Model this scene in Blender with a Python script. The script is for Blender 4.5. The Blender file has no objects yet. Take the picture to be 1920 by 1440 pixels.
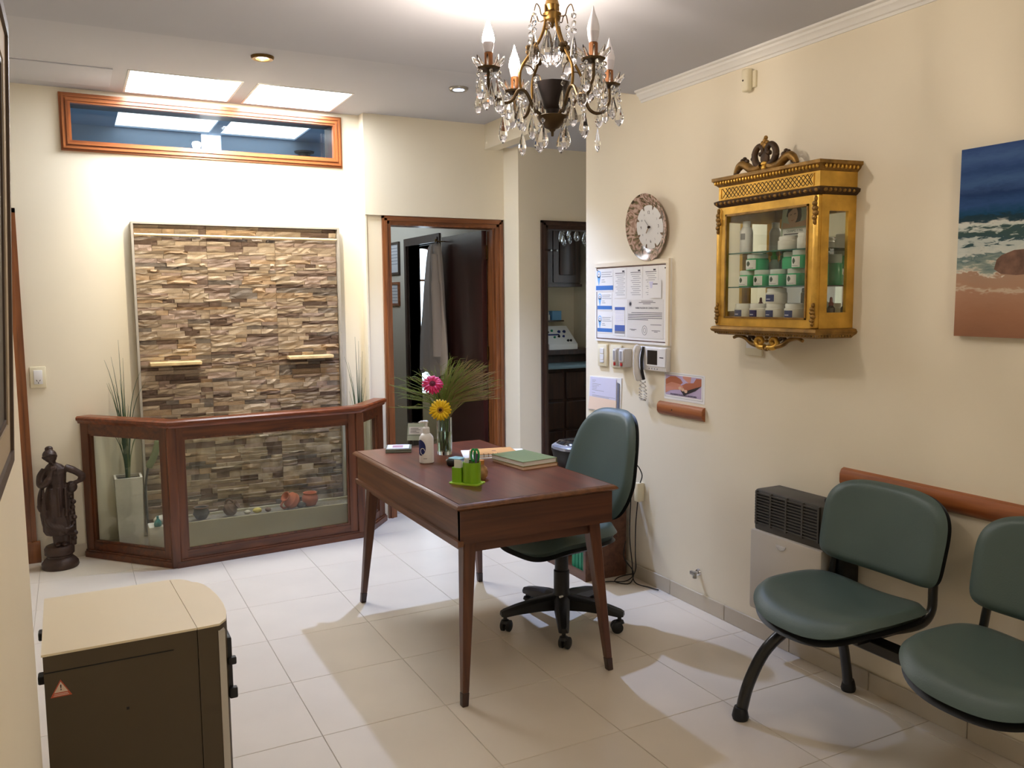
import bpy, bmesh, math, random
from mathutils import Vector, Matrix, noise
R = math.radians
PI = math.pi
random.seed(7)
C = bpy.context.scene.collection
SC = bpy.context.scene

# ------------------------------------------------------------------ camera, world, exposure
cam_d = bpy.data.cameras.new('camera')
cam = bpy.data.objects.new('camera', cam_d)
C.objects.link(cam)
cam_d.sensor_fit = 'HORIZONTAL'
cam_d.sensor_width = 36.0
cam_d.lens = 1579.2 / 1920 * 36.0
cam_d.clip_start = 0.02
YAW, PITCH, ROLL = 0.48038, 0.10191, -0.008587
fwd = Vector((math.sin(YAW) * math.cos(PITCH), math.cos(YAW) * math.cos(PITCH), -math.sin(PITCH)))
rgt = Vector((math.cos(YAW), -math.sin(YAW), 0))
upv = rgt.cross(fwd)
r2 = rgt * math.cos(ROLL) + upv * math.sin(ROLL)
u2 = -rgt * math.sin(ROLL) + upv * math.cos(ROLL)
cm = Matrix.Identity(4)
for i in range(3):
    cm[i][0], cm[i][1], cm[i][2] = r2[i], u2[i], -fwd[i]
cm[2][3] = 1.5
cam.matrix_world = cm
SC.camera = cam
SC.view_settings.view_transform = 'Standard'
SC.view_settings.look = 'None'
SC.view_settings.gamma = 1
SC.view_settings.exposure = 0.3
SC.view_settings.use_curve_mapping = False

W = bpy.data.worlds.new('sky')
SC.world = W
W.use_nodes = True
bg = W.node_tree.nodes['Background']
bg.inputs[0].default_value = (0.70, 0.82, 1.0, 1)
bg.inputs[1].default_value = 2.6

SKYLIGHT_EMIT = 23.0          # daylight diffusers in the ceiling
SPOT_WARM_W, SPOT_COLD_W = 100.0, 165.0
BULB_EMIT = 600.0
FILL_GLOBE_EMIT = 17.0

# ------------------------------------------------------------------ materials
def lin(c):
    return tuple(((v / 255) / 12.92 if v / 255 <= 0.04045 else (((v / 255) + 0.055) / 1.055) ** 2.4) for v in c)

def mat(name, rgb, rough=0.6, metal=0.0, var=0.0, vscale=8.0, bump=0.0, bscale=60.0, spec=0.5, coat=0.0,
        trans=0.0, ior=1.45, emit=None, estr=0.0, rnd=0.0, sheen=0.0, alpha=1.0):
    m = bpy.data.materials.new(name)
    m.use_nodes = True
    nt = m.node_tree
    b = nt.nodes['Principled BSDF']
    col = lin(rgb)
    b.inputs['Base Color'].default_value = (*col, 1)
    b.inputs['Roughness'].default_value = rough
    b.inputs['Metallic'].default_value = metal
    b.inputs['Specular IOR Level'].default_value = spec
    b.inputs['Coat Weight'].default_value = coat
    b.inputs['Coat Roughness'].default_value = 0.15
    b.inputs['Transmission Weight'].default_value = trans
    b.inputs['IOR'].default_value = ior
    b.inputs['Sheen Weight'].default_value = sheen
    if emit:
        b.inputs['Emission Color'].default_value = (*lin(emit), 1)
        b.inputs['Emission Strength'].default_value = estr
    if var or bump or rnd:
        tc = nt.nodes.new('ShaderNodeTexCoord')
    last = None
    if var:
        n = nt.nodes.new('ShaderNodeTexNoise'); n.inputs['Scale'].default_value = vscale; n.inputs['Detail'].default_value = 5
        nt.links.new(tc.outputs['Object'], n.inputs['Vector'])
        r = nt.nodes.new('ShaderNodeMapRange'); r.inputs[1].default_value = 0.3; r.inputs[2].default_value = 0.7
        r.inputs[3].default_value = 1 - var; r.inputs[4].default_value = 1 + var
        nt.links.new(n.outputs['Fac'], r.inputs[0])
        last = r.outputs[0]
    if rnd:
        oi = nt.nodes.new('ShaderNodeObjectInfo')
        r = nt.nodes.new('ShaderNodeMapRange'); r.inputs[3].default_value = 1 - rnd; r.inputs[4].default_value = 1 + rnd
        nt.links.new(oi.outputs['Random'], r.inputs[0])
        if last:
            mu = nt.nodes.new('ShaderNodeMath'); mu.operation = 'MULTIPLY'
            nt.links.new(last, mu.inputs[0]); nt.links.new(r.outputs[0], mu.inputs[1]); last = mu.outputs[0]
        else:
            last = r.outputs[0]
    if last:
        v = nt.nodes.new('ShaderNodeVectorMath'); v.operation = 'SCALE'
        v.inputs[0].default_value = col
        nt.links.new(last, v.inputs['Scale'])
        nt.links.new(v.outputs[0], b.inputs['Base Color'])
    if bump:
        n = nt.nodes.new('ShaderNodeTexNoise'); n.inputs['Scale'].default_value = bscale; n.inputs['Detail'].default_value = 4
        nt.links.new(tc.outputs['Object'], n.inputs['Vector'])
        bp = nt.nodes.new('ShaderNodeBump'); bp.inputs['Strength'].default_value = bump; bp.inputs['Distance'].default_value = 0.004
        nt.links.new(n.outputs['Fac'], bp.inputs['Height'])
        nt.links.new(bp.outputs[0], b.inputs['Normal'])
    return m

def wood(name, dark, light, rough=0.35, axis=2, scale=9.0, coat=0.25, bump=0.15):
    m = bpy.data.materials.new(name); m.use_nodes = True
    nt = m.node_tree; b = nt.nodes['Principled BSDF']
    tc = nt.nodes.new('ShaderNodeTexCoord'); mp = nt.nodes.new('ShaderNodeMapping')
    s = [scale * 4] * 3; s[axis] = scale * 0.22
    mp.inputs['Scale'].default_value = s
    nt.links.new(tc.outputs['Object'], mp.inputs['Vector'])
    n = nt.nodes.new('ShaderNodeTexNoise'); n.inputs['Scale'].default_value = 1.0; n.inputs['Detail'].default_value = 8; n.inputs['Distortion'].default_value = 0.6
    nt.links.new(mp.outputs[0], n.inputs['Vector'])
    r = nt.nodes.new('ShaderNodeValToRGB')
    r.color_ramp.elements[0].position = 0.32; r.color_ramp.elements[0].color = (*lin(dark), 1)
    r.color_ramp.elements[1].position = 0.68; r.color_ramp.elements[1].color = (*lin(light), 1)
    nt.links.new(n.outputs['Fac'], r.inputs[0]); nt.links.new(r.outputs[0], b.inputs['Base Color'])
    b.inputs['Roughness'].default_value = rough
    b.inputs['Coat Weight'].default_value = coat; b.inputs['Coat Roughness'].default_value = 0.2
    bp = nt.nodes.new('ShaderNodeBump'); bp.inputs['Strength'].default_value = bump; bp.inputs['Distance'].default_value = 0.002
    nt.links.new(n.outputs['Fac'], bp.inputs['Height']); nt.links.new(bp.outputs[0], b.inputs['Normal'])
    return m

def pane_mat(name, tint, rough=0.0, haze=0.0):
    """thin sheet of glass: straight-through light plus a fresnel reflection"""
    m = bpy.data.materials.new(name); m.use_nodes = True
    nt = m.node_tree; nt.nodes.remove(nt.nodes['Principled BSDF'])
    t = nt.nodes.new('ShaderNodeBsdfTransparent'); t.inputs[0].default_value = (*lin(tint), 1)
    g = nt.nodes.new('ShaderNodeBsdfGlossy'); g.inputs['Roughness'].default_value = rough
    f = nt.nodes.new('ShaderNodeFresnel'); f.inputs[0].default_value = 1.5
    ge = nt.nodes.new('ShaderNodeNewGeometry')          # same reflectance from either side of the sheet
    io = nt.nodes.new('ShaderNodeMapRange'); io.inputs[3].default_value = 1.5; io.inputs[4].default_value = 1 / 1.5
    nt.links.new(ge.outputs['Backfacing'], io.inputs[0]); nt.links.new(io.outputs[0], f.inputs[0])
    mu = nt.nodes.new('ShaderNodeMath'); mu.operation = 'MULTIPLY'; mu.inputs[1].default_value = 1.0; mu.use_clamp = True
    nt.links.new(f.outputs[0], mu.inputs[0])
    mx = nt.nodes.new('ShaderNodeMixShader')
    nt.links.new(mu.outputs[0], mx.inputs[0]); nt.links.new(t.outputs[0], mx.inputs[1]); nt.links.new(g.outputs[0], mx.inputs[2])
    out = mx.outputs[0]
    if haze:
        d = nt.nodes.new('ShaderNodeBsdfDiffuse'); d.inputs[0].default_value = (0.55, 0.56, 0.5, 1)
        m2 = nt.nodes.new('ShaderNodeMixShader'); m2.inputs[0].default_value = haze
        nt.links.new(out, m2.inputs[1]); nt.links.new(d.outputs[0], m2.inputs[2]); out = m2.outputs[0]
    nt.links.new(out, nt.nodes['Material Output'].inputs[0])
    return m

WALL = mat('wall_paint', (236, 226, 203), 0.85, var=0.02, vscale=1.5, bump=0.05, bscale=180, spec=0.25)
CEIL = mat('ceiling_paint', (190, 190, 194), 0.9, var=0.015, vscale=1.0, spec=0.2)
CEIL_LIT = mat('ceiling_paint_lit', (198, 197, 200), 0.9, var=0.015, vscale=1.0, spec=0.2)  # main ceiling paint lightened to hold light bounced off the back wall
WHITE_TRIM = mat('white_trim', (232, 230, 224), 0.7)
GROUT = mat('floor_grout', (196, 184, 166), 0.8, var=0.05)
TILE = mat('floor_tile', (226, 215, 198), 0.28, var=0.035, vscale=3.5, bump=0.04, bscale=40, rnd=0.018, spec=0.45)
BTILE = mat('skirting_tile', (196, 186, 168), 0.4, var=0.05, vscale=6, rnd=0.04)
CASING = wood('casing_wood', (96, 50, 22), (150, 90, 46), axis=2)
CASING_X = wood('casing_wood_across', (96, 50, 22), (150, 90, 46), axis=0)
TRANSOM = wood('transom_wood_across', (128, 68, 32), (176, 104, 54), axis=0)
TRANSOM_Z = wood('transom_wood_upright', (128, 68, 32), (176, 104, 54), axis=2)
FENCE = wood('fence_wood', (70, 34, 14), (112, 60, 28), axis=2, rough=0.4)
FENCE_X = wood('fence_wood_across', (70, 34, 14), (112, 60, 28), axis=0, rough=0.4)
FENCE_TOP = wood('fence_rail_wood', (88, 40, 16), (132, 66, 30), axis=0, rough=0.35, coat=0.2)
DESK_TOP = wood('desk_top_wood', (82, 38, 20), (116, 58, 32), axis=1, rough=0.32, coat=0.2, scale=6)
DESK = wood('desk_wood', (90, 52, 26), (122, 76, 42), axis=1, rough=0.45)
DESK_X = wood('desk_wood_across_shaded', (68, 36, 20), (96, 54, 32), axis=0, rough=0.45)  # desk wood darkened on ends and cross rails to stand for shade
DESK_LEG = wood('desk_leg_wood_shaded', (72, 38, 22), (104, 60, 36), axis=2, rough=0.45)  # legs darkened too, shade put into the colour against the fill globe
RAILW = wood('rail_wood', (130, 70, 32), (172, 102, 54), axis=1, rough=0.4)
DARKW = wood('dark_wood', (44, 26, 20), (66, 40, 30), axis=2, rough=0.45)
DOORW = wood('dark_door_wood', (52, 26, 24), (72, 38, 34), axis=2, rough=0.25, coat=0.3)
TABLEW = wood('side_table_wood', (76, 46, 32), (108, 70, 50), axis=1, rough=0.5)
TEAL = mat('green_vinyl', (76, 92, 87), 0.42, var=0.05, vscale=5, bump=0.12, bscale=220)
BLACKP = mat('black_plastic', (22, 22, 23), 0.45, bump=0.06, bscale=300)
BLACKM = mat('black_metal', (20, 20, 21), 0.3, coat=0.3)
DGREY = mat('dark_grey_plastic', (72, 69, 64), 0.5)
CHROME = mat('chrome', (210, 210, 212), 0.18, 1.0)
STEEL = mat('steel', (170, 168, 162), 0.35, 1.0)
BRASS = mat('aged_brass', (120, 92, 50), 0.4, 1.0, var=0.25, vscale=30)
BRONZE = mat('dark_bronze', (88, 72, 52), 0.42, 1.0, var=0.2, vscale=25)
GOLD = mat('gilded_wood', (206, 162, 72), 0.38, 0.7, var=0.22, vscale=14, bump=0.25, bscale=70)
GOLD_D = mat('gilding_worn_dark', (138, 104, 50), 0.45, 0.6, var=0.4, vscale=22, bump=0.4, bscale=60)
GOLD_X = mat('gilding_dark_brown', (66, 46, 24), 0.55, 0.3, var=0.4, vscale=25, bump=0.3, bscale=60)  # dark brown carving of crest, lattice and lower cornice
MIRROR = mat('mirror_glass', (240, 240, 236), 0.02, 1.0)
GLASS = pane_mat('clear_pane', (250, 252, 249))
FGLASS = pane_mat('fence_pane', (246, 248, 243), haze=0.012)
SHELFG = pane_mat('glass_shelf', (150, 190, 176))
SHELFE = mat('glass_shelf_edge', (60, 104, 92), 0.15, spec=0.8)
CRYSTAL = mat('cut_crystal', (250, 250, 252), 0.0, trans=1.0, ior=1.52)
VASEG = mat('vase_glass', (236, 244, 240), 0.0, trans=1.0, ior=1.45)
WATER = mat('vase_water', (196, 206, 180), 0.0, trans=1.0, ior=1.33)
OPAL = mat('opal_bulb', (232, 228, 232), 0.35, spec=0.6)
LITBULB = mat('lit_bulb', (255, 255, 255), 0.4, emit=(255, 240, 226), estr=BULB_EMIT)
CANDLE = mat('candle_sleeve', (150, 96, 54), 0.35, 0.4, var=0.2, vscale=40)
IVORY = mat('ivory_plastic', (226, 216, 186), 0.45)
WHITEP = mat('white_plastic', (228, 226, 224), 0.4)
GREYW = mat('warm_grey_plastic', (196, 190, 180), 0.45)
PAPER = mat('paper_white', (236, 234, 230), 0.8)
PAPER_L = mat('paper_lilac', (214, 212, 232), 0.8)
PAPER_P = mat('paper_peach', (240, 214, 190), 0.8)
INK = mat('print_ink', (70, 68, 72), 0.8)
INK_L = mat('print_ink_pale', (150, 148, 150), 0.8)
BLUE = mat('print_blue', (64, 118, 190), 0.7)
BLUE_D = mat('print_navy', (34, 44, 104), 0.6)
BLUE_M = mat('print_mid_blue', (78, 104, 172), 0.7)
LBLUE = mat('print_light_blue', (120, 178, 228), 0.7)
BORDER = mat('board_border_brown', (92, 62, 58), 0.6)
REDP = mat('red_plastic', (170, 40, 36), 0.4)
SCREEN = mat('dark_screen', (32, 30, 30), 0.15, spec=0.7)
BEIGE_DEV = mat('device_beige', (238, 222, 190), 0.42, var=0.02, vscale=3)
DEV_SHADED = mat('device_side_shaded', (82, 70, 52), 0.55)  # device beige darkened on the sides, their shade put into the colour
LIME = mat('lime_plastic', (134, 186, 34), 0.35)
LIME_L = mat('lime_plastic_base', (166, 204, 62), 0.35)
GREENB = mat('green_book_cloth', (124, 138, 82), 0.6, bump=0.1, bscale=300)
ORANGEB = mat('kraft_cover', (206, 152, 84), 0.7)
BROWNB = mat('brown_cover', (150, 104, 70), 0.7)
GREENPEN = mat('green_pen', (44, 160, 84), 0.35)
DGREENPEN = mat('dark_green_pen', (18, 50, 38), 0.35)
PURPLEPEN = mat('purple_grey_pen', (96, 84, 112), 0.35)
REDPEN = mat('maroon_pen', (110, 30, 40), 0.35)
PINK = mat('gerbera_pink', (206, 36, 100), 0.55)
PINK_D = mat('gerbera_heart', (96, 20, 46), 0.8)
YELLOW = mat('gerbera_yellow', (236, 196, 20), 0.55)
YELLOW_D = mat('gerbera_ring', (170, 124, 30), 0.8)
BROWN_D = mat('flower_heart_brown', (52, 34, 22), 0.9)
STEM = mat('flower_stem', (84, 112, 52), 0.6)
FOLI = mat('feathery_green', (124, 142, 66), 0.7, rnd=0.1)
FOLI_B = mat('feathery_olive', (144, 124, 86), 0.8)
BLADE = mat('grass_blade', (54, 78, 56), 0.6)
BLADE_L = mat('grass_blade_pale', (112, 122, 82), 0.7)
CEMENT = mat('cement_pot', (206, 198, 182), 0.85, var=0.16, vscale=5, bump=0.3, bscale=30)
TROUGH = mat('cement_trough', (166, 156, 126), 0.85, var=0.08, vscale=5, bump=0.2, bscale=40)
STATUE = mat('statue_brown', (60, 42, 34), 0.5, 0.15, var=0.3, vscale=18, bump=0.35, bscale=60, coat=0.15)
TERRA = mat('terracotta', (176, 98, 66), 0.8, var=0.12, vscale=12)
DARKPOT = mat('blackened_clay', (62, 60, 56), 0.8, var=0.2, vscale=14)
BROWNPOT = mat('brown_clay', (104, 78, 60), 0.8, var=0.15, vscale=14)
TEALG = mat('teal_ceramic', (58, 132, 128), 0.3)
PEBBLE = mat('pale_pebble', (190, 180, 160), 0.8, var=0.1)
ROBE = mat('robe_cloth', (206, 196, 186), 0.9, sheen=0.2, bump=0.2, bscale=90)
PATIO = mat('patio_wall', (150, 172, 196), 0.9)
COUNTER = mat('counter_top', (120, 142, 150), 0.35)
JARG = mat('green_gel', (70, 186, 130), 0.2, spec=0.6)
JARW = mat('jar_white', (242, 238, 230), 0.35)
LIDF = mat('frosted_lid', (206, 214, 204), 0.4)
LEAFP = mat('leaf_emblem', (66, 84, 66), 0.8)
PUMPG = mat('pump_green', (96, 176, 70), 0.35)
AMBER = mat('dark_dropper_glass', (44, 32, 30), 0.15)
REDRUB = mat('dropper_bulb', (120, 44, 40), 0.5)
SKIN = mat('print_skin', (214, 176, 146), 0.7)
SKIN_D = mat('print_skin_deep', (176, 104, 74), 0.7)
SKIN_P = mat('print_skin_pink', (206, 142, 120), 0.7)
HAIR = mat('print_hair', (48, 40, 40), 0.7)
LILAC = mat('print_lilac', (186, 168, 196), 0.7)
SAGE = mat('print_sage', (190, 200, 178), 0.7)
FOLDER = mat('green_folder', (20, 128, 92), 0.5)
CARDC = mat('cd_case', (126, 134, 122), 0.2, spec=0.6)
CORK = mat('cork', (196, 134, 70), 0.9, bump=0.3, bscale=120)
CORDM = mat('phone_cord', (206, 200, 190), 0.5)
CABLE = mat('black_cable', (24, 23, 24), 0.5)
WARN_R = mat('warning_red', (196, 92, 66), 0.6)
WARN_W = mat('warning_white', (226, 202, 182), 0.6)
FRAME_D = mat('dark_frame', (84, 68, 56), 0.45)
MATB = mat('frame_beige', (176, 158, 130), 0.6)
PIC_D = mat('dim_print', (84, 78, 66), 0.5, var=0.4, vscale=4)
CURTAIN = mat('white_door', (220, 222, 226), 0.6)
PIPE = mat('water_pipe_pale', (226, 206, 160), 0.35)
STONES = [mat('split_stone_%s' % n, c, 0.85, var=0.22, vscale=22, bump=0.6, bscale=45, rnd=0.12) for n, c in
          (('sand', (196, 176, 150)), ('buff', (176, 156, 132)), ('rose', (170, 148, 132)), ('ochre', (180, 152, 120)),
           ('grey', (130, 118, 106)), ('brown', (112, 92, 78)))]
SLATEBACK = mat('stone_backing', (96, 78, 62), 0.9)

# ------------------------------------------------------------------ mesh helpers
class G:
    def __init__(s):
        s.bm = bmesh.new()
    def add(s, bm2, M=None):
        me = bpy.data.meshes.new('tmp')
        bm2.to_mesh(me); bm2.free()
        if M: me.transform(M)
        s.bm.from_mesh(me); bpy.data.meshes.remove(me)
        return s
    def box(s, x0, x1, y0, y1, z0, z1, M=None):
        vs = [Vector((x, y, z)) for x in (x0, x1) for y in (y0, y1) for z in (z0, z1)]
        if M: vs = [M @ v for v in vs]
        v = [s.bm.verts.new(p) for p in vs]
        for f in ((0, 1, 3, 2), (4, 6, 7, 5), (0, 4, 5, 1), (2, 3, 7, 6), (0, 2, 6, 4), (1, 5, 7, 3)):
            s.bm.faces.new([v[i] for i in f])
        return s
    def rbox(s, x0, x1, y0, y1, z0, z1, r=0.01, seg=2, M=None):
        b = bmesh.new(); bmesh.ops.create_cube(b, size=1)
        bmesh.ops.scale(b, vec=(x1 - x0, y1 - y0, z1 - z0), verts=b.verts)
        bmesh.ops.translate(b, vec=((x0 + x1) / 2, (y0 + y1) / 2, (z0 + z1) / 2), verts=b.verts)
        bmesh.ops.bevel(b, geom=list(b.edges), offset=r, segments=seg, profile=0.5, affect='EDGES')
        return s.add(b, M)
    def lathe(s, prof, c=(0, 0, 0), n=24, M=None, wob=None):
        c = Vector(c); rings = []
        for r, z in prof:
            ring = []
            for k in range(n):
                a = 2 * PI * k / n
                rr = r * (wob(a, z) if wob else 1)
                p = c + Vector((rr * math.cos(a), rr * math.sin(a), z))
                ring.append(s.bm.verts.new(M @ p if M else p))
            rings.append(ring)
        for a, b in zip(rings, rings[1:]):
            for k in range(n):
                s.bm.faces.new((a[k], a[(k + 1) % n], b[(k + 1) % n], b[k]))
        if prof[0] == prof[-1]: return s
        if prof[0][0] > 1e-5: s.bm.faces.new(list(reversed(rings[0])))
        if prof[-1][0] > 1e-5: s.bm.faces.new(rings[-1])
        return s
    def tube(s, pts, r, n=8, closed=False, M=None, flat=1.0):
        pts = [Vector(p) for p in pts]; m = len(pts)
        rs = r if isinstance(r, (list, tuple)) else [r] * m
        t0 = (pts[1] - pts[0]).normalized()
        ref = Vector((0, 0, 1)) if abs(t0.z) < 0.9 else Vector((1, 0, 0))
        nrm = (ref - t0 * ref.dot(t0)).normalized(); rings = []
        for i, p in enumerate(pts):
            if closed: t = (pts[(i + 1) % m] - pts[i - 1]).normalized()
            else: t = (pts[min(i + 1, m - 1)] - pts[max(i - 1, 0)]).normalized()
            nrm = nrm - t * nrm.dot(t)
            nrm = nrm.normalized() if nrm.length > 1e-6 else t.orthogonal().normalized()
            bn = t.cross(nrm); ring = []
            for k in range(n):
                a = 2 * PI * k / n
                q = p + (nrm * math.cos(a) + bn * math.sin(a) * flat) * max(rs[i], 1e-5)
                ring.append(s.bm.verts.new(M @ q if M else q))
            rings.append(ring)
        pr = list(zip(rings, rings[1:])) + ([(rings[-1], rings[0])] if closed else [])
        for a, b in pr:
            for k in range(n):
                s.bm.faces.new((a[k], a[(k + 1) % n], b[(k + 1) % n], b[k]))
        if not closed:
            s.bm.faces.new(list(reversed(rings[0]))); s.bm.faces.new(rings[-1])
        return s
    def prism(s, poly, M, d):
        """poly in local xy, extruded from z=0 to z=d, placed by M"""
        a = [s.bm.verts.new(M @ Vector((x, y, 0))) for x, y in poly]
        b = [s.bm.verts.new(M @ Vector((x, y, d))) for x, y in poly]
        n = len(poly)
        s.bm.faces.new(list(reversed(a))); s.bm.faces.new(b)
        for k in range(n): s.bm.faces.new((a[k], a[(k + 1) % n], b[(k + 1) % n], b[k]))
        return s
    def ell(s, c, rx, ry, rz, M=None, u=16, v=10):
        b = bmesh.new(); bmesh.ops.create_uvsphere(b, u_segments=u, v_segments=v, radius=1)
        bmesh.ops.scale(b, vec=(rx, ry, rz), verts=b.verts)
        T = Matrix.Translation(Vector(c))
        return s.add(b, (T @ M) if M else T)
    def grid(s, fn, nu, nv, cu=False):
        V = [[s.bm.verts.new(fn(i / nu, j / nv)) for j in range(nv + 1)] for i in range(nu if cu else nu + 1)]
        m = len(V)
        for i in range(nu):
            for j in range(nv):
                s.bm.faces.new((V[i][j], V[(i + 1) % m][j], V[(i + 1) % m][j + 1], V[i][j + 1]))
        return V
    def slab(s, top, bot, nu, nv):
        """closed slab between two surfaces sampled on the same uv grid"""
        A = s.grid(top, nu, nv); B = s.grid(bot, nu, nv)
        def rim(P, Q):
            for a, b, c, d in zip(P, P[1:], Q, Q[1:]): s.bm.faces.new((a, b, d, c))
        rim(A[0], B[0]); rim(A[-1], B[-1]); rim([r[0] for r in A], [r[0] for r in B]); rim([r[-1] for r in A], [r[-1] for r in B])
        return s

def root_matrix(o):
    while o.parent: o = o.parent
    return o.matrix_basis

def obj(name, g, m, parent=None, ang=38, kind=None, world=True):
    bm = g.bm
    bmesh.ops.recalc_face_normals(bm, faces=bm.faces)
    me = bpy.data.meshes.new(name)
    bm.to_mesh(me); bm.free()
    if parent and world: me.transform(root_matrix(parent).inverted())
    me.materials.append(m)
    me.polygons.foreach_set('use_smooth', [True] * len(me.polygons))
    me.set_sharp_from_angle(angle=R(ang))
    o = bpy.data.objects.new(name, me); C.objects.link(o)
    if parent: o.parent = parent
    if kind: o['kind'] = kind
    return o

def inst(name, me, parent, M):
    """another piece sharing mesh data; M in world space"""
    o = bpy.data.objects.new(name, me); C.objects.link(o); o.parent = parent
    o.matrix_basis = root_matrix(parent).inverted() @ M
    return o

def tag(o, label, cat, group=None):
    o['label'] = label; o['category'] = cat
    if group: o['group'] = group
    return o

def thing(name, label, cat, loc=(0, 0, 0), rz=0.0, group=None):
    o = bpy.data.objects.new(name, None); C.objects.link(o)
    o.matrix_basis = Matrix.Translation(Vector(loc)) @ Matrix.Rotation(rz, 4, 'Z')
    o.empty_display_size = 0.05
    return tag(o, label, cat, group)

def struct(name, g, m, parent=None, ang=38):
    o = obj(name, g, m, parent, ang)
    if not parent: o['kind'] = 'structure'
    return o

def catmull(pts, n=6):
    pts = [Vector(p) for p in pts]; P = [pts[0]] + pts + [pts[-1]]; out = []
    for i in range(1, len(P) - 2):
        a, b, c, d = P[i - 1], P[i], P[i + 1], P[i + 2]
        for k in range(n):
            t = k / n
            out.append(0.5 * ((2 * b) + (c - a) * t + (2 * a - 5 * b + 4 * c - d) * t * t + (3 * b - a - 3 * c + d) * t ** 3))
    return out + [pts[-1]]

def circ(r, n=24, cx=0, cy=0, ry=None):
    return [(cx + r * math.cos(2 * PI * k / n), cy + (ry or r) * math.sin(2 * PI * k / n)) for k in range(n)]

def WRm(y, z, d=0.0):
    """local x = right as seen from the room (-Y), y = up, z = out of the right wall"""
    return Matrix(((0, 0, -1, 2.62 - d), (-1, 0, 0, y), (0, 1, 0, z), (0, 0, 0, 1)))

def text(s, size, M, m, parent, align='CENTER', name='lettering', bold=False):
    cu = bpy.data.curves.new('t', 'FONT'); cu.body = s; cu.size = size; cu.align_x = align; cu.align_y = 'CENTER'
    cu.extrude = 0.0002
    if bold: cu.offset = size * 0.02
    o = bpy.data.objects.new('t', cu); C.objects.link(o)
    dg = bpy.context.evaluated_depsgraph_get()
    me = bpy.data.meshes.new_from_object(o.evaluated_get(dg))
    bpy.data.objects.remove(o); bpy.data.curves.remove(cu)
    me.name = name; me.transform(root_matrix(parent).inverted() @ M)
    me.materials.clear(); me.materials.append(m)
    o = bpy.data.objects.new(name, me); C.objects.link(o); o.parent = parent
    return o

def flat(poly, M, m, parent, name='print', t=0.0004):
    return obj(name, G().prism(poly, M, t), m, parent)

def rect(x0, x1, y0, y1): return [(x0, y0), (x1, y0), (x1, y1), (x0, y1)]

def lines(rows, M, m, parent, t=0.0003, h=0.002, name='print'):
    g = G()
    for x0, x1, y in rows: g.prism(rect(x0, x1, y - h / 2, y + h / 2), M, t)
    return obj(name, g, m, parent)

# ================================================================== SETTING
XR, YB, ZC, ZH = 2.62, 5.5, 2.53, 2.70       # right wall, back wall, main ceiling, hall ceiling
YD = 5.41                                     # face of the wall with the coat-room door

fl = struct('floor', G().box(-1.7, 4.8, -1.6, 9.0, -0.12, -0.003), GROUT)
P = 0.4615
tile_meshes = {}
def tile_at(x0, x1, y0, y1):
    k = (round(x1 - x0, 3), round(y1 - y0, 3))
    if k not in tile_meshes:
        b = bmesh.new(); bmesh.ops.create_cube(b, size=1)
        bmesh.ops.scale(b, vec=(k[0] - 0.0028, k[1] - 0.0028, 0.012), verts=b.verts)
        top = [e for e in b.edges if all(v.co.z > 0 for v in e.verts)]
        bmesh.ops.bevel(b, geom=top, offset=0.0012, segments=1, affect='EDGES')
        me = bpy.data.meshes.new('tile'); b.to_mesh(me); b.free(); me.materials.append(TILE)
        tile_meshes[k] = me
    inst('tile', tile_meshes[k], fl, Matrix.Translation(((x0 + x1) / 2, (y0 + y1) / 2, -0.006)))
xs = [0.692 + P * i for i in range(-4, 8)]; ys = [2.304 + P * j for j in range(-5, 8)]
for x in xs:
    for y in ys:
        x0, x1, y0, y1 = max(x, -0.9), min(x + P, 4.0), y, min(y + P, YB)
        if y1 <= 4.06 or y0 < 4.06: 
            if y1 <= 4.1: x1 = min(x1, XR)
        if y1 - y0 < 0.03 or x1 - x0 < 0.03: continue
        if y1 < 2.2: x0 = max(x0, -0.12)
        if x1 - x0 < 0.03: continue
        if y0 > 5.1 and x0 > 2.7: continue
        if x0 >= XR + 0.15 and y0 < 4.1: continue
        tile_at(x0, x1, y0, y1)

# right wall, header over the corridor mouth, corridor walls
struct('wall_right', G().box(XR, 2.80, -1.6, 4.1, -0.1, 2.8), WALL)
struct('wall_header', G().box(XR, 2.72, 4.1, YD, ZC, 2.8), WALL)
struct('wall_corridor', G().box(2.80, 4.7, 3.95, 4.1, -0.1, 2.8).box(4.6, 4.7, 4.1, 5.29, -0.1, 2.8), WALL)
YG = 5.19
struct('wall_corridor_back', G().box(2.766, 2.985, YG, YG + 0.10, -0.1, 2.8).box(3.75, 4.6, YG, YG + 0.10, -0.1, 2.8)
       .box(2.985, 3.75, YG, YG + 0.10, 1.985, 2.8).box(2.766, 2.80, YG + 0.10, YD + 0.14, -0.1, 2.8), WALL)
# wall with the coat-room door (face slightly deeper below the lintel)
struct('wall_lintel', G().box(1.745, 2.766, YD, YD + 0.14, 2.052, 2.8), WALL)
struct('wall_door', G().box(1.757, 1.912, YD + 0.022, YD + 0.14, -0.1, 2.052).box(2.712, 2.766, YD + 0.022, YD + 0.14, -0.1, 2.052)
       .box(1.745, 1.757, YD + 0.01, YD + 0.14, -0.1, 2.052).box(1.745, 1.90, YD + 0.14, 5.7, -0.1, 2.8)
       .box(1.912, 2.712, YD + 0.022, YD + 0.14, 2.004, 2.052), WALL)
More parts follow.
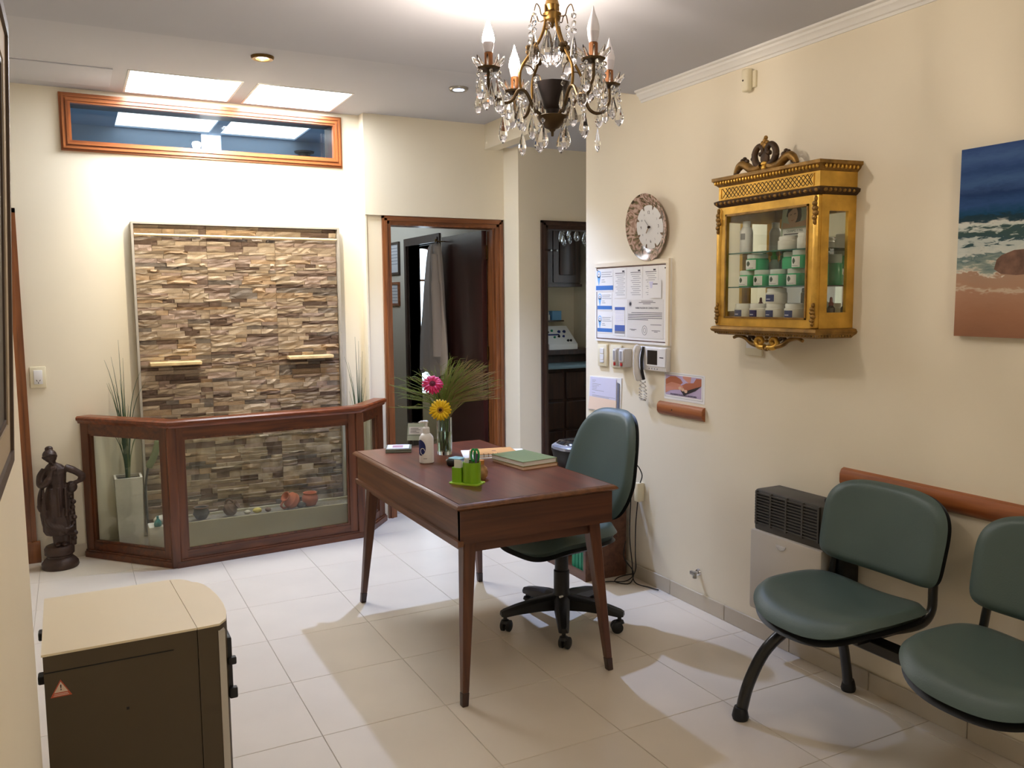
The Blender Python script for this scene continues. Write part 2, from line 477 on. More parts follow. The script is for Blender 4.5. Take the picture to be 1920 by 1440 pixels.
# back wall with transom opening and far-left door opening
struct('wall_back', G().box(-0.31, 1.745, YB, YB + 0.2, -0.1, 2.405).box(-0.31, 0.055, YB, YB + 0.2, 2.405, 2.632)
       .box(1.572, 1.745, YB, YB + 0.2, 2.405, 2.632).box(-0.31, 1.745, YB, YB + 0.2, 2.632, 2.8)
       .box(-1.7, -0.31, YB, YB + 0.2, 2.0, 2.8).box(-1.7, -1.12, YB, YB + 0.2, -0.1, 2.0), WALL)
struct('wall_left', G().box(-0.32, -0.12, -1.6, 2.24, -0.1, 2.8), WALL)
struct('wall_left_alcove', G().box(-1.7, -0.32, 2.06, 2.24, -0.1, 2.8).box(-1.7, -1.6, 2.24, YB, -0.1, 2.8), WALL)
# wall behind the camera, with an unseen window added for fill light
struct('wall_rear', G().box(-0.12, XR, -1.6, -1.45, -0.1, 0.9).box(-0.12, XR, -1.6, -1.45, 2.1, 2.8)
       .box(-0.12, 0.9, -1.6, -1.45, 0.9, 2.1).box(1.8, XR, -1.6, -1.45, 0.9, 2.1), WALL)
# ceilings
YS = 3.64
struct('ceiling', G().box(-1.7, XR, -1.6, YS, ZC, 2.8), CEIL)
sx = [(0.333, 0.917), (0.992, 1.545)]; sy = (4.93, 5.45)
struct('ceiling_hall', G().box(-1.7, XR, YS, sy[0], ZH, 2.8).box(-1.7, XR, sy[1], YB, ZH, 2.8)
       .box(-1.7, sx[0][0], *sy, ZH, 2.8).box(sx[0][1], sx[1][0], *sy, ZH, 2.8).box(sx[1][1], XR, *sy, ZH, 2.8), CEIL_LIT)
struct('ceiling_corridor', G().box(2.72, 4.7, 4.1, 5.29, ZC, 2.8), CEIL)
SKYL = mat('skylight_diffuser', (255, 255, 255), 0.5, emit=(240, 246, 255), estr=SKYLIGHT_EMIT)
for i, (a, b) in enumerate(sx):
    w = struct('window_%d' % (2 + i), G().box(a - 0.02, b + 0.02, sy[0] - 0.02, sy[1] + 0.02, ZH + 0.012, ZH + 0.03), SKYL)
    g = G()
    r = 0.012
    g.box(a, a + r, *sy, ZH - 0.004, ZH + 0.012).box(b - r, b, *sy, ZH - 0.004, ZH + 0.012)
    g.box(a + r, b - r, sy[0], sy[0] + r, ZH - 0.004, ZH + 0.012).box(a + r, b - r, sy[1] - r, sy[1], ZH - 0.004, ZH + 0.012)
    obj('frame', g, WHITE_TRIM, w)
struct('trim_2', G().rbox(-0.6, 0.262, 4.95, 5.36, ZH - 0.006, ZH, 0.002), CEIL_LIT)
# cornice on the right wall
prof = [(0, 0), (0, -0.055), (0.006, -0.055), (0.008, -0.045), (0.016, -0.042), (0.02, -0.03), (0.032, -0.022), (0.034, -0.012), (0.046, -0.008), (0.048, 0)]
Mc = Matrix(((-1, 0, 0, XR), (0, 0, -1, 3.58), (0, 1, 0, ZC), (0, 0, 0, 1)))
struct('trim_1', G().prism(prof, Mc, 5.0), WHITE_TRIM)
# skirting tiles
bb = struct('baseboard_right', G().box(XR - 0.004, XR, -1.4, 4.1, 0, 0.072), GROUT)
y = 4.1
while y > 0.9:
    y0 = max(y - 0.40, 0.9)
    obj('tile', G().rbox(XR - 0.011, XR - 0.003, y0 + 0.0012, y - 0.0012, 0.0, 0.075, 0.002, 1), BTILE, bb)
    y = y0
bb = struct('baseboard_back', G().box(-0.2, 1.72, YB - 0.004, YB, 0, 0.072), GROUT)
for x0, x1 in ((-0.2, 0.02), (0.02, 0.44)):
    obj('tile', G().rbox(x0 + 0.001, x1 - 0.001, YB - 0.011, YB - 0.003, 0.0, 0.075, 0.002, 1), BTILE, bb)

# transom window
def frame4(g_h, g_v, x0, x1, z0, z1, y, steps):
    """stepped picture-frame moulding on a plane facing -Y: steps = [(inset0, inset1, proud)]"""
    for a, b, d in steps:
        g_h.box(x0 + a, x1 - a, y - d, y + 0.01, z1 - b, z1 - a).box(x0 + a, x1 - a, y - d, y + 0.01, z0 + a, z0 + b)
        g_v.box(x0 + a, x0 + b, y - d, y + 0.01, z0 + b, z1 - b).box(x1 - b, x1 - a, y - d, y + 0.01, z0 + b, z1 - b)
w1 = struct('window_1', G().box(0.055, 1.572, YB + 0.13, YB + 0.136, 2.405, 2.632), GLASS)
st = [(0, 0.012, 0.014), (0.012, 0.024, 0.03), (0.024, 0.034, 0.022), (0.034, 0.046, 0.034), (0.046, 0.058, 0.024)]
gh, gv = G(), G()
frame4(gh, gv, 0.002, 1.624, 2.352, 2.674, YB, st)
obj('frame', gh, TRANSOM, w1); obj('frame_upright', gv, TRANSOM_Z, w1)
g = G().box(0.055, 1.572, YB, YB + 0.19, 2.398, 2.407).box(0.055, 1.572, YB, YB + 0.19, 2.629, 2.636).box(0.05, 0.057, YB, YB + 0.19, 2.4, 2.634).box(1.57, 1.577, YB, YB + 0.19, 2.4, 2.634)
obj('frame_lining', g, DARKW, w1)
# room behind the transom, whose ceiling carries the same pair of skylights
struct('wall_light_well', G().box(-0.5, 0.905, 6.57, 6.65, 1.95, 2.8).box(1.045, 1.9, 6.57, 6.65, 1.95, 2.8).box(-0.6, -0.5, 5.7, 6.65, 1.95, 2.8).box(1.9, 2.0, 5.7, 6.65, 1.95, 2.8).box(-0.6, 2.0, 5.7, 6.65, 1.9, 1.95).box(0.905, 1.045, 6.57, 6.65, 1.95, 2.2), PATIO)
struct('ceiling_light_well', G().box(-0.6, 2.0, 5.7, 5.75, ZH, 2.8).box(-0.6, 0.337, 5.75, 6.65, ZH, 2.8).box(0.955, 1.03, 5.75, 6.65, ZH, 2.8).box(1.572, 2.0, 5.75, 6.65, ZH, 2.8).box(0.337, 0.955, 6.545, 6.65, ZH, 2.8).box(1.03, 1.572, 6.545, 6.65, ZH, 2.8), PATIO)
SKYL2 = mat('skylight_diffuser_dim', (230, 232, 236), 0.5, emit=(240, 246, 255), estr=1.3)
struct('window_6', G().box(0.335, 0.957, 5.74, 6.55, ZH + 0.01, ZH + 0.03), SKYL2)
struct('window_7', G().box(1.028, 1.574, 5.74, 6.55, ZH + 0.01, ZH + 0.03), SKYL2)
struct('window_8', G().box(0.90, 1.05, 6.60, 6.61, 2.2, 2.8), mat('window_daylight', (240, 245, 255), 0.5, emit=(240, 246, 255), estr=2.0))
lp = thing('wall_lamp', 'small dark lamp on the light well wall, seen through the transom window', 'lamp', (1.63, 6.57, 2.56))
obj('shade', G().lathe([(0.07, 0), (0.075, 0.012), (0.045, 0.014), (0.04, -0.05), (0.03, -0.06)], (1.63, 6.49, 2.60)), DGREY, lp)
obj('bracket', G().box(1.615, 1.645, 6.49, 6.568, 2.545, 2.565), DGREY, lp)

# doors
def casing(g_v, g_h, x0, x1, ztop, y, w, zlow=0.0, sides='lr'):
    """door casing with three ribs on a plane facing -Y (outer edges x0,x1)"""
    for a, b, d in ((0, 0.3, 0.018), (0.3, 0.62, 0.026), (0.62, 1.0, 0.014)):
        if 'l' in sides: g_v.box(x0 + a * w, x0 + b * w, y - d, y, zlow, ztop - w)
        if 'r' in sides: g_v.box(x1 - b * w, x1 - a * w, y - d, y, zlow, ztop - w)
        g_h.box(x0 + a * w * (('l' in sides) or 0), x1 - a * w * (('r' in sides) or 0), y - d, y, ztop - b * w, ztop - a * w)
        if 'l' in sides: g_v.box(x0 + a * w, x0 + b * w, y - d, y, ztop - w, ztop - a * w - 0.0005)
        if 'r' in sides: g_v.box(x1 - b * w, x1 - a * w, y - d, y, ztop - w, ztop - a * w - 0.0005)
d1 = struct('door_1', G().box(2.655, 2.693, YD + 0.142, YD + 0.88, 0.01, 1.985), DOORW)
gv, gh = G(), G()
casing(gv, gh, 1.862, 2.760, 2.050, YD + 0.022, 0.05)
obj('casing', gv, CASING, d1); obj('casing_head', gh, CASING_X, d1)
obj('jamb', G().box(1.906, 1.922, YD + 0.01, YD + 0.15, 0, 2.0).box(2.702, 2.714, YD + 0.01, YD + 0.15, 0, 2.0).box(2.688, 2.702, YD + 0.03, YD + 0.10, 0, 1.99).box(1.922, 2.702, YD + 0.01, YD + 0.15, 1.99, 2.004), CASING, d1)
for z in (0.28, 1.05, 1.78):
    obj('hinge', G().box(2.690, 2.702, YD + 0.104, YD + 0.14, z, z + 0.1).lathe([(0.007, 0), (0.007, 0.1)], (2.694, YD + 0.136, z), 10), BRASS, d1)
obj('handle', G().tube(catmull([(2.653, YD + 0.83, 1.03), (2.61, YD + 0.83, 1.03), (2.605, YD + 0.79, 1.03), (2.61, YD + 0.72, 1.025)]), 0.009), BRASS, d1)
d2 = struct('door_2', G().box(2.976, 2.988, YG - 0.01, YG + 0.11, 0, 1.99).box(3.748, 3.76, YG - 0.01, YG + 0.11, 0, 1.99).box(2.988, 3.748, YG - 0.01, YG + 0.11, 1.978, 1.99), DARKW)
gv, gh = G(), G()
casing(gv, gh, 2.938, 3.80, 2.036, YG, 0.052)
obj('casing', gv, DARKW, d2); obj('casing_head', gh, DARKW, d2)
XI = 2.80
struct('wall_inner', G().box(XI, XI + 0.1, YD + 0.14, 6.72, -0.1, 2.8).box(XI, XI + 0.1, 7.42, 8.4, -0.1, 2.8).box(XI, XI + 0.1, 6.72, 7.42, 1.985, 2.8), WALL)
d3 = struct('door_3', G().box(XI - 0.01, XI + 0.11, 6.70, 6.72, 0, 2.0).box(XI - 0.01, XI + 0.11, 7.42, 7.44, 0, 2.0).box(XI - 0.01, XI + 0.11, 6.72, 7.42, 1.985, 2.0), DARKW)
g = G()
for a, b, d in ((0, 0.03, 0.018), (0.03, 0.07, 0.026)):
    g.box(XI - d, XI, 6.65 + a, 6.65 + b, 0, 2.05 - b).box(XI - d, XI, 7.50 - b, 7.50 - a, 0, 2.05 - b).box(XI - d, XI, 6.65 + a, 7.50 - a, 2.05 - b, 2.05 - a)
obj('casing', g, DARKW, d3)
d4 = struct('door_4', G().box(-1.05, -0.36, YB + 0.06, YB + 0.1, 0.01, 1.99), CURTAIN)
gv, gh = G(), G()
casing(gv, gh, -1.16, -0.245, 2.02, YB, 0.085)
obj('casing', gv, CASING, d4); obj('casing_head', gh, CASING_X, d4)
obj('plinth_block', G().rbox(-0.335, -0.228, YB - 0.032, YB, 0, 0.125, 0.004), CASING, d4)

# coat room, room beyond, nook with the arched window
struct('wall_coat_room', G().box(0.2, XI, 8.3, 8.4, -0.1, 2.8).box(0.1, 0.2, 5.7, 8.4, -0.1, 1.95), WALL)
struct('ceiling_coat_room', G().box(2.0, XI + 0.1, YD + 0.14, 8.4, 2.72, 2.8).box(0.1, 2.0, 6.6, 8.4, 1.95, 2.05), CEIL)
struct('wall_treatment', G().box(3.5, 4.5, 6.95, 7.05, -0.1, 2.8).box(4.3, 4.4, 5.29, 5.5, -0.1, 2.8).box(4.3, 4.4, 6.2, 6.95, -0.1, 2.8).box(4.3, 4.4, 5.5, 6.2, -0.1, 1.0).box(4.3, 4.4, 5.5, 6.2, 2.1, 2.8).box(3.5, 3.6, 7.05, 8.4, -0.1, 2.8), WALL)
struct('ceiling_treatment', G().box(XI, 4.5, 5.29, 8.4, 2.6, 2.8), CEIL)
g = G().box(2.9, 3.12, 8.3, 8.4, -0.1, 2.8).box(3.44, 3.5, 8.3, 8.4, -0.1, 2.8).box(3.12, 3.44, 8.3, 8.4, -0.1, 0.5).box(3.12, 3.44, 8.3, 8.4, 2.35, 2.8).box(3.12, 3.44, 8.3, 8.4, 2.02, 2.12)
struct('wall_nook', g, WALL)
w4 = struct('window_4', G().box(3.12, 3.44, 8.35, 8.356, 0.5, 2.35), GLASS)
arch = [(-0.16, -0.06)] + [(-0.16 * math.cos(a), 0.12 * math.sin(a) - 0.06) for a in [PI * k / 10 for k in range(1, 10)]] + [(0.16, -0.06), (0.16, 0.1), (-0.16, 0.1)]
Ma = Matrix(((1, 0, 0, 3.28), (0, 0, -1, 8.34), (0, 1, 0, 1.96), (0, 0, 0, 1)))
obj('frame', G().prism(arch, Ma, 0.04).box(3.12, 3.14, 8.31, 8.35, 0.5, 2.02).box(3.42, 3.44, 8.31, 8.35, 0.5, 2.02).box(3.14, 3.42, 8.31, 8.35, 1.68, 1.7).box(3.12, 3.44, 8.31, 8.35, 2.1, 2.14), TRANSOM, w4)

# ================================================================== CEILING LIGHTS
def spot(x, y, z, label, tint, power, face, aim, size):
    t = thing('recessed_spotlight', label, 'ceiling light', (x, y, z), group='recessed spotlights')
    obj('bezel', G().lathe([(0.034, -0.012), (0.05, -0.014), (0.056, -0.006), (0.056, 0.0), (0.034, 0.0), (0.034, -0.012)], (x, y, z), 32), face, t)
    lm = mat('spot_lamp', (255, 255, 255), 0.3, emit=tint, estr=22)
    obj('lamp', G().lathe([(0.0, -0.008), (0.02, -0.007), (0.032, -0.002), (0.032, 0.0), (0.0, 0.0)], (x, y, z), 24), lm, t)
    ld = bpy.data.lights.new('spot_beam', 'SPOT'); ld.energy = power; ld.color = lin(tint); ld.spot_size = R(size); ld.spot_blend = 0.85
    ld.shadow_soft_size = 0.03
    lo = bpy.data.objects.new('spot_beam', ld); C.objects.link(lo); lo.parent = t
    dirv = (Vector(aim) - Vector((x, y, z - 0.03))).normalized()
    lo.matrix_basis = Matrix.Translation((0, 0, -0.03)) @ dirv.to_track_quat('-Z', 'Y').to_matrix().to_4x4()
    return t
spot(0.911, 4.394, ZH, 'warm white recessed ceiling spotlight in front of the skylights', (255, 241, 214), SPOT_WARM_W, BRASS, (0.95, 5.5, 1.93), 84)
spot(2.042, 4.55, ZH, 'cold bluish recessed ceiling spotlight near the coat room door', (180, 203, 255), SPOT_COLD_W, STEEL, (1.92, 4.25, 0), 98)

# opal globe added unseen behind the camera as warm fill light
gl = thing('fill_light_globe', 'added opal globe giving unseen fill light behind the camera', 'ceiling light', (1.75, 0.15, 2.2))
obj('globe', G().ell((1.75, 0.15, 2.2), 0.15, 0.15, 0.15, u=32, v=20), mat('fill_globe_opal', (255, 250, 240), 0.4, emit=(255, 232, 200), estr=FILL_GLOBE_EMIT), gl)
obj('rod', G().tube([(1.75, 0.15, 2.345), (1.75, 0.15, ZC)], 0.008, 8).lathe([(0, ZC - 0.02), (0.05, ZC - 0.02), (0.05, ZC), (0, ZC)], (1.75, 0.15, 0), 20), BRASS, gl)

# ================================================================== STONE WATER WALL
sw = thing('stone_water_wall', 'split stone water feature panel standing against the back wall', 'water feature', (0.95, 5.49, 0.0))
obj('backing', G().box(0.345, 1.562, 5.475, 5.495, 0.1, 1.95), SLATEBACK, sw)
obj('frame', G().box(0.336, 0.349, 5.43, 5.499, 0.1, 1.962).box(1.560, 1.574, 5.43, 5.499, 0.1, 1.962).box(0.349, 1.560, 5.43, 5.499, 1.951, 1.962), mat('frame_grey', (170, 162, 148), 0.6, var=0.1), sw)
rs = random.Random(3)
def stone_mesh(m, seed):
    r = random.Random(seed); b = bmesh.new(); nx, nz = 4, 2
    fr = [[None] * (nz + 1) for _ in range(nx + 1)]; bk = {}
    for i in range(nx + 1):
        for j in range(nz + 1):
            edge = i in (0, nx) or j in (0, nz)
            d = r.uniform(0.55, 1.0) if not edge else r.uniform(0.35, 0.8)
            if j == nz: d = r.uniform(0.75, 1.0)
            x = i / nx - 0.5 + (0 if i in (0, nx) else r.uniform(-0.05, 0.05)); z = j / nz - 0.5 + (r.uniform(-0.12, 0.12) if 0 < j < nz else 0)
            fr[i][j] = b.verts.new((x, -d, z))
    for i in range(nx):
        for j in range(nz): b.faces.new((fr[i][j], fr[i + 1][j], fr[i + 1][j + 1], fr[i][j + 1]))
    loop = [fr[i][0] for i in range(nx + 1)] + [fr[nx][j] for j in range(1, nz + 1)] + [fr[i][nz] for i in range(nx - 1, -1, -1)] + [fr[0][j] for j in range(nz - 1, 0, -1)]
    back = [b.verts.new((v.co.x, 0.1, v.co.z)) for v in loop]; n = len(loop)
    for k in range(n): b.faces.new((loop[k], back[k], back[(k + 1) % n], loop[(k + 1) % n]))
    bmesh.ops.recalc_face_normals(b, faces=b.faces)
    me = bpy.data.meshes.new('stone'); b.to_mesh(me); b.free(); me.materials.append(m)
    return me
SM = {i: [stone_mesh(m, 10 * i + k) for k in range(7)] for i, m in enumerate(STONES)}
allst = []
z = 1.949
while z > 0.2:
    h = rs.choice((0.018, 0.022, 0.026, 0.030, 0.036)); z0 = z - h
    x = 0.351
    while x < 1.556:
        l = rs.uniform(0.06, 0.19); x1 = min(x + l, 1.557)
        for seam in (0.755, 1.165):
            if x < seam - 0.02 < x1 < seam + 0.05 or (x < seam < x1 and seam - x > 0.04): x1 = seam
        if 1.557 - x1 < 0.03: x1 = 1.557
        ci = rs.choices(range(6), (6, 6, 4, 2.4, 2.4, 3.4))[0]
        if h > 0.03 and rs.random() < 0.3:
            zm = z0 + h * rs.uniform(0.4, 0.6)
            allst.append((x, x1, z0, zm, rs.choices(range(6), (6, 6, 4, 3, 2, 3))[0])); allst.append((x, x1, zm, z, ci))
        else: allst.append((x, x1, z0, z, ci))
        x = x1
    z = z0
allst.sort(key=lambda s: -(s[2] > 0.80) * 10 - (s[1] - s[0]) * (s[3] - s[2]) * 100)
restg = {i: G() for i in range(6)}
for k, (x0, x1, z0, z1, ci) in enumerate(allst):
    d = rs.uniform(0.012, 0.03)
    M = Matrix.Translation(((x0 + x1) / 2, 5.475, (z0 + z1) / 2)) @ Matrix.Diagonal((x1 - x0 - 0.0015, d, z1 - z0 - 0.0015, 1))
    me = rs.choice(SM[ci])
    if k < 300: inst('stone', me, sw, M)
    else:
        b = bmesh.new(); b.from_mesh(me); restg[ci].add(b, M)
for i, g in restg.items(): obj('small_stones', g, STONES[i], sw, kind='stuff')
obj('water_pipe', G().tube([(0.352, 5.435, 1.889), (1.556, 5.435, 1.884)], 0.007, 10), PIPE, sw)
for x0, x1, zz in ((0.40, 0.69, 1.135), (1.215, 1.503, 1.143)):
    obj('ledge', G().rbox(x0, x1, 5.385, 5.478, zz - 0.022, zz, 0.004, 1), mat('ledge_stone', (206, 180, 132), 0.8, var=0.2, vscale=18, bump=0.5), sw)

# ================================================================== WOOD AND GLASS ENCLOSURE
en = thing('glazed_wood_enclosure', 'low brown wooden screen with glass panes round the stone water wall', 'screen', (1.0, 5.05, 0))
pA0, pA1, pB, pC = Vector((0.02, 5.485, 0)), Vector((0.455, 4.99, 0)), Vector((1.56, 5.075, 0)), Vector((1.815, 5.395, 0))
HF = 0.835
def seg_panel(a, b, w_l, w_r, name):
    d = (b - a); L = d.length; d.normalize(); n = Vector((d.y, -d.x, 0))
    M = Matrix(((d.x, n.x * -1, 0, a.x), (d.y, n.y * -1, 0, a.y), (0, 0, 1, 0), (0, 0, 0, 1)))   # x along, y inward, z up
    def B(g, x0, x1, y0, y1, z0, z1): return g.box(x0, x1, y0, y1, z0, z1, M=M)
    obj('stile', B(G(), 0.0, w_l, -0.012, 0.03, 0.046, 0.795), FENCE, en)
    obj('stile', B(G(), L - w_r, L, -0.012, 0.03, 0.046, 0.795), FENCE, en)
    g = G(); B(g, w_l, L - w_r, -0.010, 0.028, 0.735, 0.795); obj('top_rail', g, FENCE_X, en)
    g = G(); B(g, w_l, L - w_r, -0.010, 0.028, 0.045, 0.092); obj('bottom_rail', g, FENCE_X, en)
    g = G(); B(g, 0.0, L, -0.02, 0.03, 0.0, 0.045); B(g, 0.0, L, -0.028, -0.02, 0.0, 0.035); obj('base_board', g, FENCE_X, en)
    obj('glass_pane', B(G(), w_l - 0.005, L - w_r + 0.005, 0.008, 0.013, 0.085, 0.74), FGLASS, en)
    g = G(); e = 0.012
    for x0, x1, z0, z1 in ((w_l, w_l + e, 0.092, 0.735), (L - w_r - e, L - w_r, 0.092, 0.735), (w_l + e, L - w_r - e, 0.092, 0.092 + e), (w_l + e, L - w_r - e, 0.735 - e, 0.735)):
        B(g, x0, x1, -0.004, 0.006, z0, z1)
    obj('glazing_bead', g, FENCE, en)
seg_panel(pA0, pA1, 0.055, 0.07, 'l'); seg_panel(pA1, pB, 0.06, 0.075, 'f'); seg_panel(pB, pC, 0.05, 0.10, 'r')
for p in (pA1, pB):
    obj('corner_post', G().rbox(p.x - 0.026, p.x + 0.026, p.y - 0.024, p.y + 0.03, 0, 0.80, 0.006, 1), FENCE, en)
def offs(p, q, r, o):
    n1 = Vector(((q - p).y, -(q - p).x, 0)).normalized(); n2 = Vector(((r - q).y, -(r - q).x, 0)).normalized()
    m = (n1 + n2).normalized(); return q + m * (o / max(0.3, m.dot(n1)))
def rail_ring(o):
    a = pA0 + Vector(((pA1 - pA0).y, -(pA1 - pA0).x, 0)).normalized() * o
    d = pC + Vector(((pC - pB).y, -(pC - pB).x, 0)).normalized() * o
    return [a, offs(pA0, pA1, pB, o), offs(pA1, pB, pC, o), d]
g = G()
rows = [[Vector((p.x, p.y, z)) for p in rail_ring(o)] for o, z in ((-0.055, 0.802), (-0.055, 0.832), (-0.048, 0.838), (0.030, 0.838), (0.040, 0.830), (0.040, 0.816), (0.030, 0.808), (0.026, 0.796), (-0.045, 0.796))]
V = [[g.bm.verts.new(p) for p in row] for row in rows]
for a, b in zip(V, V[1:] + V[:1]):
    for k in range(3): g.bm.faces.new((a[k], a[k + 1], b[k + 1], b[k]))
g.bm.faces.new([v[0] for v in V]); g.bm.faces.new([v[3] for v in reversed(V)])
obj('handrail', g, FENCE_TOP, en)

# trough under the stones and the things on it
tr = thing('water_trough', 'long low cement trough below the stone wall inside the glass screen', 'trough', (1.0, 5.3, 0))
obj('basin', G().box(0.53, 1.585, 5.20, 5.215, 0, 0.195).box(0.53, 1.585, 5.385, 5.40, 0, 0.195).box(0.53, 0.545, 5.215, 5.385, 0, 0.195).box(1.57, 1.585, 5.215, 5.385, 0, 0.195).box(0.545, 1.57, 5.215, 5.385, 0, 0.02), TROUGH, tr)
obj('gravel_bed', G().box(0.545, 1.57, 5.215, 5.385, 0.02, 0.18), mat('gravel', (110, 100, 84), 0.9, var=0.4, vscale=60, bump=1.0, bscale=80), tr, kind='stuff')
def jug(x, y, z, s, m, label, rot, group=None):
    t = thing('clay_jug', label, 'jug', (x, y, z), group=group)
    T = Matrix.Translation((x, y, z + 0.75 * s)) @ Matrix.Rotation(rot, 4, 'Y') @ Matrix.Rotation(0.35, 4, 'X')
    obj('body', G().lathe([(0.0, -s * 0.75), (s * 0.5, -s * 0.7), (s * 0.85, -s * 0.2), (s * 0.8, s * 0.25), (s * 0.45, s * 0.6), (s * 0.42, s * 0.8), (s * 0.55, s * 0.95), (s * 0.48, s * 0.95), (s * 0.36, s * 0.75), (s * 0.3, s * 0.4), (0, s * 0.3)], n=20, M=T), m, t)
    obj('handle', G().tube(catmull([T @ Vector(p) for p in ((-s * 0.42, 0, s * 0.75), (-s * 0.95, 0, s * 0.7), (-s * 1.05, 0, s * 0.25), (-s * 0.8, 0, -s * 0.05))]), s * 0.12), m, t)
    return t
jug(0.80, 5.27, 0.195, 0.052, BROWNPOT, 'dull brown clay jug lying on the trough below the stone wall', 0.9)
jug(1.17, 5.27, 0.195, 0.062, TERRA, 'orange terracotta jug with dark ring handle tipped on the trough', -0.9)
tag(obj('clay_pot', G().lathe([(0, 0), (0.035, 0.0), (0.05, 0.03), (0.05, 0.055), (0.04, 0.07), (0.044, 0.082), (0.036, 0.082), (0.03, 0.06), (0, 0.055)], (1.29, 5.28, 0.195), 20), TERRA), 'round terracotta pot beside the orange jug on the trough', 'pot')
t = thing('dark_vessel', 'small blackened clay pot at the left end of the trough', 'pot', (0.63, 5.27, 0.195))
obj('body', G().lathe([(0, 0), (0.03, 0), (0.048, 0.03), (0.04, 0.058), (0.044, 0.07), (0.034, 0.068), (0.03, 0.05), (0, 0.045)], (0.63, 5.27, 0.195), 18), DARKPOT, t)
obj('rim_ring', G().lathe([(0.044, 0.066), (0.047, 0.07), (0.044, 0.074), (0.041, 0.07), (0.044, 0.066)], (0.63, 5.27, 0.195), 18), BROWNPOT, t)
for i, (x, w, m, lb) in enumerate(((0.955, 0.028, mat('yellow_shell', (196, 178, 92), 0.7), 'yellow shell on the trough between the two clay jugs'),
                            (0.895, 0.02, PEBBLE, 'tiny mossy pebble on the trough beside the dull brown jug'),
                            (1.225, 0.03, DARKPOT, 'dark stone on the trough in front of the terracotta pot'),
                            (1.02, 0.02, BROWNPOT, 'small brown stone on the trough right of the yellow shell'))):
    g = G(); g.ell((x, 5.25, 0.195 + w * 0.5), w, w * 0.8, w * 0.62, u=12, v=8)
    for v in g.bm.verts: v.co += Vector((noise.noise(v.co * 40) * 0.004, 0, noise.noise(v.co * 50 + Vector((3, 1, 2))) * 0.003))
    tag(obj('pebble' if i else 'shell', g, m), lb, 'stone' if i else 'shell')
# left planter group
def planter(x, y, h, wt, wb, label):
    t = thing('tall_planter', label, 'planter', (x, y, 0))
    def ring(w, z): return [Vector((x + sx_ * w, y + sy_ * w, z)) for sx_, sy_ in ((-1, -1), (1, -1), (1, 1), (-1, 1))]
    g = G(); rows = [ring(wb, 0), ring(wt, h), ring(wt - 0.012, h), ring(wb, h - 0.03)]
    V = [[g.bm.verts.new(p) for p in r] for r in rows]
    for a, b in zip(V, V[1:]):
        for k in range(4): g.bm.faces.new((a[k], a[(k + 1) % 4], b[(k + 1) % 4], b[k]))
    g.bm.faces.new(list(reversed(V[0])))
    obj('pot', g, CEMENT, t)
    g = G(); V2 = [g.bm.verts.new(p) for p in ring(wt - 0.02, h - 0.015)]; V3 = [g.bm.verts.new(p) for p in ring(wt - 0.03, h - 0.05)]
    g.bm.faces.new(V2); g.bm.faces.new(list(reversed(V3)))
    for k in range(4): g.bm.faces.new((V2[k], V2[(k + 1) % 4], V3[(k + 1) % 4], V3[k]))
    obj('soil', g, mat('soil', (62, 56, 46), 0.95, bump=0.8), t)
    return t
def grass(x, y, z0, specs, label):
    t = thing('tall_grass_plant', label, 'plant', (x, y, z0))
    for (dx, dy, h, bend, w, pale) in specs:
        pts = [(x + dx * 0.15, y + dy * 0.15, z0 - 0.01)]
        for k in range(1, 9):
            s = k / 8
            pts.append((x + dx * (0.15 + 0.35 * s) + bend * dx * s ** 2.6, y + dy * (0.15 + 0.35 * s) + bend * dy * 0.3 * s ** 2.6, z0 + h * (s - 0.12 * abs(bend) * s ** 3)))
        rr = [w * (0.9 if k == 0 else 1.0 - 0.85 * (k / 8) ** 1.5) for k in range(9)]
        obj('blade', G().tube(pts, rr, 5, flat=0.45), BLADE_L if pale else BLADE, t)
    return t
planter(0.247, 5.405, 0.470, 0.075, 0.064, 'tall tapered pale cement planter standing inside the glass screen')
rg = random.Random(11)
sp = [(-0.06, 0.02, 0.80, 1.0, 0.0045, 0), (-0.05, -0.02, 0.78, 0.6, 0.004, 0), (-0.02, 0, 0.83, 0.1, 0.004, 0), (0.01, 0.02, 0.74, 0.3, 0.004, 0), (0.05, 0, 0.77, 1.5, 0.004, 0), (0.06, 0.01, 0.70, 1.6, 0.0035, 0)]
for k in range(26): sp.append((rg.uniform(-0.06, 0.07), rg.uniform(-0.05, 0.05), rg.uniform(0.32, 0.66), rg.uniform(0, 1.6), rg.uniform(0.0025, 0.0045), k % 3 == 0))
grass(0.247, 5.405, 0.457, sp, 'tall dark green grass growing from the cement planter')
planter(1.662, 5.385, 0.40, 0.06, 0.055, 'pale cement planter behind the right end of the glass screen')
sp = [(-0.06, 0, 0.84, 1.0, 0.004, 0), (-0.05, 0.01, 0.78, 0.8, 0.004, 0), (-0.02, 0, 0.9, 0.3, 0.0045, 0), (0.01, 0, 0.86, 0.2, 0.0045, 0), (0.04, 0, 0.8, 0.3, 0.004, 0)]
for k in range(20): sp.append((rg.uniform(-0.06, 0.05), rg.uniform(-0.04, 0.04), rg.uniform(0.35, 0.75), rg.uniform(0, 1.0), rg.uniform(0.0025, 0.004), k % 3 == 0))
grass(1.662, 5.385, 0.387, sp, 'green grass plant beside the coat room door behind the screen')
t = thing('small_cement_block', 'rough cement block holding pebbles beside the tall planter', 'block', (0.425, 5.29, 0))
obj('body', G().rbox(0.335, 0.515, 5.23, 5.35, 0, 0.186, 0.006, 2), CEMENT, t)
g = G(); g.ell((0.42, 5.30, 0.209), 0.055, 0.04, 0.028); tag(obj('river_stone', g, PEBBLE), 'big smooth pale stone on top of the cement block', 'stone')
g = G(); g.ell((0.49, 5.27, 0.202), 0.022, 0.02, 0.018); tag(obj('river_stone', g, DARKPOT), 'small dark stone at the right end of the cement block', 'stone')
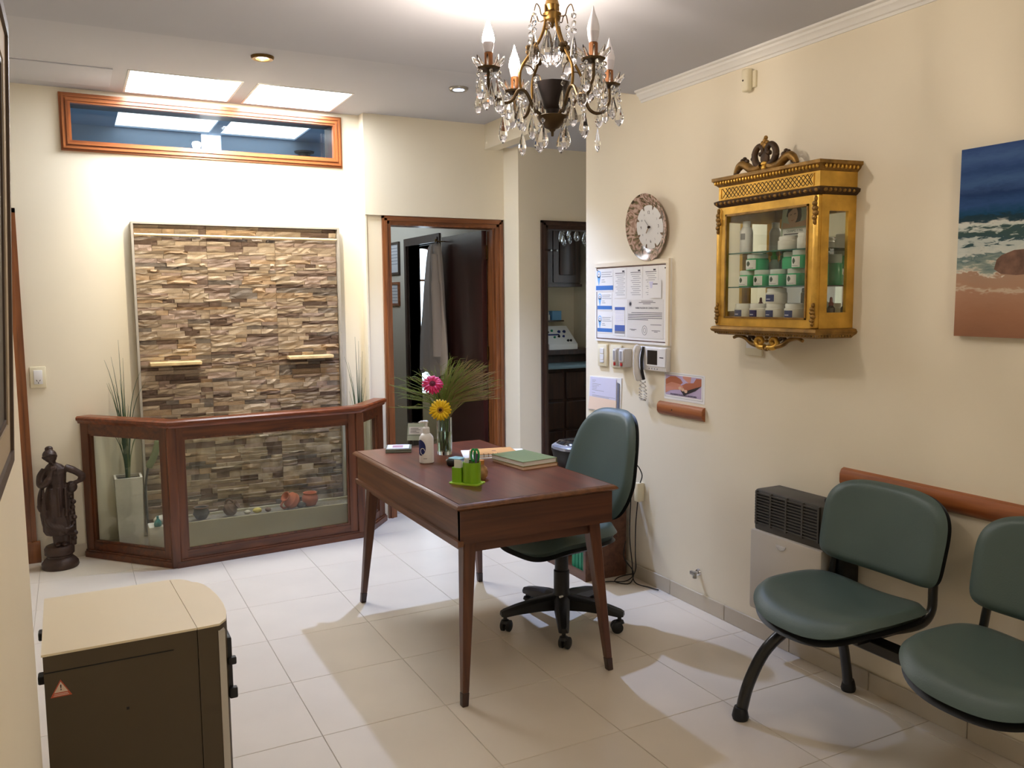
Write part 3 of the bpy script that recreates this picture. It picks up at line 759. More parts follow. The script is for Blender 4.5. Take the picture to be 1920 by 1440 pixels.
tag(obj('teal_bottle', G().lathe([(0, 0), (0.018, 0), (0.022, 0.012), (0.018, 0.03), (0.008, 0.042), (0.006, 0.056), (0.009, 0.06), (0, 0.06)], (0.385, 5.245, 0.186), 16), TEALG), 'tiny teal ceramic bottle standing on the cement block', 'bottle')
t = thing('artificial_leaf_branch', 'single broad green leaf leaning beside the planter behind the glass', 'plant', (0.42, 5.42, 0.0))
obj('stem', G().tube(catmull([(0.35, 5.43, 0.0), (0.34, 5.43, 0.35), (0.36, 5.43, 0.5)]), 0.006), DARKPOT, t)
obj('leaf', G().tube(catmull([(0.36, 5.43, 0.5), (0.40, 5.425, 0.58), (0.425, 5.42, 0.67)]), [0.004] + [0.02] * 11 + [0.002], 8, flat=0.25), BLADE_L, t)

# ================================================================== STATUE
st_ = thing('woman_statue', 'dark brown draped woman statue on a round plinth by the screen', 'statue', (-0.13, 5.33, 0))
S0 = Vector((-0.13, 5.33, 0))
obj('plinth', G().lathe([(0, 0), (0.092, 0), (0.097, 0.01), (0.094, 0.03), (0.078, 0.05), (0.066, 0.062), (0.066, 0.072), (0.076, 0.08), (0.077, 0.112), (0.068, 0.126), (0.05, 0.131), (0, 0.132)], S0, 32), STATUE, st_)
g = G()
def SP(x, y, z): return S0 + Vector((x, y, z))
def ringbody(rows, n=28, fold=0.0, nf=9):
    rr = []
    for (cx, cy, z, rx, ry, f) in rows:
        ring = []
        for k in range(n):
            a = 2 * PI * k / n
            q = 1 + f * (0.5 * math.sin(nf * a + z * 14) + 0.35 * math.sin((nf - 4) * a - z * 23))
            ring.append(g.bm.verts.new(SP(cx + rx * q * math.cos(a), cy + ry * q * math.sin(a), z)))
        rr.append(ring)
    for a, b in zip(rr, rr[1:]):
        for k in range(n): g.bm.faces.new((a[k], a[(k + 1) % n], b[(k + 1) % n], b[k]))
    g.bm.faces.new(list(reversed(rr[0]))); g.bm.faces.new(rr[-1])
# skirt and torso
ringbody([(0.005, 0, 0.19, 0.055, 0.045, 0.10), (0.002, 0, 0.215, 0.064, 0.052, 0.14), (-0.004, 0, 0.26, 0.062, 0.052, 0.16), (-0.008, -0.004, 0.31, 0.058, 0.05, 0.14),
          (-0.006, -0.004, 0.36, 0.056, 0.048, 0.11), (0.0, 0, 0.41, 0.052, 0.044, 0.09), (0.004, 0, 0.45, 0.046, 0.038, 0.08), (0.006, 0, 0.48, 0.038, 0.032, 0.05),
          (0.004, 0, 0.51, 0.042, 0.034, 0.05), (0.002, 0.0, 0.54, 0.046, 0.036, 0.04), (0.002, 0, 0.565, 0.046, 0.032, 0.03), (0.0, 0.002, 0.585, 0.034, 0.026, 0.0), (-0.004, -0.002, 0.60, 0.018, 0.018, 0)])
g.tube([SP(0.0, 0, 0.10), SP(-0.002, 0, 0.22)], [0.022, 0.026], 12)                       # shin and trunk below hem
g.tube([SP(0.028, -0.005, 0.12), SP(0.030, -0.005, 0.2)], [0.018, 0.02], 10)
g.ell(SP(-0.002, -0.03, 0.138), 0.014, 0.03, 0.01); g.ell(SP(0.025, -0.028, 0.138), 0.013, 0.028, 0.01)
for k in range(5):                                                                          # swept drapery ends
    g.tube(catmull([SP(-0.05 + 0.012 * k, -0.035, 0.31 - 0.01 * k), SP(-0.03 + 0.014 * k, -0.05, 0.25 - 0.006 * k), SP(0.035, -0.045, 0.225 - 0.006 * k), SP(0.062, -0.02, 0.235 - 0.012 * k)]), 0.008, 8)
for k in range(4):
    g.tube(catmull([SP(-0.05 + 0.03 * k, -0.034, 0.46), SP(-0.05 + 0.03 * k, -0.048, 0.38), SP(-0.045 + 0.028 * k, -0.05, 0.30)]), 0.006, 8)
g.tube(catmull([SP(-0.052, 0.0, 0.47), SP(-0.066, 0, 0.42), SP(-0.07, 0, 0.36), SP(-0.062, 0, 0.33)]), [0.01] * 12 + [0.012] * 6 + [0.006], 8)
# trunk with garland on her left
g.tube(catmull([SP(0.058, 0, 0.12), SP(0.062, 0, 0.25), SP(0.058, 0, 0.36), SP(0.06, 0, 0.44)]), 0.016, 10)
for k in range(9): g.ell(SP(0.066 + 0.006 * math.sin(k * 2.1), -0.012, 0.16 + 0.03 * k), 0.012, 0.012, 0.014, u=10, v=6)
g.ell(SP(0.066, -0.004, 0.455), 0.026, 0.022, 0.034)
# arms: right raised to the chin, left akimbo on the trunk
g.tube(catmull([SP(-0.036, 0.0, 0.565), SP(-0.056, -0.012, 0.53), SP(-0.058, -0.028, 0.488), SP(-0.042, -0.046, 0.49), SP(-0.02, -0.05, 0.53), SP(-0.012, -0.045, 0.565)], 4), [0.02] * 5 + [0.019] * 5 + [0.016] * 6 + [0.012] * 4 + [0.011], 10)
for k in range(4): g.tube(catmull([SP(-0.014 + 0.007 * k, -0.046, 0.562), SP(-0.012 + 0.007 * k, -0.055, 0.575), SP(-0.012 + 0.006 * k, -0.05, 0.588)], 3), 0.0042, 6)
g.tube(catmull([SP(0.042, 0.0, 0.57), SP(0.075, 0.0, 0.55), SP(0.112, 0.0, 0.515), SP(0.105, -0.006, 0.49), SP(0.08, -0.01, 0.478)], 4), [0.02] * 5 + [0.018] * 4 + [0.016] * 4 + [0.012] * 4, 10)
for k in range(4): g.tube(catmull([SP(0.08, -0.012 + 0.006 * k, 0.48), SP(0.062, -0.022 + 0.006 * k, 0.474), SP(0.056, -0.024 + 0.006 * k, 0.462)], 3), 0.0042, 6)
# neck and head, bowed
g.tube([SP(-0.002, 0, 0.58), SP(-0.010, -0.012, 0.618)], [0.017, 0.015], 12)
HM = Matrix.Rotation(0.45, 4, 'X') @ Matrix.Rotation(-0.25, 4, 'Y')
hc = SP(-0.014, -0.02, 0.638)
g.ell(hc, 0.027, 0.031, 0.036, M=HM)
def hp(x, y, z): return hc + HM @ Vector((x, y, z))
g.tube([hp(0, -0.029, 0.008), hp(0, -0.038, -0.006), hp(0, -0.03, -0.01)], [0.004, 0.005, 0.003], 6)
g.ell(hp(-0.010, -0.027, 0.006), 0.005, 0.003, 0.003, u=8, v=6); g.ell(hp(0.010, -0.027, 0.006), 0.005, 0.003, 0.003, u=8, v=6)
g.ell(hp(0, -0.029, -0.018), 0.008, 0.004, 0.003, u=8, v=6); g.ell(hp(0, -0.026, -0.03), 0.009, 0.007, 0.007, u=8, v=6)
g.ell(hp(-0.027, 0, -0.002), 0.004, 0.007, 0.009, u=8, v=6); g.ell(hp(0.027, 0, -0.002), 0.004, 0.007, 0.009, u=8, v=6)
g.ell(hp(0, 0.008, 0.008), 0.0305, 0.030, 0.033)
for k in range(9):
    a = PI * (k / 8); g.ell(hp(0.026 * math.cos(a), -0.010 - 0.012 * math.sin(a), 0.010 + 0.020 * math.sin(a)), 0.0065, 0.007, 0.0065, u=8, v=6)
g.ell(hp(0.006, 0.028, 0.036), 0.018, 0.017, 0.016, u=12, v=8)
me = bpy.data.meshes.new('figure'); g.bm.to_mesh(me); g.bm.free()
tmp = bpy.data.objects.new('tmp', me); C.objects.link(tmp)
md = tmp.modifiers.new('r', 'REMESH'); md.mode = 'VOXEL'; md.voxel_size = 0.003; md.use_smooth_shade = True
dg = bpy.context.evaluated_depsgraph_get()
me2 = bpy.data.meshes.new_from_object(tmp.evaluated_get(dg)); bpy.data.objects.remove(tmp)
me2.name = 'figure'; me2.transform(Matrix.Translation(-S0)); me2.transform(Matrix.Diagonal((1.2, 1.12, 1.0, 1))); me2.materials.clear(); me2.materials.append(STATUE)
fo = bpy.data.objects.new('figure', me2); C.objects.link(fo); fo.parent = st_
obj('white_chip', G().box(-0.2, -0.165, 5.268, 5.272, 0.018, 0.024), PAPER, st_)

# socket on the back wall
so = thing('wall_socket', 'ivory wall socket on the back wall above the statue', 'socket', (-0.185, YB, 1.07))
obj('plate', G().rbox(-0.226, -0.145, YB - 0.012, YB, 1.01, 1.133, 0.004), IVORY, so)
obj('insert', G().rbox(-0.207, -0.163, YB - 0.016, YB - 0.01, 1.033, 1.113, 0.002), WHITEP, so)
Ms = Matrix(((1, 0, 0, -0.185), (0, 0, -1, YB - 0.016), (0, 1, 0, 1.05), (0, 0, 0, 1)))
for x, y, a in ((-0.008, 0.004, 0.5), (0.008, 0.004, -0.5), (0, -0.009, 0)):
    M2 = Ms @ Matrix.Translation((x, y, 0)) @ Matrix.Rotation(a, 4, 'Z')
    obj('slot', G().prism(rect(-0.0015, 0.0015, -0.005, 0.005), M2, 0.0006), BLACKP, so)

# ================================================================== DESK
X0, X1, Y0, Y1, ZT = 1.183, 1.882, 2.705, 3.97, 0.762
dk = thing('writing_desk', 'brown wooden writing desk with splayed tapered legs in mid room', 'desk', ((X0 + X1) / 2, (Y0 + Y1) / 2, 0))
g = G()
def rr_(o, z): return [Vector((X0 + o, Y0 + o, z)), Vector((X1 - o, Y0 + o, z)), Vector((X1 - o, Y1 - o, z)), Vector((X0 + o, Y1 - o, z))]
V = [[g.bm.verts.new(p) for p in rr_(o, z)] for o, z in ((0.022, 0.728), (0.02, 0.735), (0.006, 0.742), (0.0, 0.747), (0.002, 0.752), (0.012, 0.760), (0.016, 0.762), (0.017, 0.759), (0.019, 0.759), (0.020, 0.762))]
for a, b in zip(V, V[1:]):
    for k in range(4): g.bm.faces.new((a[k], a[(k + 1) % 4], b[(k + 1) % 4], b[k]))
g.bm.faces.new(list(reversed(V[0]))); 
obj('top_moulding', g, DESK, dk)
obj('desk_top', G().box(X0 + 0.0205, X1 - 0.0205, Y0 + 0.0205, Y1 - 0.0205, 0.735, ZT), DESK_TOP, dk)
obj('side_apron', G().box(X0 + 0.02, X0 + 0.04, Y0 + 0.02, Y1 - 0.02, 0.625, 0.735).box(X0 + 0.008, X0 + 0.03, Y0 + 0.012, Y1 - 0.012, 0.605, 0.625), DESK, dk)
obj('side_apron', G().box(X1 - 0.04, X1 - 0.02, Y0 + 0.02, Y1 - 0.02, 0.625, 0.735), DESK, dk)
obj('end_apron', G().box(X0 + 0.02, X1 - 0.02, Y0 + 0.018, Y0 + 0.038, 0.612, 0.735), DESK_X, dk)
obj('end_apron', G().box(X0 + 0.04, X1 - 0.04, Y1 - 0.04, Y1 - 0.02, 0.625, 0.735), DESK_X, dk)
cx, cy = (X0 + X1) / 2, (Y0 + Y1) / 2
lx, ly = (X1 - X0) / 2, (Y1 - Y0) / 2
for ya, yb in ((Y0 + 0.07, Y0 + 0.088), (Y1 - 0.088, Y1 - 0.07)): obj('lower_rail', G().box(cx - lx + 0.07, cx + lx - 0.07, ya, yb, 0.562, 0.612), DESK_X, dk)
for xa, xb in ((X0 + 0.058, X0 + 0.076), (X1 - 0.076, X1 - 0.058)): obj('lower_rail', G().box(xa, xb, Y0 + 0.088, Y1 - 0.088, 0.562, 0.612), DESK, dk)
for sx_ in (-1, 1):
    for sy_ in (-1, 1):
        tx, ty = cx + sx_ * (lx - 0.078), cy + sy_ * (ly - 0.085); bx, by = cx + sx_ * (lx - 0.028), cy + sy_ * (ly - 0.022)
        def ql(p0, p1, w0, w1):
            q = G(); rows = []
            for p, w in ((p0, w0), (p1, w1)): rows.append([Vector((p[0] + a * w, p[1] + b * w, p[2])) for a, b in ((-1, -1), (1, -1), (1, 1), (-1, 1))])
            V = [[q.bm.verts.new(p) for p in r] for r in rows]
            for k in range(4): q.bm.faces.new((V[0][k], V[0][(k + 1) % 4], V[1][(k + 1) % 4], V[1][k]))
            q.bm.faces.new(V[1]); q.bm.faces.new(list(reversed(V[0])))
            bmesh.ops.bevel(q.bm, geom=[e for e in q.bm.edges], offset=0.003, segments=1, affect='EDGES')
            return q
        m_ = 0.052 / 0.62
        mx, my = bx + (tx - bx) * m_, by + (ty - by) * m_
        lg = obj('leg', ql((tx, ty, 0.622), (mx, my, 0.05), 0.0265, 0.0135), DESK_LEG, dk)
        obj('foot_cap', ql((mx, my, 0.052), (bx, by, 0.0), 0.0142, 0.013), DARKW, lg)

# ---- things on the desk
ZD = ZT
t = thing('card_case_stack', 'flat stack of grey cases with a printed card at the desk corner', 'case', (1.385, 3.86, ZD), R(-22))
Mk = root_matrix(t)
for k in range(2):
    obj('case', G().rbox(-0.062, 0.062, -0.062, 0.062, 0.010 * k, 0.010 * k + 0.009, 0.002, 1, M=Mk), CARDC, t)
obj('card', G().box(-0.055, 0.05, -0.055, 0.055, 0.0195, 0.0205, M=Mk), PAPER_L, t)
obj('card_print', G().box(-0.03, 0.02, -0.03, 0.03, 0.0206, 0.021, M=Mk), mat('card_print', (170, 130, 140), 0.6), t)
t = thing('sign_holder', 'clear acrylic sign holder with printed card leaning behind the pump bottle', 'sign', (1.50, 3.93, ZD), R(-30))
Mk = root_matrix(t) @ Matrix.Rotation(R(-24), 4, 'X')
obj('acrylic', G().box(-0.055, 0.055, -0.001, 0.002, 0.002, 0.125, M=Mk), GLASS, t)
obj('foot', G().box(-0.055, 0.055, -0.045, 0.0, 0.0, 0.003, M=root_matrix(t)), GLASS, t)
obj('card', G().box(-0.045, 0.05, -0.003, -0.0012, 0.03, 0.12, M=Mk), SAGE, t)
Mt = Mk @ Matrix(((1, 0, 0, 0), (0, 0, -1, -0.0031), (0, 1, 0, 0), (0, 0, 0, 1)))
obj('card_panel', G().prism(rect(-0.038, 0.042, 0.062, 0.1), Mt, 0.0003), PAPER, t)
lines([(-0.03, 0.01, 0.092), (-0.03, 0.02, 0.085), (-0.03, 0.0, 0.078), (-0.03, 0.015, 0.071), (-0.045, 0.05, 0.056)], Mt @ Matrix.Translation((0, 0, 0.0003)), INK, t)
# pump bottle
t = thing('pump_bottle', 'white pump dispenser bottle with a navy oval label on the desk', 'bottle', (1.391, 3.511, ZD), R(-12))
Mk = root_matrix(t)
obj('body', G().lathe([(0, 0), (0.029, 0), (0.033, 0.004), (0.033, 0.105), (0.031, 0.118), (0.022, 0.131), (0.014, 0.135), (0, 0.135)], n=32, M=Mk), WHITEP, t)
cap = obj('pump_collar', G().lathe([(0.015, 0.135), (0.016, 0.137), (0.016, 0.158), (0.012, 0.162), (0, 0.162)], n=24, M=Mk), WHITEP, t)
obj('pump_head', G().lathe([(0.007, 0.162), (0.007, 0.18), (0.009, 0.182), (0.009, 0.19), (0, 0.192)], n=16, M=Mk).tube([Mk @ Vector(p) for p in ((0.004, 0, 0.187), (-0.024, -0.006, 0.188), (-0.034, -0.008, 0.184))], [0.006, 0.005, 0.004], 8), WHITEP, cap)
def cyl_patch(fn, r, n, m, M):
    """decal wrapped on a cylinder; fn(i/n, j/m) -> (angle, z)"""
    q = G(); q.grid(lambda u, v: M @ Vector((r * math.cos(fn(u, v)[0]), r * math.sin(fn(u, v)[0]), fn(u, v)[1])), n, m); return q
obj('oval_label', cyl_patch(lambda u, v: (R(-152) + math.cos(PI * (v - 0.5)) * R(52) * (u - 0.5) * 2 * 0.9, 0.072 + 0.036 * math.sin(PI * (v - 0.5))), 0.0335, 10, 12, Mk), BLUE_D, t)
pts = [(R(-128) + R(14) * math.cos(a) * (1 + 0.2 * a), 0.058 + 0.010 * math.sin(a) * (1 + 0.15 * a)) for a in [k * 0.45 for k in range(14)]]
obj('label_swirl', G().tube([Mk @ Vector((0.0338 * math.cos(a), 0.0338 * math.sin(a), z)) for a, z in pts], 0.0012, 5), PAPER, t)
obj('label_print', cyl_patch(lambda u, v: (R(-125) + u * R(28), 0.022 + v * 0.003), 0.0334, 5, 1, Mk), INK_L, t)
# vase with flowers
VX, VY = 1.545, 3.665
t = thing('glass_vase', 'clear cylindrical glass vase of water and stems on the desk', 'vase', (VX, VY, ZD))
obj('glass', G().lathe([(0, 0), (0.034, 0), (0.036, 0.003), (0.036, 0.178), (0.033, 0.178), (0.0325, 0.016), (0, 0.016)], (VX, VY, ZD), 32), VASEG, t)
obj('water', G().lathe([(0, 0.017), (0.0318, 0.017), (0.0318, 0.11), (0, 0.11)], (VX, VY, ZD), 24), WATER, t)
def petal_mesh(m, L, w):
    g = G()
    def f(u, v):
        x = L * u; ww = w * (0.35 + 0.65 * math.sin(PI * min(1, u * 0.72 + 0.1))) * (1 if u < 0.9 else 0.75)
        return Vector((x, (v - 0.5) * ww, 0.10 * L * math.sin(u * PI * 0.8) - 0.16 * L * u * u - 0.03 * L * (1 - (2 * v - 1) ** 2)))
    g.slab(f, lambda u, v: f(u, v) - Vector((0, 0, 0.0006)), 5, 2)
    bmesh.ops.recalc_face_normals(g.bm, faces=g.bm.faces)
    me = bpy.data.meshes.new('petal'); g.bm.to_mesh(me); g.bm.free(); me.materials.append(m)
    me.polygons.foreach_set('use_smooth', [True] * len(me.polygons)); return me
def gerbera(pos, nrm, rad, m, heart, ringm, label, stem_to):
    pos = Vector(pos); nrm = Vector(nrm).normalized()
    t = thing('gerbera', label, 'flower', pos)
    Q = Matrix.Translation(pos) @ nrm.to_track_quat('Z', 'Y').to_matrix().to_4x4()
    me = petal_mesh(m, rad * 0.8, rad * 0.26)
    for ring, (n, s, tilt, zo) in enumerate(((20, 1.0, 0.08, 0.0), (16, 0.82, -0.12, 0.003))):
        for k in range(n):
            a = 2 * PI * (k + 0.5 * ring) / n + random.uniform(-0.05, 0.05)
            inst('petal', me, t, Q @ Matrix.Rotation(a, 4, 'Z') @ Matrix.Translation((rad * 0.22, 0, zo)) @ Matrix.Rotation(tilt + random.uniform(-0.08, 0.08), 4, 'Y') @ Matrix.Scale(s * random.uniform(0.93, 1.05), 4))
    obj('flower_ring', G().lathe([(0.0, 0.006), (rad * 0.26, 0.006), (rad * 0.32, 0.003), (rad * 0.3, -0.003), (0, -0.004)], n=20, M=Q), ringm, t)
    obj('flower_heart', G().lathe([(0.0, 0.009), (rad * 0.12, 0.0085), (rad * 0.17, 0.005), (0, 0.004)], n=14, M=Q), heart, t)
    b = pos - nrm * 0.03
    obj('stem', G().tube(catmull([pos - nrm * 0.003, b, Vector(stem_to) + Vector((0, 0, 0.12)), stem_to]), 0.0035, 8), STEM, t)
gerbera((1.468, 3.615, 1.106), (-0.28, -0.62, 0.55), 0.050, PINK, PINK_D, PINK_D, 'bright pink gerbera leaning over the rim of the glass vase', (VX + 0.008, VY + 0.004, 0.79))
gerbera((1.492, 3.585, 0.986), (-0.30, -0.92, 0.12), 0.051, YELLOW, BROWN_D, YELLOW_D, 'yellow gerbera with dark centre in front of the glass vase rim', (VX - 0.012, VY - 0.006, 0.785))
fs = thing('feathery_greenery', 'wide spray of feathery green and olive twigs in the glass vase', 'foliage', (VX, VY, ZD + 0.1))
rf = random.Random(5); gg = [G(), G()]
for k in range(330):
    side = rf.uniform(-1, 1)
    if rf.random() < 0.6: side = rf.uniform(0.0, 1.05)
    lat = side * 0.24; h = rf.uniform(0.03, 0.24) * (1.0 - 0.25 * abs(side)) + (0.05 if side > 0.2 else 0)
    dep = rf.uniform(-0.06, 0.1)
    e = Vector((VX, VY, ZD + 0.19)) + rgt * lat + Vector((0, dep, h))
    mid = Vector((VX, VY, ZD + 0.2)) + rgt * lat * 0.4 + Vector((0, dep * 0.4, h * 0.62))
    q = gg[1] if (side > 0.45 and rf.random() < 0.75) or rf.random() < 0.15 else gg[0]
    st_pt = Vector((VX + rf.uniform(-0.02, 0.02), VY + rf.uniform(-0.02, 0.02), ZD + 0.17))
    q.tube([st_pt, mid, e + Vector((0, 0, -0.01)) * rf.random(), e + rgt * 0.025 * (1 if side > 0 else -1) + Vector((0, 0, 0.012 * rf.uniform(-1, 1)))], [0.0012, 0.0012, 0.001, 0.0004], 4)
    for s in range(3):
        p = mid.lerp(e, rf.uniform(0.1, 0.95)); d = (e - mid).normalized() * rf.uniform(0.015, 0.035) + Vector((rf.uniform(-1, 1), rf.uniform(-1, 1), rf.uniform(-0.6, 1))) * 0.012
        q.tube([p, p + d], [0.0009, 0.0003], 3)
obj('green_sprays', gg[0], FOLI, fs, kind='stuff'); obj('olive_twigs', gg[1], FOLI_B, fs, kind='stuff')
for k in range(6): 
    a = k * 1.05
    obj('stem', G().tube([(VX + 0.014 * math.cos(a), VY + 0.014 * math.sin(a), ZD + 0.02), (VX + 0.02 * math.cos(a + 1), VY + 0.02 * math.sin(a + 1), ZD + 0.19)], 0.0025, 6), STEM, fs)
# pen holder
ph = thing('pen_holder', 'lime green two-cup pen holder at the near side of the desk', 'pen holder', (1.372, 3.03, ZD), R(-52))
Mk = root_matrix(ph)
def rpoly(hx, hy, r, n=4, cx=0, cy=0):
    out = []
    for sx_, sy_, a0 in ((1, 1, 0), (-1, 1, 90), (-1, -1, 180), (1, -1, 270)):
        for k in range(n + 1):
            a = R(a0 + 90 * k / n); out.append((cx + sx_ * (hx - r) + r * math.cos(a), cy + sy_ * (hy - r) + r * math.sin(a)))
    return out
obj('base', G().prism(rpoly(0.066, 0.04, 0.014), Mk, 0.005), LIME_L, ph)
def cup(cx, cy, hx, hy, r, h):
    q = G(); o = rpoly(hx, hy, r, 6, cx, cy); i = rpoly(hx - 0.003, hy - 0.003, max(r - 0.003, 0.001), 6, cx, cy); n = len(o)
    rows = [[Mk @ Vector((x, y, 0.005)) for x, y in o], [Mk @ Vector((x, y, h)) for x, y in o], [Mk @ Vector((x, y, h)) for x, y in i], [Mk @ Vector((x, y, 0.01)) for x, y in i]]
    V = [[q.bm.verts.new(p) for p in r_] for r_ in rows]
    for a, b in zip(V, V[1:]):
        for k in range(n): q.bm.faces.new((a[k], a[(k + 1) % n], b[(k + 1) % n], b[k]))
    q.bm.faces.new(list(reversed(V[0]))); q.bm.faces.new(V[-1]); return q
obj('tall_cup', cup(0.022, 0, 0.034, 0.03, 0.024, 0.088), LIME, ph)
obj('short_cup', cup(-0.036, 0, 0.021, 0.026, 0.006, 0.064), LIME, ph)
def in_holder(name, x, y, z0, z1, lean, r, m, label, capm=None, cat='pen'):
    t = thing(name, label, cat, Mk @ Vector((x, y, z0)))
    a, b = Mk @ Vector((x, y, z0)), Mk @ Vector((x + lean[0], y + lean[1], z1))
    o = obj('barrel', G().tube([a, a.lerp(b, 0.93), b], [r, r, r * 0.75], 10), m, t)
    if capm: obj('cap', G().tube([a.lerp(b, 0.7), b + (b - a).normalized() * 0.002], [r * 1.12, r * 1.1], 10), capm, t)
    return t
in_holder('pen', 0.006, 0.012, 0.012, 0.128, (0.004, 0.004), 0.0055, DGREENPEN, 'dark green pen standing in the tall lime cup', PAPER_P)
in_holder('pen', 0.034, -0.008, 0.012, 0.122, (0.014, 0.002), 0.0045, PURPLEPEN, 'purple grey pen on the right of the tall lime cup', PURPLEPEN)
in_holder('pen', 0.044, 0.006, 0.012, 0.104, (0.004, 0.003), 0.004, REDPEN, 'short maroon pen at the edge of the tall lime cup')
t = thing('scissors', 'pair of scissors with bright green handle loops in the lime cup', 'scissors', Mk @ Vector((0.02, 0.002, 0.012)))
obj('blades', G().box(0.012, 0.028, 0.001, 0.003, 0.012, 0.09, M=Mk), STEEL, t)
for s_ in (-1, 1):
    obj('handle', G().tube([Mk @ Vector((0.024 + s_ * 0.006 + 0.010 * math.cos(a) + 0.012, 0.002 + 0.002 * s_, 0.116 + 0.024 * math.sin(a))) for a in [2 * PI * k / 16 for k in range(16)]], 0.0045, 8, closed=True), GREENPEN, t)
t = thing('paper_slips', 'white paper slips standing in the short lime cup', 'paper', Mk @ Vector((-0.036, 0, 0.012)))
for k in range(3): obj('slip', G().box(-0.052, -0.02, -0.010 + 0.006 * k, -0.0085 + 0.006 * k, 0.012, 0.094 - 0.004 * k, M=Mk), PAPER, t)
t = thing('glue_stick', 'white glue stick tube standing at the left of the tall lime cup', 'glue stick', Mk @ Vector((-0.004, -0.004, 0.012)))
obj('tube', G().lathe([(0, 0.012), (0.009, 0.012), (0.009, 0.085), (0.0098, 0.085), (0.0098, 0.104), (0, 0.105)], (0.0, -0.002, 0), 14, M=Mk), WHITEP, t)
# jar, punch, notebooks
t = thing('corked_jar', 'small round patterned jar with a cork behind the lime pen holder', 'jar', (1.455, 3.075, ZD))
obj('body', G().lathe([(0, 0), (0.018, 0), (0.028, 0.014), (0.03, 0.03), (0.026, 0.046), (0.016, 0.056), (0.015, 0.062), (0, 0.062)], (1.455, 3.075, ZD), 24), mat('jar_pattern', (170, 128, 84), 0.35, var=0.4, vscale=45), t)
obj('cork', G().lathe([(0, 0.06), (0.0135, 0.06), (0.0145, 0.078), (0, 0.079)], (1.455, 3.075, ZD), 16), CORK, t)
t = thing('desk_telephone', 'flat black telephone handset with pale blue keypad behind the pen holder', 'telephone', (1.50, 3.33, ZD), R(-62))
Mk = root_matrix(t)
obj('body', G().rbox(-0.085, 0.085, -0.032, 0.032, 0.0, 0.034, 0.012, 3, M=Mk), BLACKP, t)
obj('keypad', G().rbox(-0.075, -0.012, -0.026, 0.026, 0.033, 0.038, 0.002, 1, M=Mk), mat('pale_cyan', (150, 196, 200), 0.5), t)
obj('antenna', G().lathe([(0.006, 0), (0.006, 0.03), (0, 0.032)], n=10, M=Mk @ Matrix.Translation((-0.085, 0.012, 0.016)) @ Matrix.Rotation(R(-90), 4, 'Y')), GREYW, t)
def book(name, x, y, z, w, l, h, rz, cover, label, rings=False, pages=PAPER):
    t = thing(name, label, 'notebook', (x, y, z), rz)
    Mb = root_matrix(t)
    obj('page_block', G().box(-w / 2 + 0.002, w / 2 - 0.003, -l / 2 + 0.003, l / 2 - 0.003, 0.0015, h - 0.0015, M=Mb), pages, t)
    obj('cover', G().box(-w / 2, w / 2, -l / 2, l / 2, 0, 0.0015, M=Mb).box(-w / 2, w / 2, -l / 2, l / 2, h - 0.0018, h, M=Mb), cover, t)
    if rings:
        for k in range(9):
            yy = -l / 2 + l * (k + 0.5) / 9
            obj('ring', G().tube([Mb @ Vector((-w / 2 + 0.004 + 0.007 * math.cos(a), yy, h / 2 + 0.009 * math.sin(a))) for a in [2 * PI * q / 12 for q in range(12)]], 0.0012, 5, closed=True), BROWN_D, t)
    else:
        obj('spine', G().box(w / 2 - 0.002, w / 2, -l / 2, l / 2, 0.0015, h - 0.0018, M=Mb), cover, t)
    return t
book('notebook', 1.765, 3.27, ZD, 0.185, 0.25, 0.014, R(6), BROWNB, 'brown covered notebook underneath the green one on the desk', pages=PAPER_P)
book('notebook', 1.762, 3.275, ZD + 0.014, 0.185, 0.245, 0.021, R(8), GREENB, 'green cloth notebook lying on top of the brown notebook')
b = book('ring_notebook', 1.742, 3.535, ZD + 0.004, 0.15, 0.2, 0.014, R(78), ORANGEB, 'orange kraft ring notebook lying on white sheets at the desk edge', rings=True)
flat(circ(0.011, 16), root_matrix(b) @ Matrix.Translation((0.0, 0.0, 0.0142)), BROWNB, b, 'cover_print')
t = tag(obj('loose_sheets', G().box(-0.11, 0.11, -0.15, 0.15, 0, 0.0036, M=Matrix.Translation((1.745, 3.54, ZD)) @ Matrix.Rotation(R(70), 4, 'Z')), PAPER), 'loose white sheets under the orange ring notebook', 'paper')

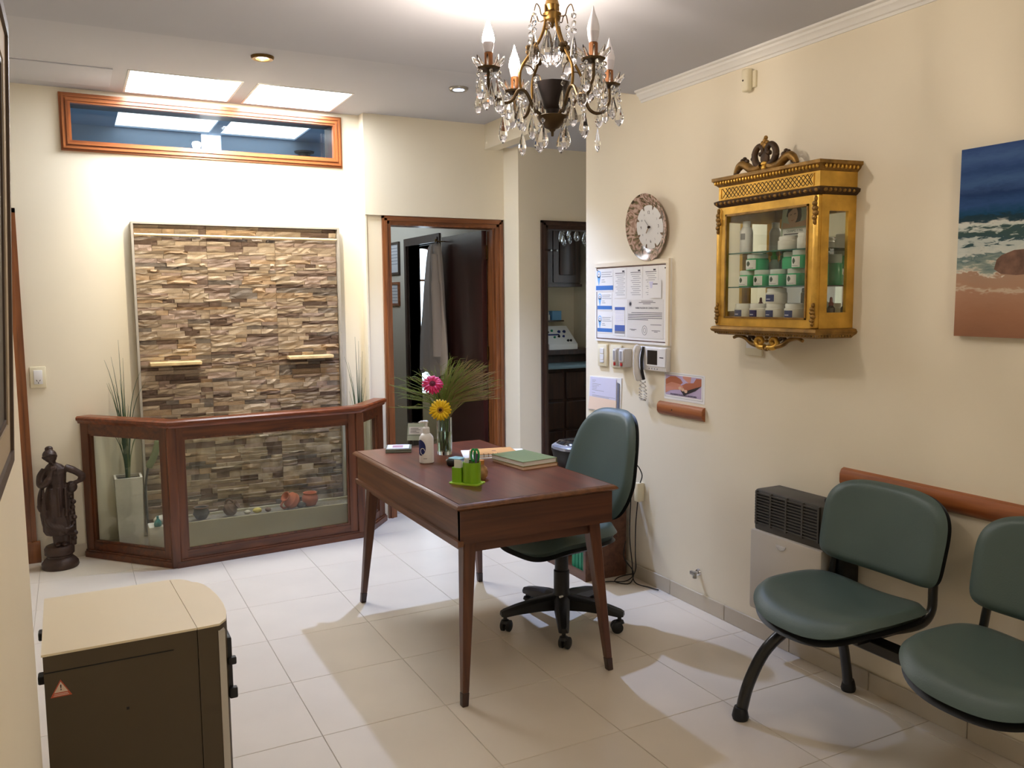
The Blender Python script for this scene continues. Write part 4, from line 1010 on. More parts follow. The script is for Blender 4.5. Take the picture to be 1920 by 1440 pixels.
# ================================================================== OFFICE CHAIR
oc = thing('office_chair', 'green vinyl swivel office chair behind the desk', 'chair', (1.925, 3.22, 0), R(8))
Mk = root_matrix(oc)
def L(*p): return Mk @ Vector(p)
for k, ang in enumerate((161, 233, 305, 17, 89)):
    a = R(ang); d = Vector((math.cos(a), math.sin(a), 0)); n = Vector((-d.y, d.x, 0))
    g = G(); rows = []
    for s, w, z0, z1 in ((0.03, 0.036, 0.085, 0.15), (0.12, 0.032, 0.088, 0.14), (0.22, 0.026, 0.082, 0.12), (0.275, 0.022, 0.075, 0.105), (0.29, 0.016, 0.078, 0.098)):
        rows.append([Mk @ (d * s + n * (w * q) + Vector((0, 0, z))) for q, z in ((-1, z0), (1, z0), (1, z1 - 0.012), (0.55, z1), (-0.55, z1), (-1, z1 - 0.012))])
    V = [[g.bm.verts.new(p) for p in r] for r in rows]
    for p, q in zip(V, V[1:]):
        for j in range(6): g.bm.faces.new((p[j], p[(j + 1) % 6], q[(j + 1) % 6], q[j]))
    g.bm.faces.new(list(reversed(V[0]))); g.bm.faces.new(V[-1])
    leg = obj('base_arm', g, BLACKP, oc)
    ca = a + (0.9, -0.5, 0.4, -1.0, 0.7)[k]; cd = Vector((math.cos(ca), math.sin(ca), 0)); pc = d * 0.27
    g = G()
    for s_ in (-1, 1):
        T = Mk @ Matrix.Translation(pc + Vector((-cd.y, cd.x, 0)) * 0.014 * s_ - cd * 0.012 + Vector((0, 0, 0.0265))) @ Matrix.Rotation(ca, 4, 'Z') @ Matrix.Rotation(R(90), 4, 'X')
        g.lathe([(0, -0.010), (0.020, -0.010), (0.0262, -0.006), (0.0262, 0.006), (0.020, 0.010), (0, 0.010)], n=20, M=T)
    cs = obj('caster', g, BLACKP, oc)
    obj('caster_hood', G().lathe([(0.0, 0.088), (0.009, 0.086), (0.009, 0.06), (0.018, 0.056), (0.022, 0.044), (0.0, 0.044)], (pc.x, pc.y, 0), 14, M=Mk), BLACKP, cs)
obj('gas_column', G().lathe([(0.0, 0.07), (0.042, 0.075), (0.042, 0.15), (0.036, 0.16), (0.036, 0.26), (0.031, 0.265), (0.031, 0.40), (0, 0.40)], n=24, M=Mk), BLACKP, oc)
obj('column_sticker', G().rbox(-0.04, -0.02, -0.038, -0.03, 0.13, 0.155, 0.001, 1, M=Mk), PAPER, oc)
obj('tilt_plate', G().rbox(-0.09, 0.11, -0.08, 0.08, 0.39, 0.42, 0.008, 2, M=Mk).tube([L(0.02, -0.06, 0.40), L(0.02, -0.2, 0.39)], 0.006, 8), BLACKP, oc)
def seat_top(u, v, cx, hx, hy, zt, th, front_drop, sgn=-1, dish=0.012, p=4.0, k_round=1.0):
    pass
def cushion(M, hx, hy, zt, th, drop, dish, p=3.6, pr=None, nu=26, nv=26, front=-1, rear_rise=0.0, wtap=0.0):
    """upholstered pad: superellipse outline, soft edge, front edge falls away"""
    def warp(u, v):
        a, b = 2 * u - 1, 2 * v - 1
        m_ = max(abs(a), abs(b)); 
        if m_ < 1e-6: return 0.0, 0.0, 0.0
        pp = (pr or p) if a * front < 0 else p
        nrm_ = (abs(a / m_) ** pp + abs(b / m_) ** pp) ** (1 / pp)
        return a / nrm_, b / nrm_, m_
    def top(u, v):
        a, b, m_ = warp(u, v)
        e = max(0.0, (m_ - 0.80) / 0.20); rim = 1 - math.sqrt(max(0, 1 - e * e))
        fr = max(0.0, (a * front - 0.35) / 0.65)
        z = zt - th * 0.62 * rim - drop * fr * fr - dish * (1 - b * b) * (1 - 0.5 * fr) + rear_rise * max(0, -a * front) ** 2
        return M @ Vector((a * hx, b * hy * (1 - wtap * (a * -front + 1) / 2), z))
    def bot(u, v):
        a, b, m_ = warp(u, v)
        fr = max(0.0, (a * front - 0.35) / 0.65)
        z = zt - th * 0.62 - (th * 0.38) * (1 if m_ < 0.999 else 0) - drop * fr * fr - dish * (1 - b * b) * (1 - 0.5 * fr) + rear_rise * max(0, -a * front) ** 2
        return M @ Vector((a * hx * 0.985, b * hy * (1 - wtap * (a * -front + 1) / 2) * 0.985, z))
    g = G(); g.slab(top, bot, nu, nv); bmesh.ops.remove_doubles(g.bm, verts=g.bm.verts, dist=0.0002); return g
Ms_ = Mk @ Matrix.Translation((-0.03, 0, 0))
obj('seat', cushion(Ms_, 0.235, 0.235, 0.50, 0.072, 0.045, 0.008), TEAL, oc, ang=60)
obj('seat_shell', cushion(Ms_ @ Matrix.Translation((0, 0, -0.062)), 0.228, 0.228, 0.50, 0.034, 0.042, 0.004), BLACKP, oc, ang=60)
def back_pad(M, hw, hh, th, curve, wob, p=3.4, pb=None, nu=22, nv=26, side=1):
    """upright pad in local y (width) z (height), front towards -x"""
    def warp(u, v):
        a, b = 2 * u - 1, 2 * v - 1; m_ = max(abs(a), abs(b))
        if m_ < 1e-6: return 0, 0, 0
        pp = (pb or p) if b < 0 else p
        n_ = (abs(a / m_) ** pp + abs(b / m_) ** pp) ** (1 / pp); return a / n_, b / n_, m_
    def face(u, v, d):
        a, b, m_ = warp(u, v)
        e = max(0.0, (m_ - 0.82) / 0.18); rim = 1 - math.sqrt(max(0, 1 - e * e))
        wid = hw * wob(b)
        x = -curve * (a * a) * 1.0 + 0.0
        x += d * (1 - rim)
        return M @ Vector((x, a * wid, b * hh))
    g = G(); g.slab(lambda u, v: face(u, v, -th * 0.6), lambda u, v: face(u, v, th * 0.4) , nu, nv)
    bmesh.ops.remove_doubles(g.bm, verts=g.bm.verts, dist=0.0002); return g
Mb = Mk @ Matrix.Translation((0.268, 0.0, 0.725)) @ Matrix.Rotation(R(16), 4, 'Y')
wobf = lambda b: 1.0 - 0.24 * max(0, b + 0.3) / 1.3 - 0.10 * max(0, -b) ** 2
obj('backrest', back_pad(Mb, 0.235, 0.262, 0.055, 0.035, wobf), TEAL, oc, ang=60)
obj('backrest_shell', back_pad(Mb @ Matrix.Translation((0.03, 0, 0)), 0.228, 0.255, 0.03, 0.035, wobf), BLACKP, oc, ang=60)
obj('back_bracket', G().tube(catmull([L(0.10, 0, 0.40), L(0.25, 0, 0.40), L(0.285, 0, 0.46), L(0.285, 0, 0.62), L(0.29, 0, 0.68)]), 0.024, 10, flat=0.5), BLACKP, oc)

# ================================================================== SIDE TABLE WITH RADIO, CABLES
sd = thing('side_table', 'small dark wooden open side table behind the office chair', 'table', (2.47, 3.92, 0))
obj('table_top', G().rbox(2.30, 2.60, 3.64, 4.08, 0.532, 0.556, 0.004, 1), TABLEW, sd)
for yy in (3.66, 4.04): obj('side_panel', G().box(2.335, 2.595, yy, yy + 0.022, 0.0, 0.532), TABLEW, sd)
obj('shelf', G().box(2.345, 2.59, 3.682, 4.04, 0.02, 0.04), TABLEW, sd)
obj('back_panel', G().box(2.582, 2.595, 3.682, 4.04, 0.04, 0.532), TABLEW, sd)
obj('front_rail', G().box(2.337, 2.35, 3.682, 4.04, 0.0, 0.045).box(2.337, 2.35, 3.682, 4.04, 0.47, 0.532), TABLEW, sd)
for k in range(4):
    y0 = 3.70 + 0.034 * k
    t = thing('folder', 'green folder standing in the side table, number %s from the near side' % ('one', 'two', 'three', 'four')[k], 'folder', (2.45, y0, 0.04), group='green folders in the side table')
    t['label'] = ('green folder nearest the end panel inside the side table', 'second green folder from the near end of the side table', 'third green folder from the near end of the side table', 'innermost green folder inside the side table')[k]
    obj('cover', G().box(2.36, 2.57, y0, y0 + 0.003, 0.04, 0.33).box(2.36, 2.57, y0 + 0.025, y0 + 0.028, 0.04, 0.33).box(2.357, 2.36, y0, y0 + 0.028, 0.04, 0.33), FOLDER, t)
    obj('papers', G().box(2.365, 2.565, y0 + 0.004, y0 + 0.024, 0.042, 0.32), PAPER, t)
ra = thing('portable_radio', 'black and silver portable CD radio on the side table', 'radio', (2.46, 3.95, 0.556))
def sup(c, hx, hy, z, p=2.8, n=28): 
    out = []
    for k in range(n):
        a = 2 * PI * k / n; ca, sa = math.cos(a), math.sin(a)
        q = (abs(ca) ** p + abs(sa) ** p) ** (-1 / p); out.append(Vector((c[0] + hx * q * ca, c[1] + hy * q * sa, z)))
    return out
def loft(rows, g=None):
    g = g or G(); V = [[g.bm.verts.new(p) for p in r] for r in rows]; n = len(rows[0])
    for a, b in zip(V, V[1:]):
        for k in range(n): g.bm.faces.new((a[k], a[(k + 1) % n], b[(k + 1) % n], b[k]))
    g.bm.faces.new(list(reversed(V[0]))); g.bm.faces.new(V[-1]); return g
rc = (2.455, 3.94)
obj('body', loft([sup(rc, 0.095, 0.085, 0.556), sup(rc, 0.115, 0.115, 0.60), sup(rc, 0.128, 0.128, 0.655), sup(rc, 0.128, 0.128, 0.667)]), BLACKP, ra)
obj('silver_band', loft([sup(rc, 0.129, 0.129, 0.667), sup(rc, 0.127, 0.127, 0.682), sup(rc, 0.11, 0.11, 0.694)]), mat('silver_paint', (196, 206, 226), 0.2, 0.7), ra)
obj('disc_lid', loft([sup(rc, 0.105, 0.105, 0.694), sup(rc, 0.09, 0.09, 0.71), sup(rc, 0.05, 0.05, 0.716)]), SCREEN, ra)
ck = thing('wall_plug', 'ivory adapter plug hanging at the right wall behind the office chair', 'plug', (2.60, 3.545, 0.47))
obj('body', G().rbox(2.575, 2.62, 3.53, 3.565, 0.43, 0.53, 0.006, 2), IVORY, ck)
ca = thing('black_cables', 'tangle of thin black cables hanging down the right wall to the floor', 'cable', (2.57, 3.55, 0))
obj('cable', G().tube(catmull([(2.50, 3.70, 0.62), (2.56, 3.56, 0.64), (2.60, 3.53, 0.58), (2.595, 3.54, 0.525)]), 0.003, 6), CABLE, ca)
obj('cable', G().tube(catmull([(2.59, 3.55, 0.43), (2.585, 3.56, 0.3), (2.58, 3.555, 0.15), (2.57, 3.54, 0.06), (2.53, 3.56, 0.006), (2.44, 3.60, 0.005), (2.36, 3.62, 0.005)]), 0.003, 6), CABLE, ca)
obj('cable', G().tube(catmull([(2.585, 3.60, 0.5), (2.575, 3.60, 0.25), (2.57, 3.57, 0.1), (2.55, 3.52, 0.01), (2.575, 3.42, 0.005), (2.585, 3.36, 0.008)]), 0.003, 6), CABLE, ca)
obj('cable', G().tube(catmull([(2.57, 3.63, 0.2), (2.54, 3.60, 0.12), (2.57, 3.56, 0.05), (2.52, 3.52, 0.006), (2.47, 3.58, 0.005), (2.53, 3.63, 0.006), (2.58, 3.58, 0.03)]), 0.003, 6), CABLE, ca)

# ================================================================== WAITING BENCH
be = thing('beam_bench', 'black metal beam bench with green vinyl seats along the right wall', 'bench', (2.3, 1.6, 0))
obj('beam', G().rbox(2.255, 2.315, 0.95, 2.12, 0.335, 0.375, 0.004, 1), BLACKM, be)
for yy in (2.06, 1.02):
    fl_ = obj('front_leg', G().tube(catmull([(2.30, yy, 0.355), (2.24, yy + 0.05, 0.335), (2.14, yy + 0.09, 0.25), (2.07, yy + 0.105, 0.13), (2.037, yy + 0.11, 0.012)]), 0.021, 14), BLACKM, be)
    obj('foot_cap', G().lathe([(0, 0), (0.027, 0), (0.030, 0.01), (0.026, 0.03), (0.022, 0.045), (0, 0.045)], (2.037, yy + 0.11, 0), 16), BLACKP, fl_)
    bl_ = obj('rear_leg', G().tube(catmull([(2.29, yy, 0.355), (2.40, yy + 0.04, 0.32), (2.50, yy + 0.07, 0.2), (2.55, yy + 0.08, 0.012)]), 0.019, 14), BLACKM, be)
    obj('foot_cap', G().lathe([(0, 0), (0.025, 0), (0.028, 0.01), (0.024, 0.03), (0.02, 0.045), (0, 0.045)], (2.55, yy + 0.08, 0), 16), BLACKP, bl_)
for yc in (1.985, 1.385):
    M = Matrix.Translation((2.285, yc, 0.018))
    obj('seat', cushion(M, 0.235, 0.262, 0.472, 0.05, 0.05, 0.034, p=2.7, pr=3.8, rear_rise=0.0, wtap=0.04), TEAL, be, ang=60)
    obj('seat_shell', cushion(M @ Matrix.Translation((0, 0, -0.05)), 0.228, 0.255, 0.475, 0.026, 0.047, 0.032, p=2.7, pr=3.8, wtap=0.04), BLACKP, be, ang=60)
    Mb = Matrix.Translation((2.508, yc - 0.02, 0.68)) @ Matrix.Rotation(R(12), 4, 'Y')
    wf = lambda b: 1.0 - 0.04 * max(0, b) ** 2 - 0.02 * max(0, -b)
    obj('backrest', back_pad(Mb, 0.252, 0.157, 0.045, 0.035, wf, p=3.2, pb=8), TEAL, be, ang=60)
    obj('backrest_shell', back_pad(Mb @ Matrix.Translation((0.024, 0, 0)), 0.249, 0.153, 0.024, 0.035, wf, p=3.2, pb=8), BLACKP, be, ang=60)
    for s_ in (-1, 1):
        obj('back_support', G().tube(catmull([(2.30, yc + s_ * 0.17, 0.40), (2.44, yc + s_ * 0.205, 0.405), (2.50, yc + s_ * 0.21, 0.44), (2.515, yc + s_ * 0.205, 0.52), (2.545, yc + s_ * 0.19, 0.64)]), 0.02, 10, flat=0.55), BLACKM, be)
    obj('seat_bracket', G().box(2.2, 2.4, yc - 0.17, yc - 0.14, 0.37, 0.405).box(2.2, 2.4, yc + 0.14, yc + 0.17, 0.37, 0.405), BLACKM, be)

# ================================================================== HEATER AND WALL RAILS
he = thing('gas_wall_heater', 'white gas heater with dark louvred top on the right wall', 'heater', (2.55, 2.39, 0.2))
HX = 2.468
obj('body', G().rbox(HX, 2.62, 2.215, 2.595, 0.195, 0.535, 0.012, 2), mat('heater_silver', (196, 188, 174), 0.38, 0.25), he)
obj('hood', G().rbox(HX + 0.012, 2.62, 2.21, 2.585, 0.53, 0.705, 0.012, 2), DGREY, he)
obj('grille_back', G().box(HX + 0.009, HX + 0.0125, 2.24, 2.565, 0.565, 0.693), BLACKP, he)
for k in range(11):
    zz = 0.566 + 0.0122 * k
    obj('louvre', G().box(HX + 0.003, HX + 0.0115, 2.235, 2.572, zz, zz + 0.0052), DGREY, he)
for yy in (2.238, 2.318, 2.402, 2.486, 2.566): obj('grille_bar', G().box(HX + 0.002, HX + 0.012, yy - 0.004, yy + 0.004, 0.56, 0.70), DGREY, he)
obj('side_box', G().rbox(2.52, 2.62, 2.16, 2.214, 0.36, 0.69, 0.02, 3), BLACKP, he)
obj('knob', G().rbox(2.535, 2.565, 2.225, 2.27, 0.703, 0.722, 0.006, 2), BLACKP, he)
obj('ignition_button', G().lathe([(0, 0), (0.009, 0), (0.009, 0.012), (0, 0.013)], (2.575, 2.235, 0.703), 12), mat('pinkish_button', (200, 170, 165), 0.5), he)
Mh = Matrix(((0, 0, -1, HX), (-1, 0, 0, 2.42), (0, 1, 0, 0.495), (0, 0, 0, 1)))
obj('emblem', G().prism([(-0.026, 0.008), (0.026, 0.008)] + [(0.026 * math.cos(a), 0.008 - 0.02 * math.sin(a)) for a in [PI * k / 10 for k in range(1, 10)]], Mh, 0.002), CHROME, he)
def wall_rail(y0, y1, z0, z1, d, label):
    prof_ = [(0, 0), (0.004, 0), (d * 0.7, (z1 - z0) * 0.12), (d, (z1 - z0) * 0.3), (d, (z1 - z0) * 0.7), (d * 0.7, (z1 - z0) * 0.92), (0.004, z1 - z0), (0, z1 - z0)]
    M = Matrix(((-1, 0, 0, XR), (0, 0, -1, y1), (0, 1, 0, z0), (0, 0, 0, 1)))
    t = thing('wall_rail', label, 'rail', (XR, (y0 + y1) / 2, z0))
    obj('board', G().prism(prof_, M, y1 - y0), RAILW, t)
    obj('screw_plug', G().lathe([(0.004, 0), (0.004, 0.0015), (0, 0.0016)], n=10, M=Matrix(((0, 0, -1, XR - d), (-1, 0, 0, y1 - 0.12), (0, 1, 0, (z0 + z1) / 2), (0, 0, 0, 1)))), BROWN_D, t)
wall_rail(3.063, 3.405, 0.911, 0.977, 0.022, 'short brown wooden rail below the hands poster')
wall_rail(0.6, 2.253, 0.762, 0.838, 0.024, 'long brown wooden chair rail behind the waiting seats')
gv_ = thing('gas_valve', 'small chrome gas tap low on the right wall', 'valve', (2.6, 3.094, 0.174))
obj('flange', G().lathe([(0, 0), (0.018, 0), (0.014, 0.008), (0.009, 0.01), (0.009, 0.03), (0, 0.03)], n=16, M=WRm(3.094, 0.174)), CHROME, gv_)
obj('tap', G().rbox(2.578, 2.592, 3.074, 3.112, 0.166, 0.184, 0.004, 2).lathe([(0, 0), (0.008, 0), (0.01, -0.014), (0, -0.016)], (2.586, 3.082, 0.168), 12), STEEL, gv_)

# ================================================================== THINGS ON THE RIGHT WALL
# notice board
nb = thing('notice_board', 'white framed notice board of papers below the plate clock', 'notice board', (XR, 3.65, 1.26))
NY, NZ, NW, NH = 3.985, 1.258, 0.665, 0.428
M0 = WRm(NY, NZ)
obj('panel', G().prism(rect(0, NW, 0, NH), M0, 0.012), PAPER, nb)
obj('frame_lip', G().prism(rect(NW - 0.022, NW, 0, NH), M0 @ Matrix.Translation((0, 0, 0.012)), 0.01).prism(rect(0, NW - 0.022, NH - 0.022, NH), M0 @ Matrix.Translation((0, 0, 0.012)), 0.006), mat('cream_frame', (238, 226, 202), 0.5), nb)
g = G()
for q in (rect(0.012, NW - 0.026, 0.012, 0.017), rect(0.012, NW - 0.026, NH - 0.03, NH - 0.025), rect(0.012, 0.017, 0.017, NH - 0.03), rect(NW - 0.031, NW - 0.026, 0.017, NH - 0.03)): g.prism(q, M0 @ Matrix.Translation((0, 0, 0.012)), 0.0008)
obj('border', g, BORDER, nb)
for x, y in ((0.024, NH - 0.04), (NW - 0.04, NH - 0.045)): obj('screw', G().lathe([(0.004, 0), (0.003, 0.002), (0, 0.0022)], n=10, M=M0 @ Matrix.Translation((x, y, 0.012))), BROWN_D, nb)
def note(x0, x1, y0, y1, m, label, name='paper_notice', grp=None, lift=0.0126):
    t = thing(name, label, 'paper', M0 @ Vector(((x0 + x1) / 2, y0, lift)), group=grp)
    obj('sheet', G().prism(rect(x0, x1, y0, y1), M0 @ Matrix.Translation((0, 0, lift)), 0.0006), m, t)
    return t, M0 @ Matrix.Translation((0, 0, lift + 0.0006))
def pin_card(x0, x1, y0, y1, label):
    t, M = note(x0, x1, y0, y1, PAPER, label, 'appointment_card', 'blue pin cards on the board')
    w, h = x1 - x0, y1 - y0; px, py, pr = x0 + 0.17 * w, y1 - 0.18 * h, 0.12 * w
    pin = circ(pr, 20, px, py)
    obj('pin_print', G().prism(circ(pr, 20, px, py), M, 0.0003).prism([(px - pr * 0.93, py - pr * 0.35), (px, py - pr * 3.3), (px + pr * 0.93, py - pr * 0.35)], M, 0.0003), LBLUE, t)
    flat(circ(pr * 0.68, 18, px, py), M @ Matrix.Translation((0, 0, 0.0003)), PAPER, t, 'pin_hole_print', 0.0002)
    text('ALS', pr * 0.55, M @ Matrix.Translation((px, py, 0.0006)), BLUE_D, t)
    flat(rect(x0, x1, y0 + 0.07 * h, y0 + 0.28 * h), M, BLUE, t, 'band_print', 0.0003)
    lines([(x0 + 0.33 * w, x0 + 0.9 * w, y1 - 0.1 * h), (x0 + 0.33 * w, x0 + 0.85 * w, y1 - 0.2 * h), (x0 + 0.33 * w, x0 + 0.95 * w, y1 - 0.3 * h), (x0 + 0.33 * w, x0 + 0.5 * w, y1 - 0.45 * h), (x0 + 0.33 * w, x0 + 0.55 * w, y1 - 0.55 * h)], M, INK_L, t, h=0.0028)
pin_card(0.008, 0.175, 0.272, 0.388, 'blue pin card at the top left of the notice board')
pin_card(0.022, 0.165, 0.168, 0.262, 'blue pin card at mid height on the notice board')
pin_card(0.022, 0.168, 0.044, 0.14, 'lowest blue pin card on the notice board')
for x0, lb in ((0.19, 'first narrow printed receipt on the notice board, beside the pin cards'), (0.33, 'middle narrow printed receipt at the top of the notice board'), (0.46, 'narrow printed receipt partly covered by a folded note')):
    t, M = note(x0, x0 + 0.11, 0.235, 0.395, PAPER, lb, 'printed_receipt', 'printed receipts on the board')
    lines([(x0 + 0.005, x0 + 0.095, 0.368)], M, INK, t, h=0.003)
    flat(rect(x0 + 0.07, x0 + 0.09, 0.373, 0.381), M, INK, t)
    lines([(x0 + 0.008 + 0.01 * (k % 3), x0 + 0.095 - 0.012 * (k % 2), 0.358 - 0.0105 * k) for k in range(11)], M, INK_L, t, h=0.0024)
t, M = note(0.495, 0.60, 0.235, 0.325, PAPER, 'curled white note pinned at the right of the notice board', 'folded_note', lift=0.016)
obj('stain_print', G().prism([(0.5, 0.318), (0.535, 0.318), (0.525, 0.285), (0.512, 0.285)], M, 0.0003), PAPER_L, t); lines([(0.53, 0.57, 0.305)], M, INK, t, h=0.004)
t, M = note(0.192, 0.285, 0.035, 0.192, PAPER, 'white leaflet with violet blue bands on the notice board', 'leaflet')
flat(rect(0.192, 0.285, 0.172, 0.188), M, BLUE_M, t, 'band_print'); flat(rect(0.192, 0.285, 0.06, 0.092), M, BLUE_M, t, 'band_print'); flat(rect(0.192, 0.285, 0.046, 0.06), M, INK_L, t, 'band_print')
lines([(0.198, 0.278, 0.163 - 0.009 * k) for k in range(8)], M, PAPER_L, t, h=0.003)
t, M = note(0.305, 0.615, 0.03, 0.228, mat('certificate_paper', (224, 220, 214), 0.8), 'large grey certificate at the lower right of the notice board', 'certificate')
text('HABILITACION DE CONSULTORIO', 0.0125, M @ Matrix.Translation((0.478, 0.184, 0.0001)), INK, t, bold=True)
lines([(0.43, 0.53, 0.219), (0.41, 0.55, 0.2125), (0.445, 0.51, 0.206)], M, INK, t, h=0.0026)
lines([(0.345, 0.605, 0.160), (0.315, 0.605, 0.151), (0.315, 0.605, 0.142), (0.315, 0.605, 0.133), (0.315, 0.49, 0.124)], M, INK, t, h=0.003)
lines([(0.51, 0.6, 0.100), (0.33, 0.39, 0.073), (0.345, 0.375, 0.068), (0.52, 0.59, 0.07), (0.54, 0.57, 0.064)], M, INK, t, h=0.0024)
obj('seal_print', G().tube([M @ Vector((0.46 + 0.021 * math.cos(a), 0.07 + 0.024 * math.sin(a), 0)) for a in [2 * PI * k / 24 for k in range(24)]], 0.0012, 4, closed=True).tube([M @ Vector((0.46 + 0.01 * math.cos(a), 0.07 + 0.012 * math.sin(a), 0)) for a in [2 * PI * k / 16 for k in range(16)]], 0.0012, 4, closed=True), INK_L, t)
g = G()
for k in range(12): 
    a = 2 * PI * k / 12; g.prism([(0.335 + 0.006 * math.cos(a - 0.3), 0.205 + 0.006 * math.sin(a - 0.3)), (0.335 + 0.019 * math.cos(a), 0.205 + 0.019 * math.sin(a)), (0.335 + 0.006 * math.cos(a + 0.3), 0.205 + 0.006 * math.sin(a + 0.3))], M, 0.0003)
g.prism(circ(0.009, 14, 0.335, 0.205), M, 0.0004)
obj('crest_print', g, INK, t)

# plate clock
cl = thing('plate_clock', 'patterned china plate wall clock above the notice board', 'clock', (XR, 3.49, 1.85))
Mp = WRm(3.49, 1.85) @ Matrix.Rotation(R(6), 4, 'X')
pm = bpy.data.materials.new('transferware'); pm.use_nodes = True
nt = pm.node_tree; bs = nt.nodes['Principled BSDF']; bs.inputs['Roughness'].default_value = 0.18
tc = nt.nodes.new('ShaderNodeTexCoord')
vo = nt.nodes.new('ShaderNodeTexNoise'); vo.inputs['Scale'].default_value = 24; vo.inputs['Detail'].default_value = 5; vo.inputs['Distortion'].default_value = 2.0
nt.links.new(tc.outputs['Object'], vo.inputs['Vector'])
cr = nt.nodes.new('ShaderNodeValToRGB'); e = cr.color_ramp.elements
e[0].position = 0.36; e[0].color = (*lin((74, 60, 50)), 1); e[1].position = 0.5; e[1].color = (*lin((164, 132, 116)), 1)
x_ = cr.color_ramp.elements.new(0.6); x_.color = (*lin((206, 180, 164)), 1); x_ = cr.color_ramp.elements.new(0.44); x_.color = (*lin((120, 112, 80)), 1)
nt.links.new(vo.outputs['Fac'], cr.inputs[0]); nt.links.new(cr.outputs[0], bs.inputs['Base Color'])
obj('plate', G().lathe([(0, 0.006), (0.07, 0.006), (0.105, 0.010), (0.13, 0.024), (0.158, 0.038), (0.166, 0.041), (0.168, 0.038), (0.162, 0.034), (0.12, 0.012), (0.06, 0.0), (0, 0.0)], n=64, M=Mp), pm, cl)
CHINA = mat('china_white', (222, 222, 220), 0.18)
sc = [( (0.106 + 0.007 * math.cos(8 * a)) * math.cos(a), (0.106 + 0.007 * math.cos(8 * a)) * math.sin(a)) for a in [2 * PI * k / 96 for k in range(96)]]
obj('dial', G().lathe([(0, 0.0075), (0.10, 0.0075), (0.104, 0.0105), (0.09, 0.0072), (0, 0.0072)], n=48, M=Mp).prism([(x * 1.06, y * 1.06) for x, y in sc], Mp @ Matrix.Translation((0, 0, 0.0115)), 0.0006), CHINA, cl)
Md = Mp @ Matrix.Translation((0, 0, 0.0125))
for k in range(12):
    a = PI / 2 - 2 * PI * (k + 1) / 12
    big = (k + 1) % 3 == 0
    text(str(k + 1), 0.022 if big else 0.014, Md @ Matrix.Translation((0.072 * math.cos(a), 0.072 * math.sin(a), 0)), INK if big else INK_L, cl, name='numeral')
g = G()
for k in range(8):
    a = PI / 8 + 2 * PI * k / 8; T = Md @ Matrix.Rotation(a, 4, 'Z')
    g.prism([(0.094, -0.004), (0.118, -0.009), (0.124, 0), (0.118, 0.009), (0.094, 0.004), (0.088, 0)], T, 0.0006)
obj('leaf_print', g, mat('leaf_brown', (104, 84, 66), 0.3), cl)
obj('hand', G().prism([(-0.002, -0.008), (0.002, -0.008), (0.0015, 0.05), (-0.0015, 0.05)], Md @ Matrix.Translation((0, 0, 0.004)) @ Matrix.Rotation(R(40), 4, 'Z'), 0.0008), INK_L, cl)
obj('hand', G().prism([(-0.0025, -0.008), (0.0025, -0.008), (0.002, 0.038), (-0.002, 0.038)], Md @ Matrix.Translation((0, 0, 0.006)) @ Matrix.Rotation(R(138), 4, 'Z'), 0.0008), BRASS, cl)
obj('hub', G().lathe([(0, 0), (0.006, 0), (0.006, 0.010), (0, 0.011)], n=14, M=Md), BROWN_D, cl)

# switches, emergency lights, intercom
def plate(y, z, w, h, name, label, cat, inserts):
    t = thing(name, label, cat, (XR, y, z))
    M = WRm(y, z)
    obj('plate', G().rbox(-w / 2, w / 2, -h / 2, h / 2, 0, 0.012, 0.003, 2, M=M), IVORY, t)
    for (x0, x1, y0, y1) in inserts: obj('rocker', G().rbox(x0, x1, y0, y1, 0.011, 0.016, 0.0015, 1, M=M), WHITEP, t)
    return t
plate(3.917, 1.178, 0.09, 0.122, 'light_switch', 'ivory light switch plate nearest the corridor, under the notice board', 'switch', [(-0.018, 0.018, 0.01, 0.04), (-0.018, 0.018, -0.024, 0.006), (-0.018, 0.018, -0.04, -0.026)])
plate(3.785, 1.18, 0.10, 0.122, 'light_switch', 'ivory light switch plate partly behind the emergency lights', 'switch', [(-0.02, 0.02, 0.0, 0.036), (-0.02, 0.02, -0.03, -0.002)])
for (y, z, w, lb) in ((3.738, 1.178, 0.036, 'left small white emergency light with red button on the right wall'), (3.675, 1.178, 0.052, 'bigger white emergency light with red button beside the intercom')):
    t = thing('emergency_light', lb, 'emergency light', (XR, y, z - 0.05), group='emergency lights')
    M = WRm(y, z)
    obj('case', G().rbox(-w / 2, w / 2, -0.048, 0.05, 0.0, 0.05, 0.005, 2, M=M), GREYW, t)
    obj('lens', G().rbox(-w * 0.36, w * 0.36, -0.02, 0.042, 0.049, 0.056, 0.003, 2, M=M), WHITEP, t)
    obj('lens_rib', G().prism(rect(-w * 0.2, w * 0.2, -0.014, 0.036), M @ Matrix.Translation((0, 0, 0.056)), 0.0008), INK_L, t)
    obj('red_button', G().rbox(-0.009, 0.009, -0.043, -0.025, 0.049, 0.055, 0.003, 2, M=M), REDP, t)
ic = thing('video_intercom', 'white video intercom monitor with handset on the right wall', 'intercom', (XR, 3.44, 1.12))
M = WRm(3.43, 1.185)
obj('body', G().rbox(-0.125, 0.108, -0.058, 0.062, 0.0, 0.030, 0.006, 2, M=M), WHITEP, ic)
obj('front_plate', G().rbox(-0.055, 0.105, -0.036, 0.058, 0.029, 0.034, 0.003, 1, M=M), WHITEP, ic)
obj('screen', G().prism(rect(-0.042, 0.04, -0.026, 0.046), M @ Matrix.Translation((0, 0, 0.034)), 0.0008), SCREEN, ic)
lines([(0.058, 0.09, 0.012)], M @ Matrix.Translation((0, 0, 0.034)), INK, ic, h=0.005)
for k in range(4): obj('button', G().prism(circ(0.004, 10, -0.03 + 0.022 * k, -0.047), M @ Matrix.Translation((0, 0, 0.030)), 0.0012), INK_L, ic)
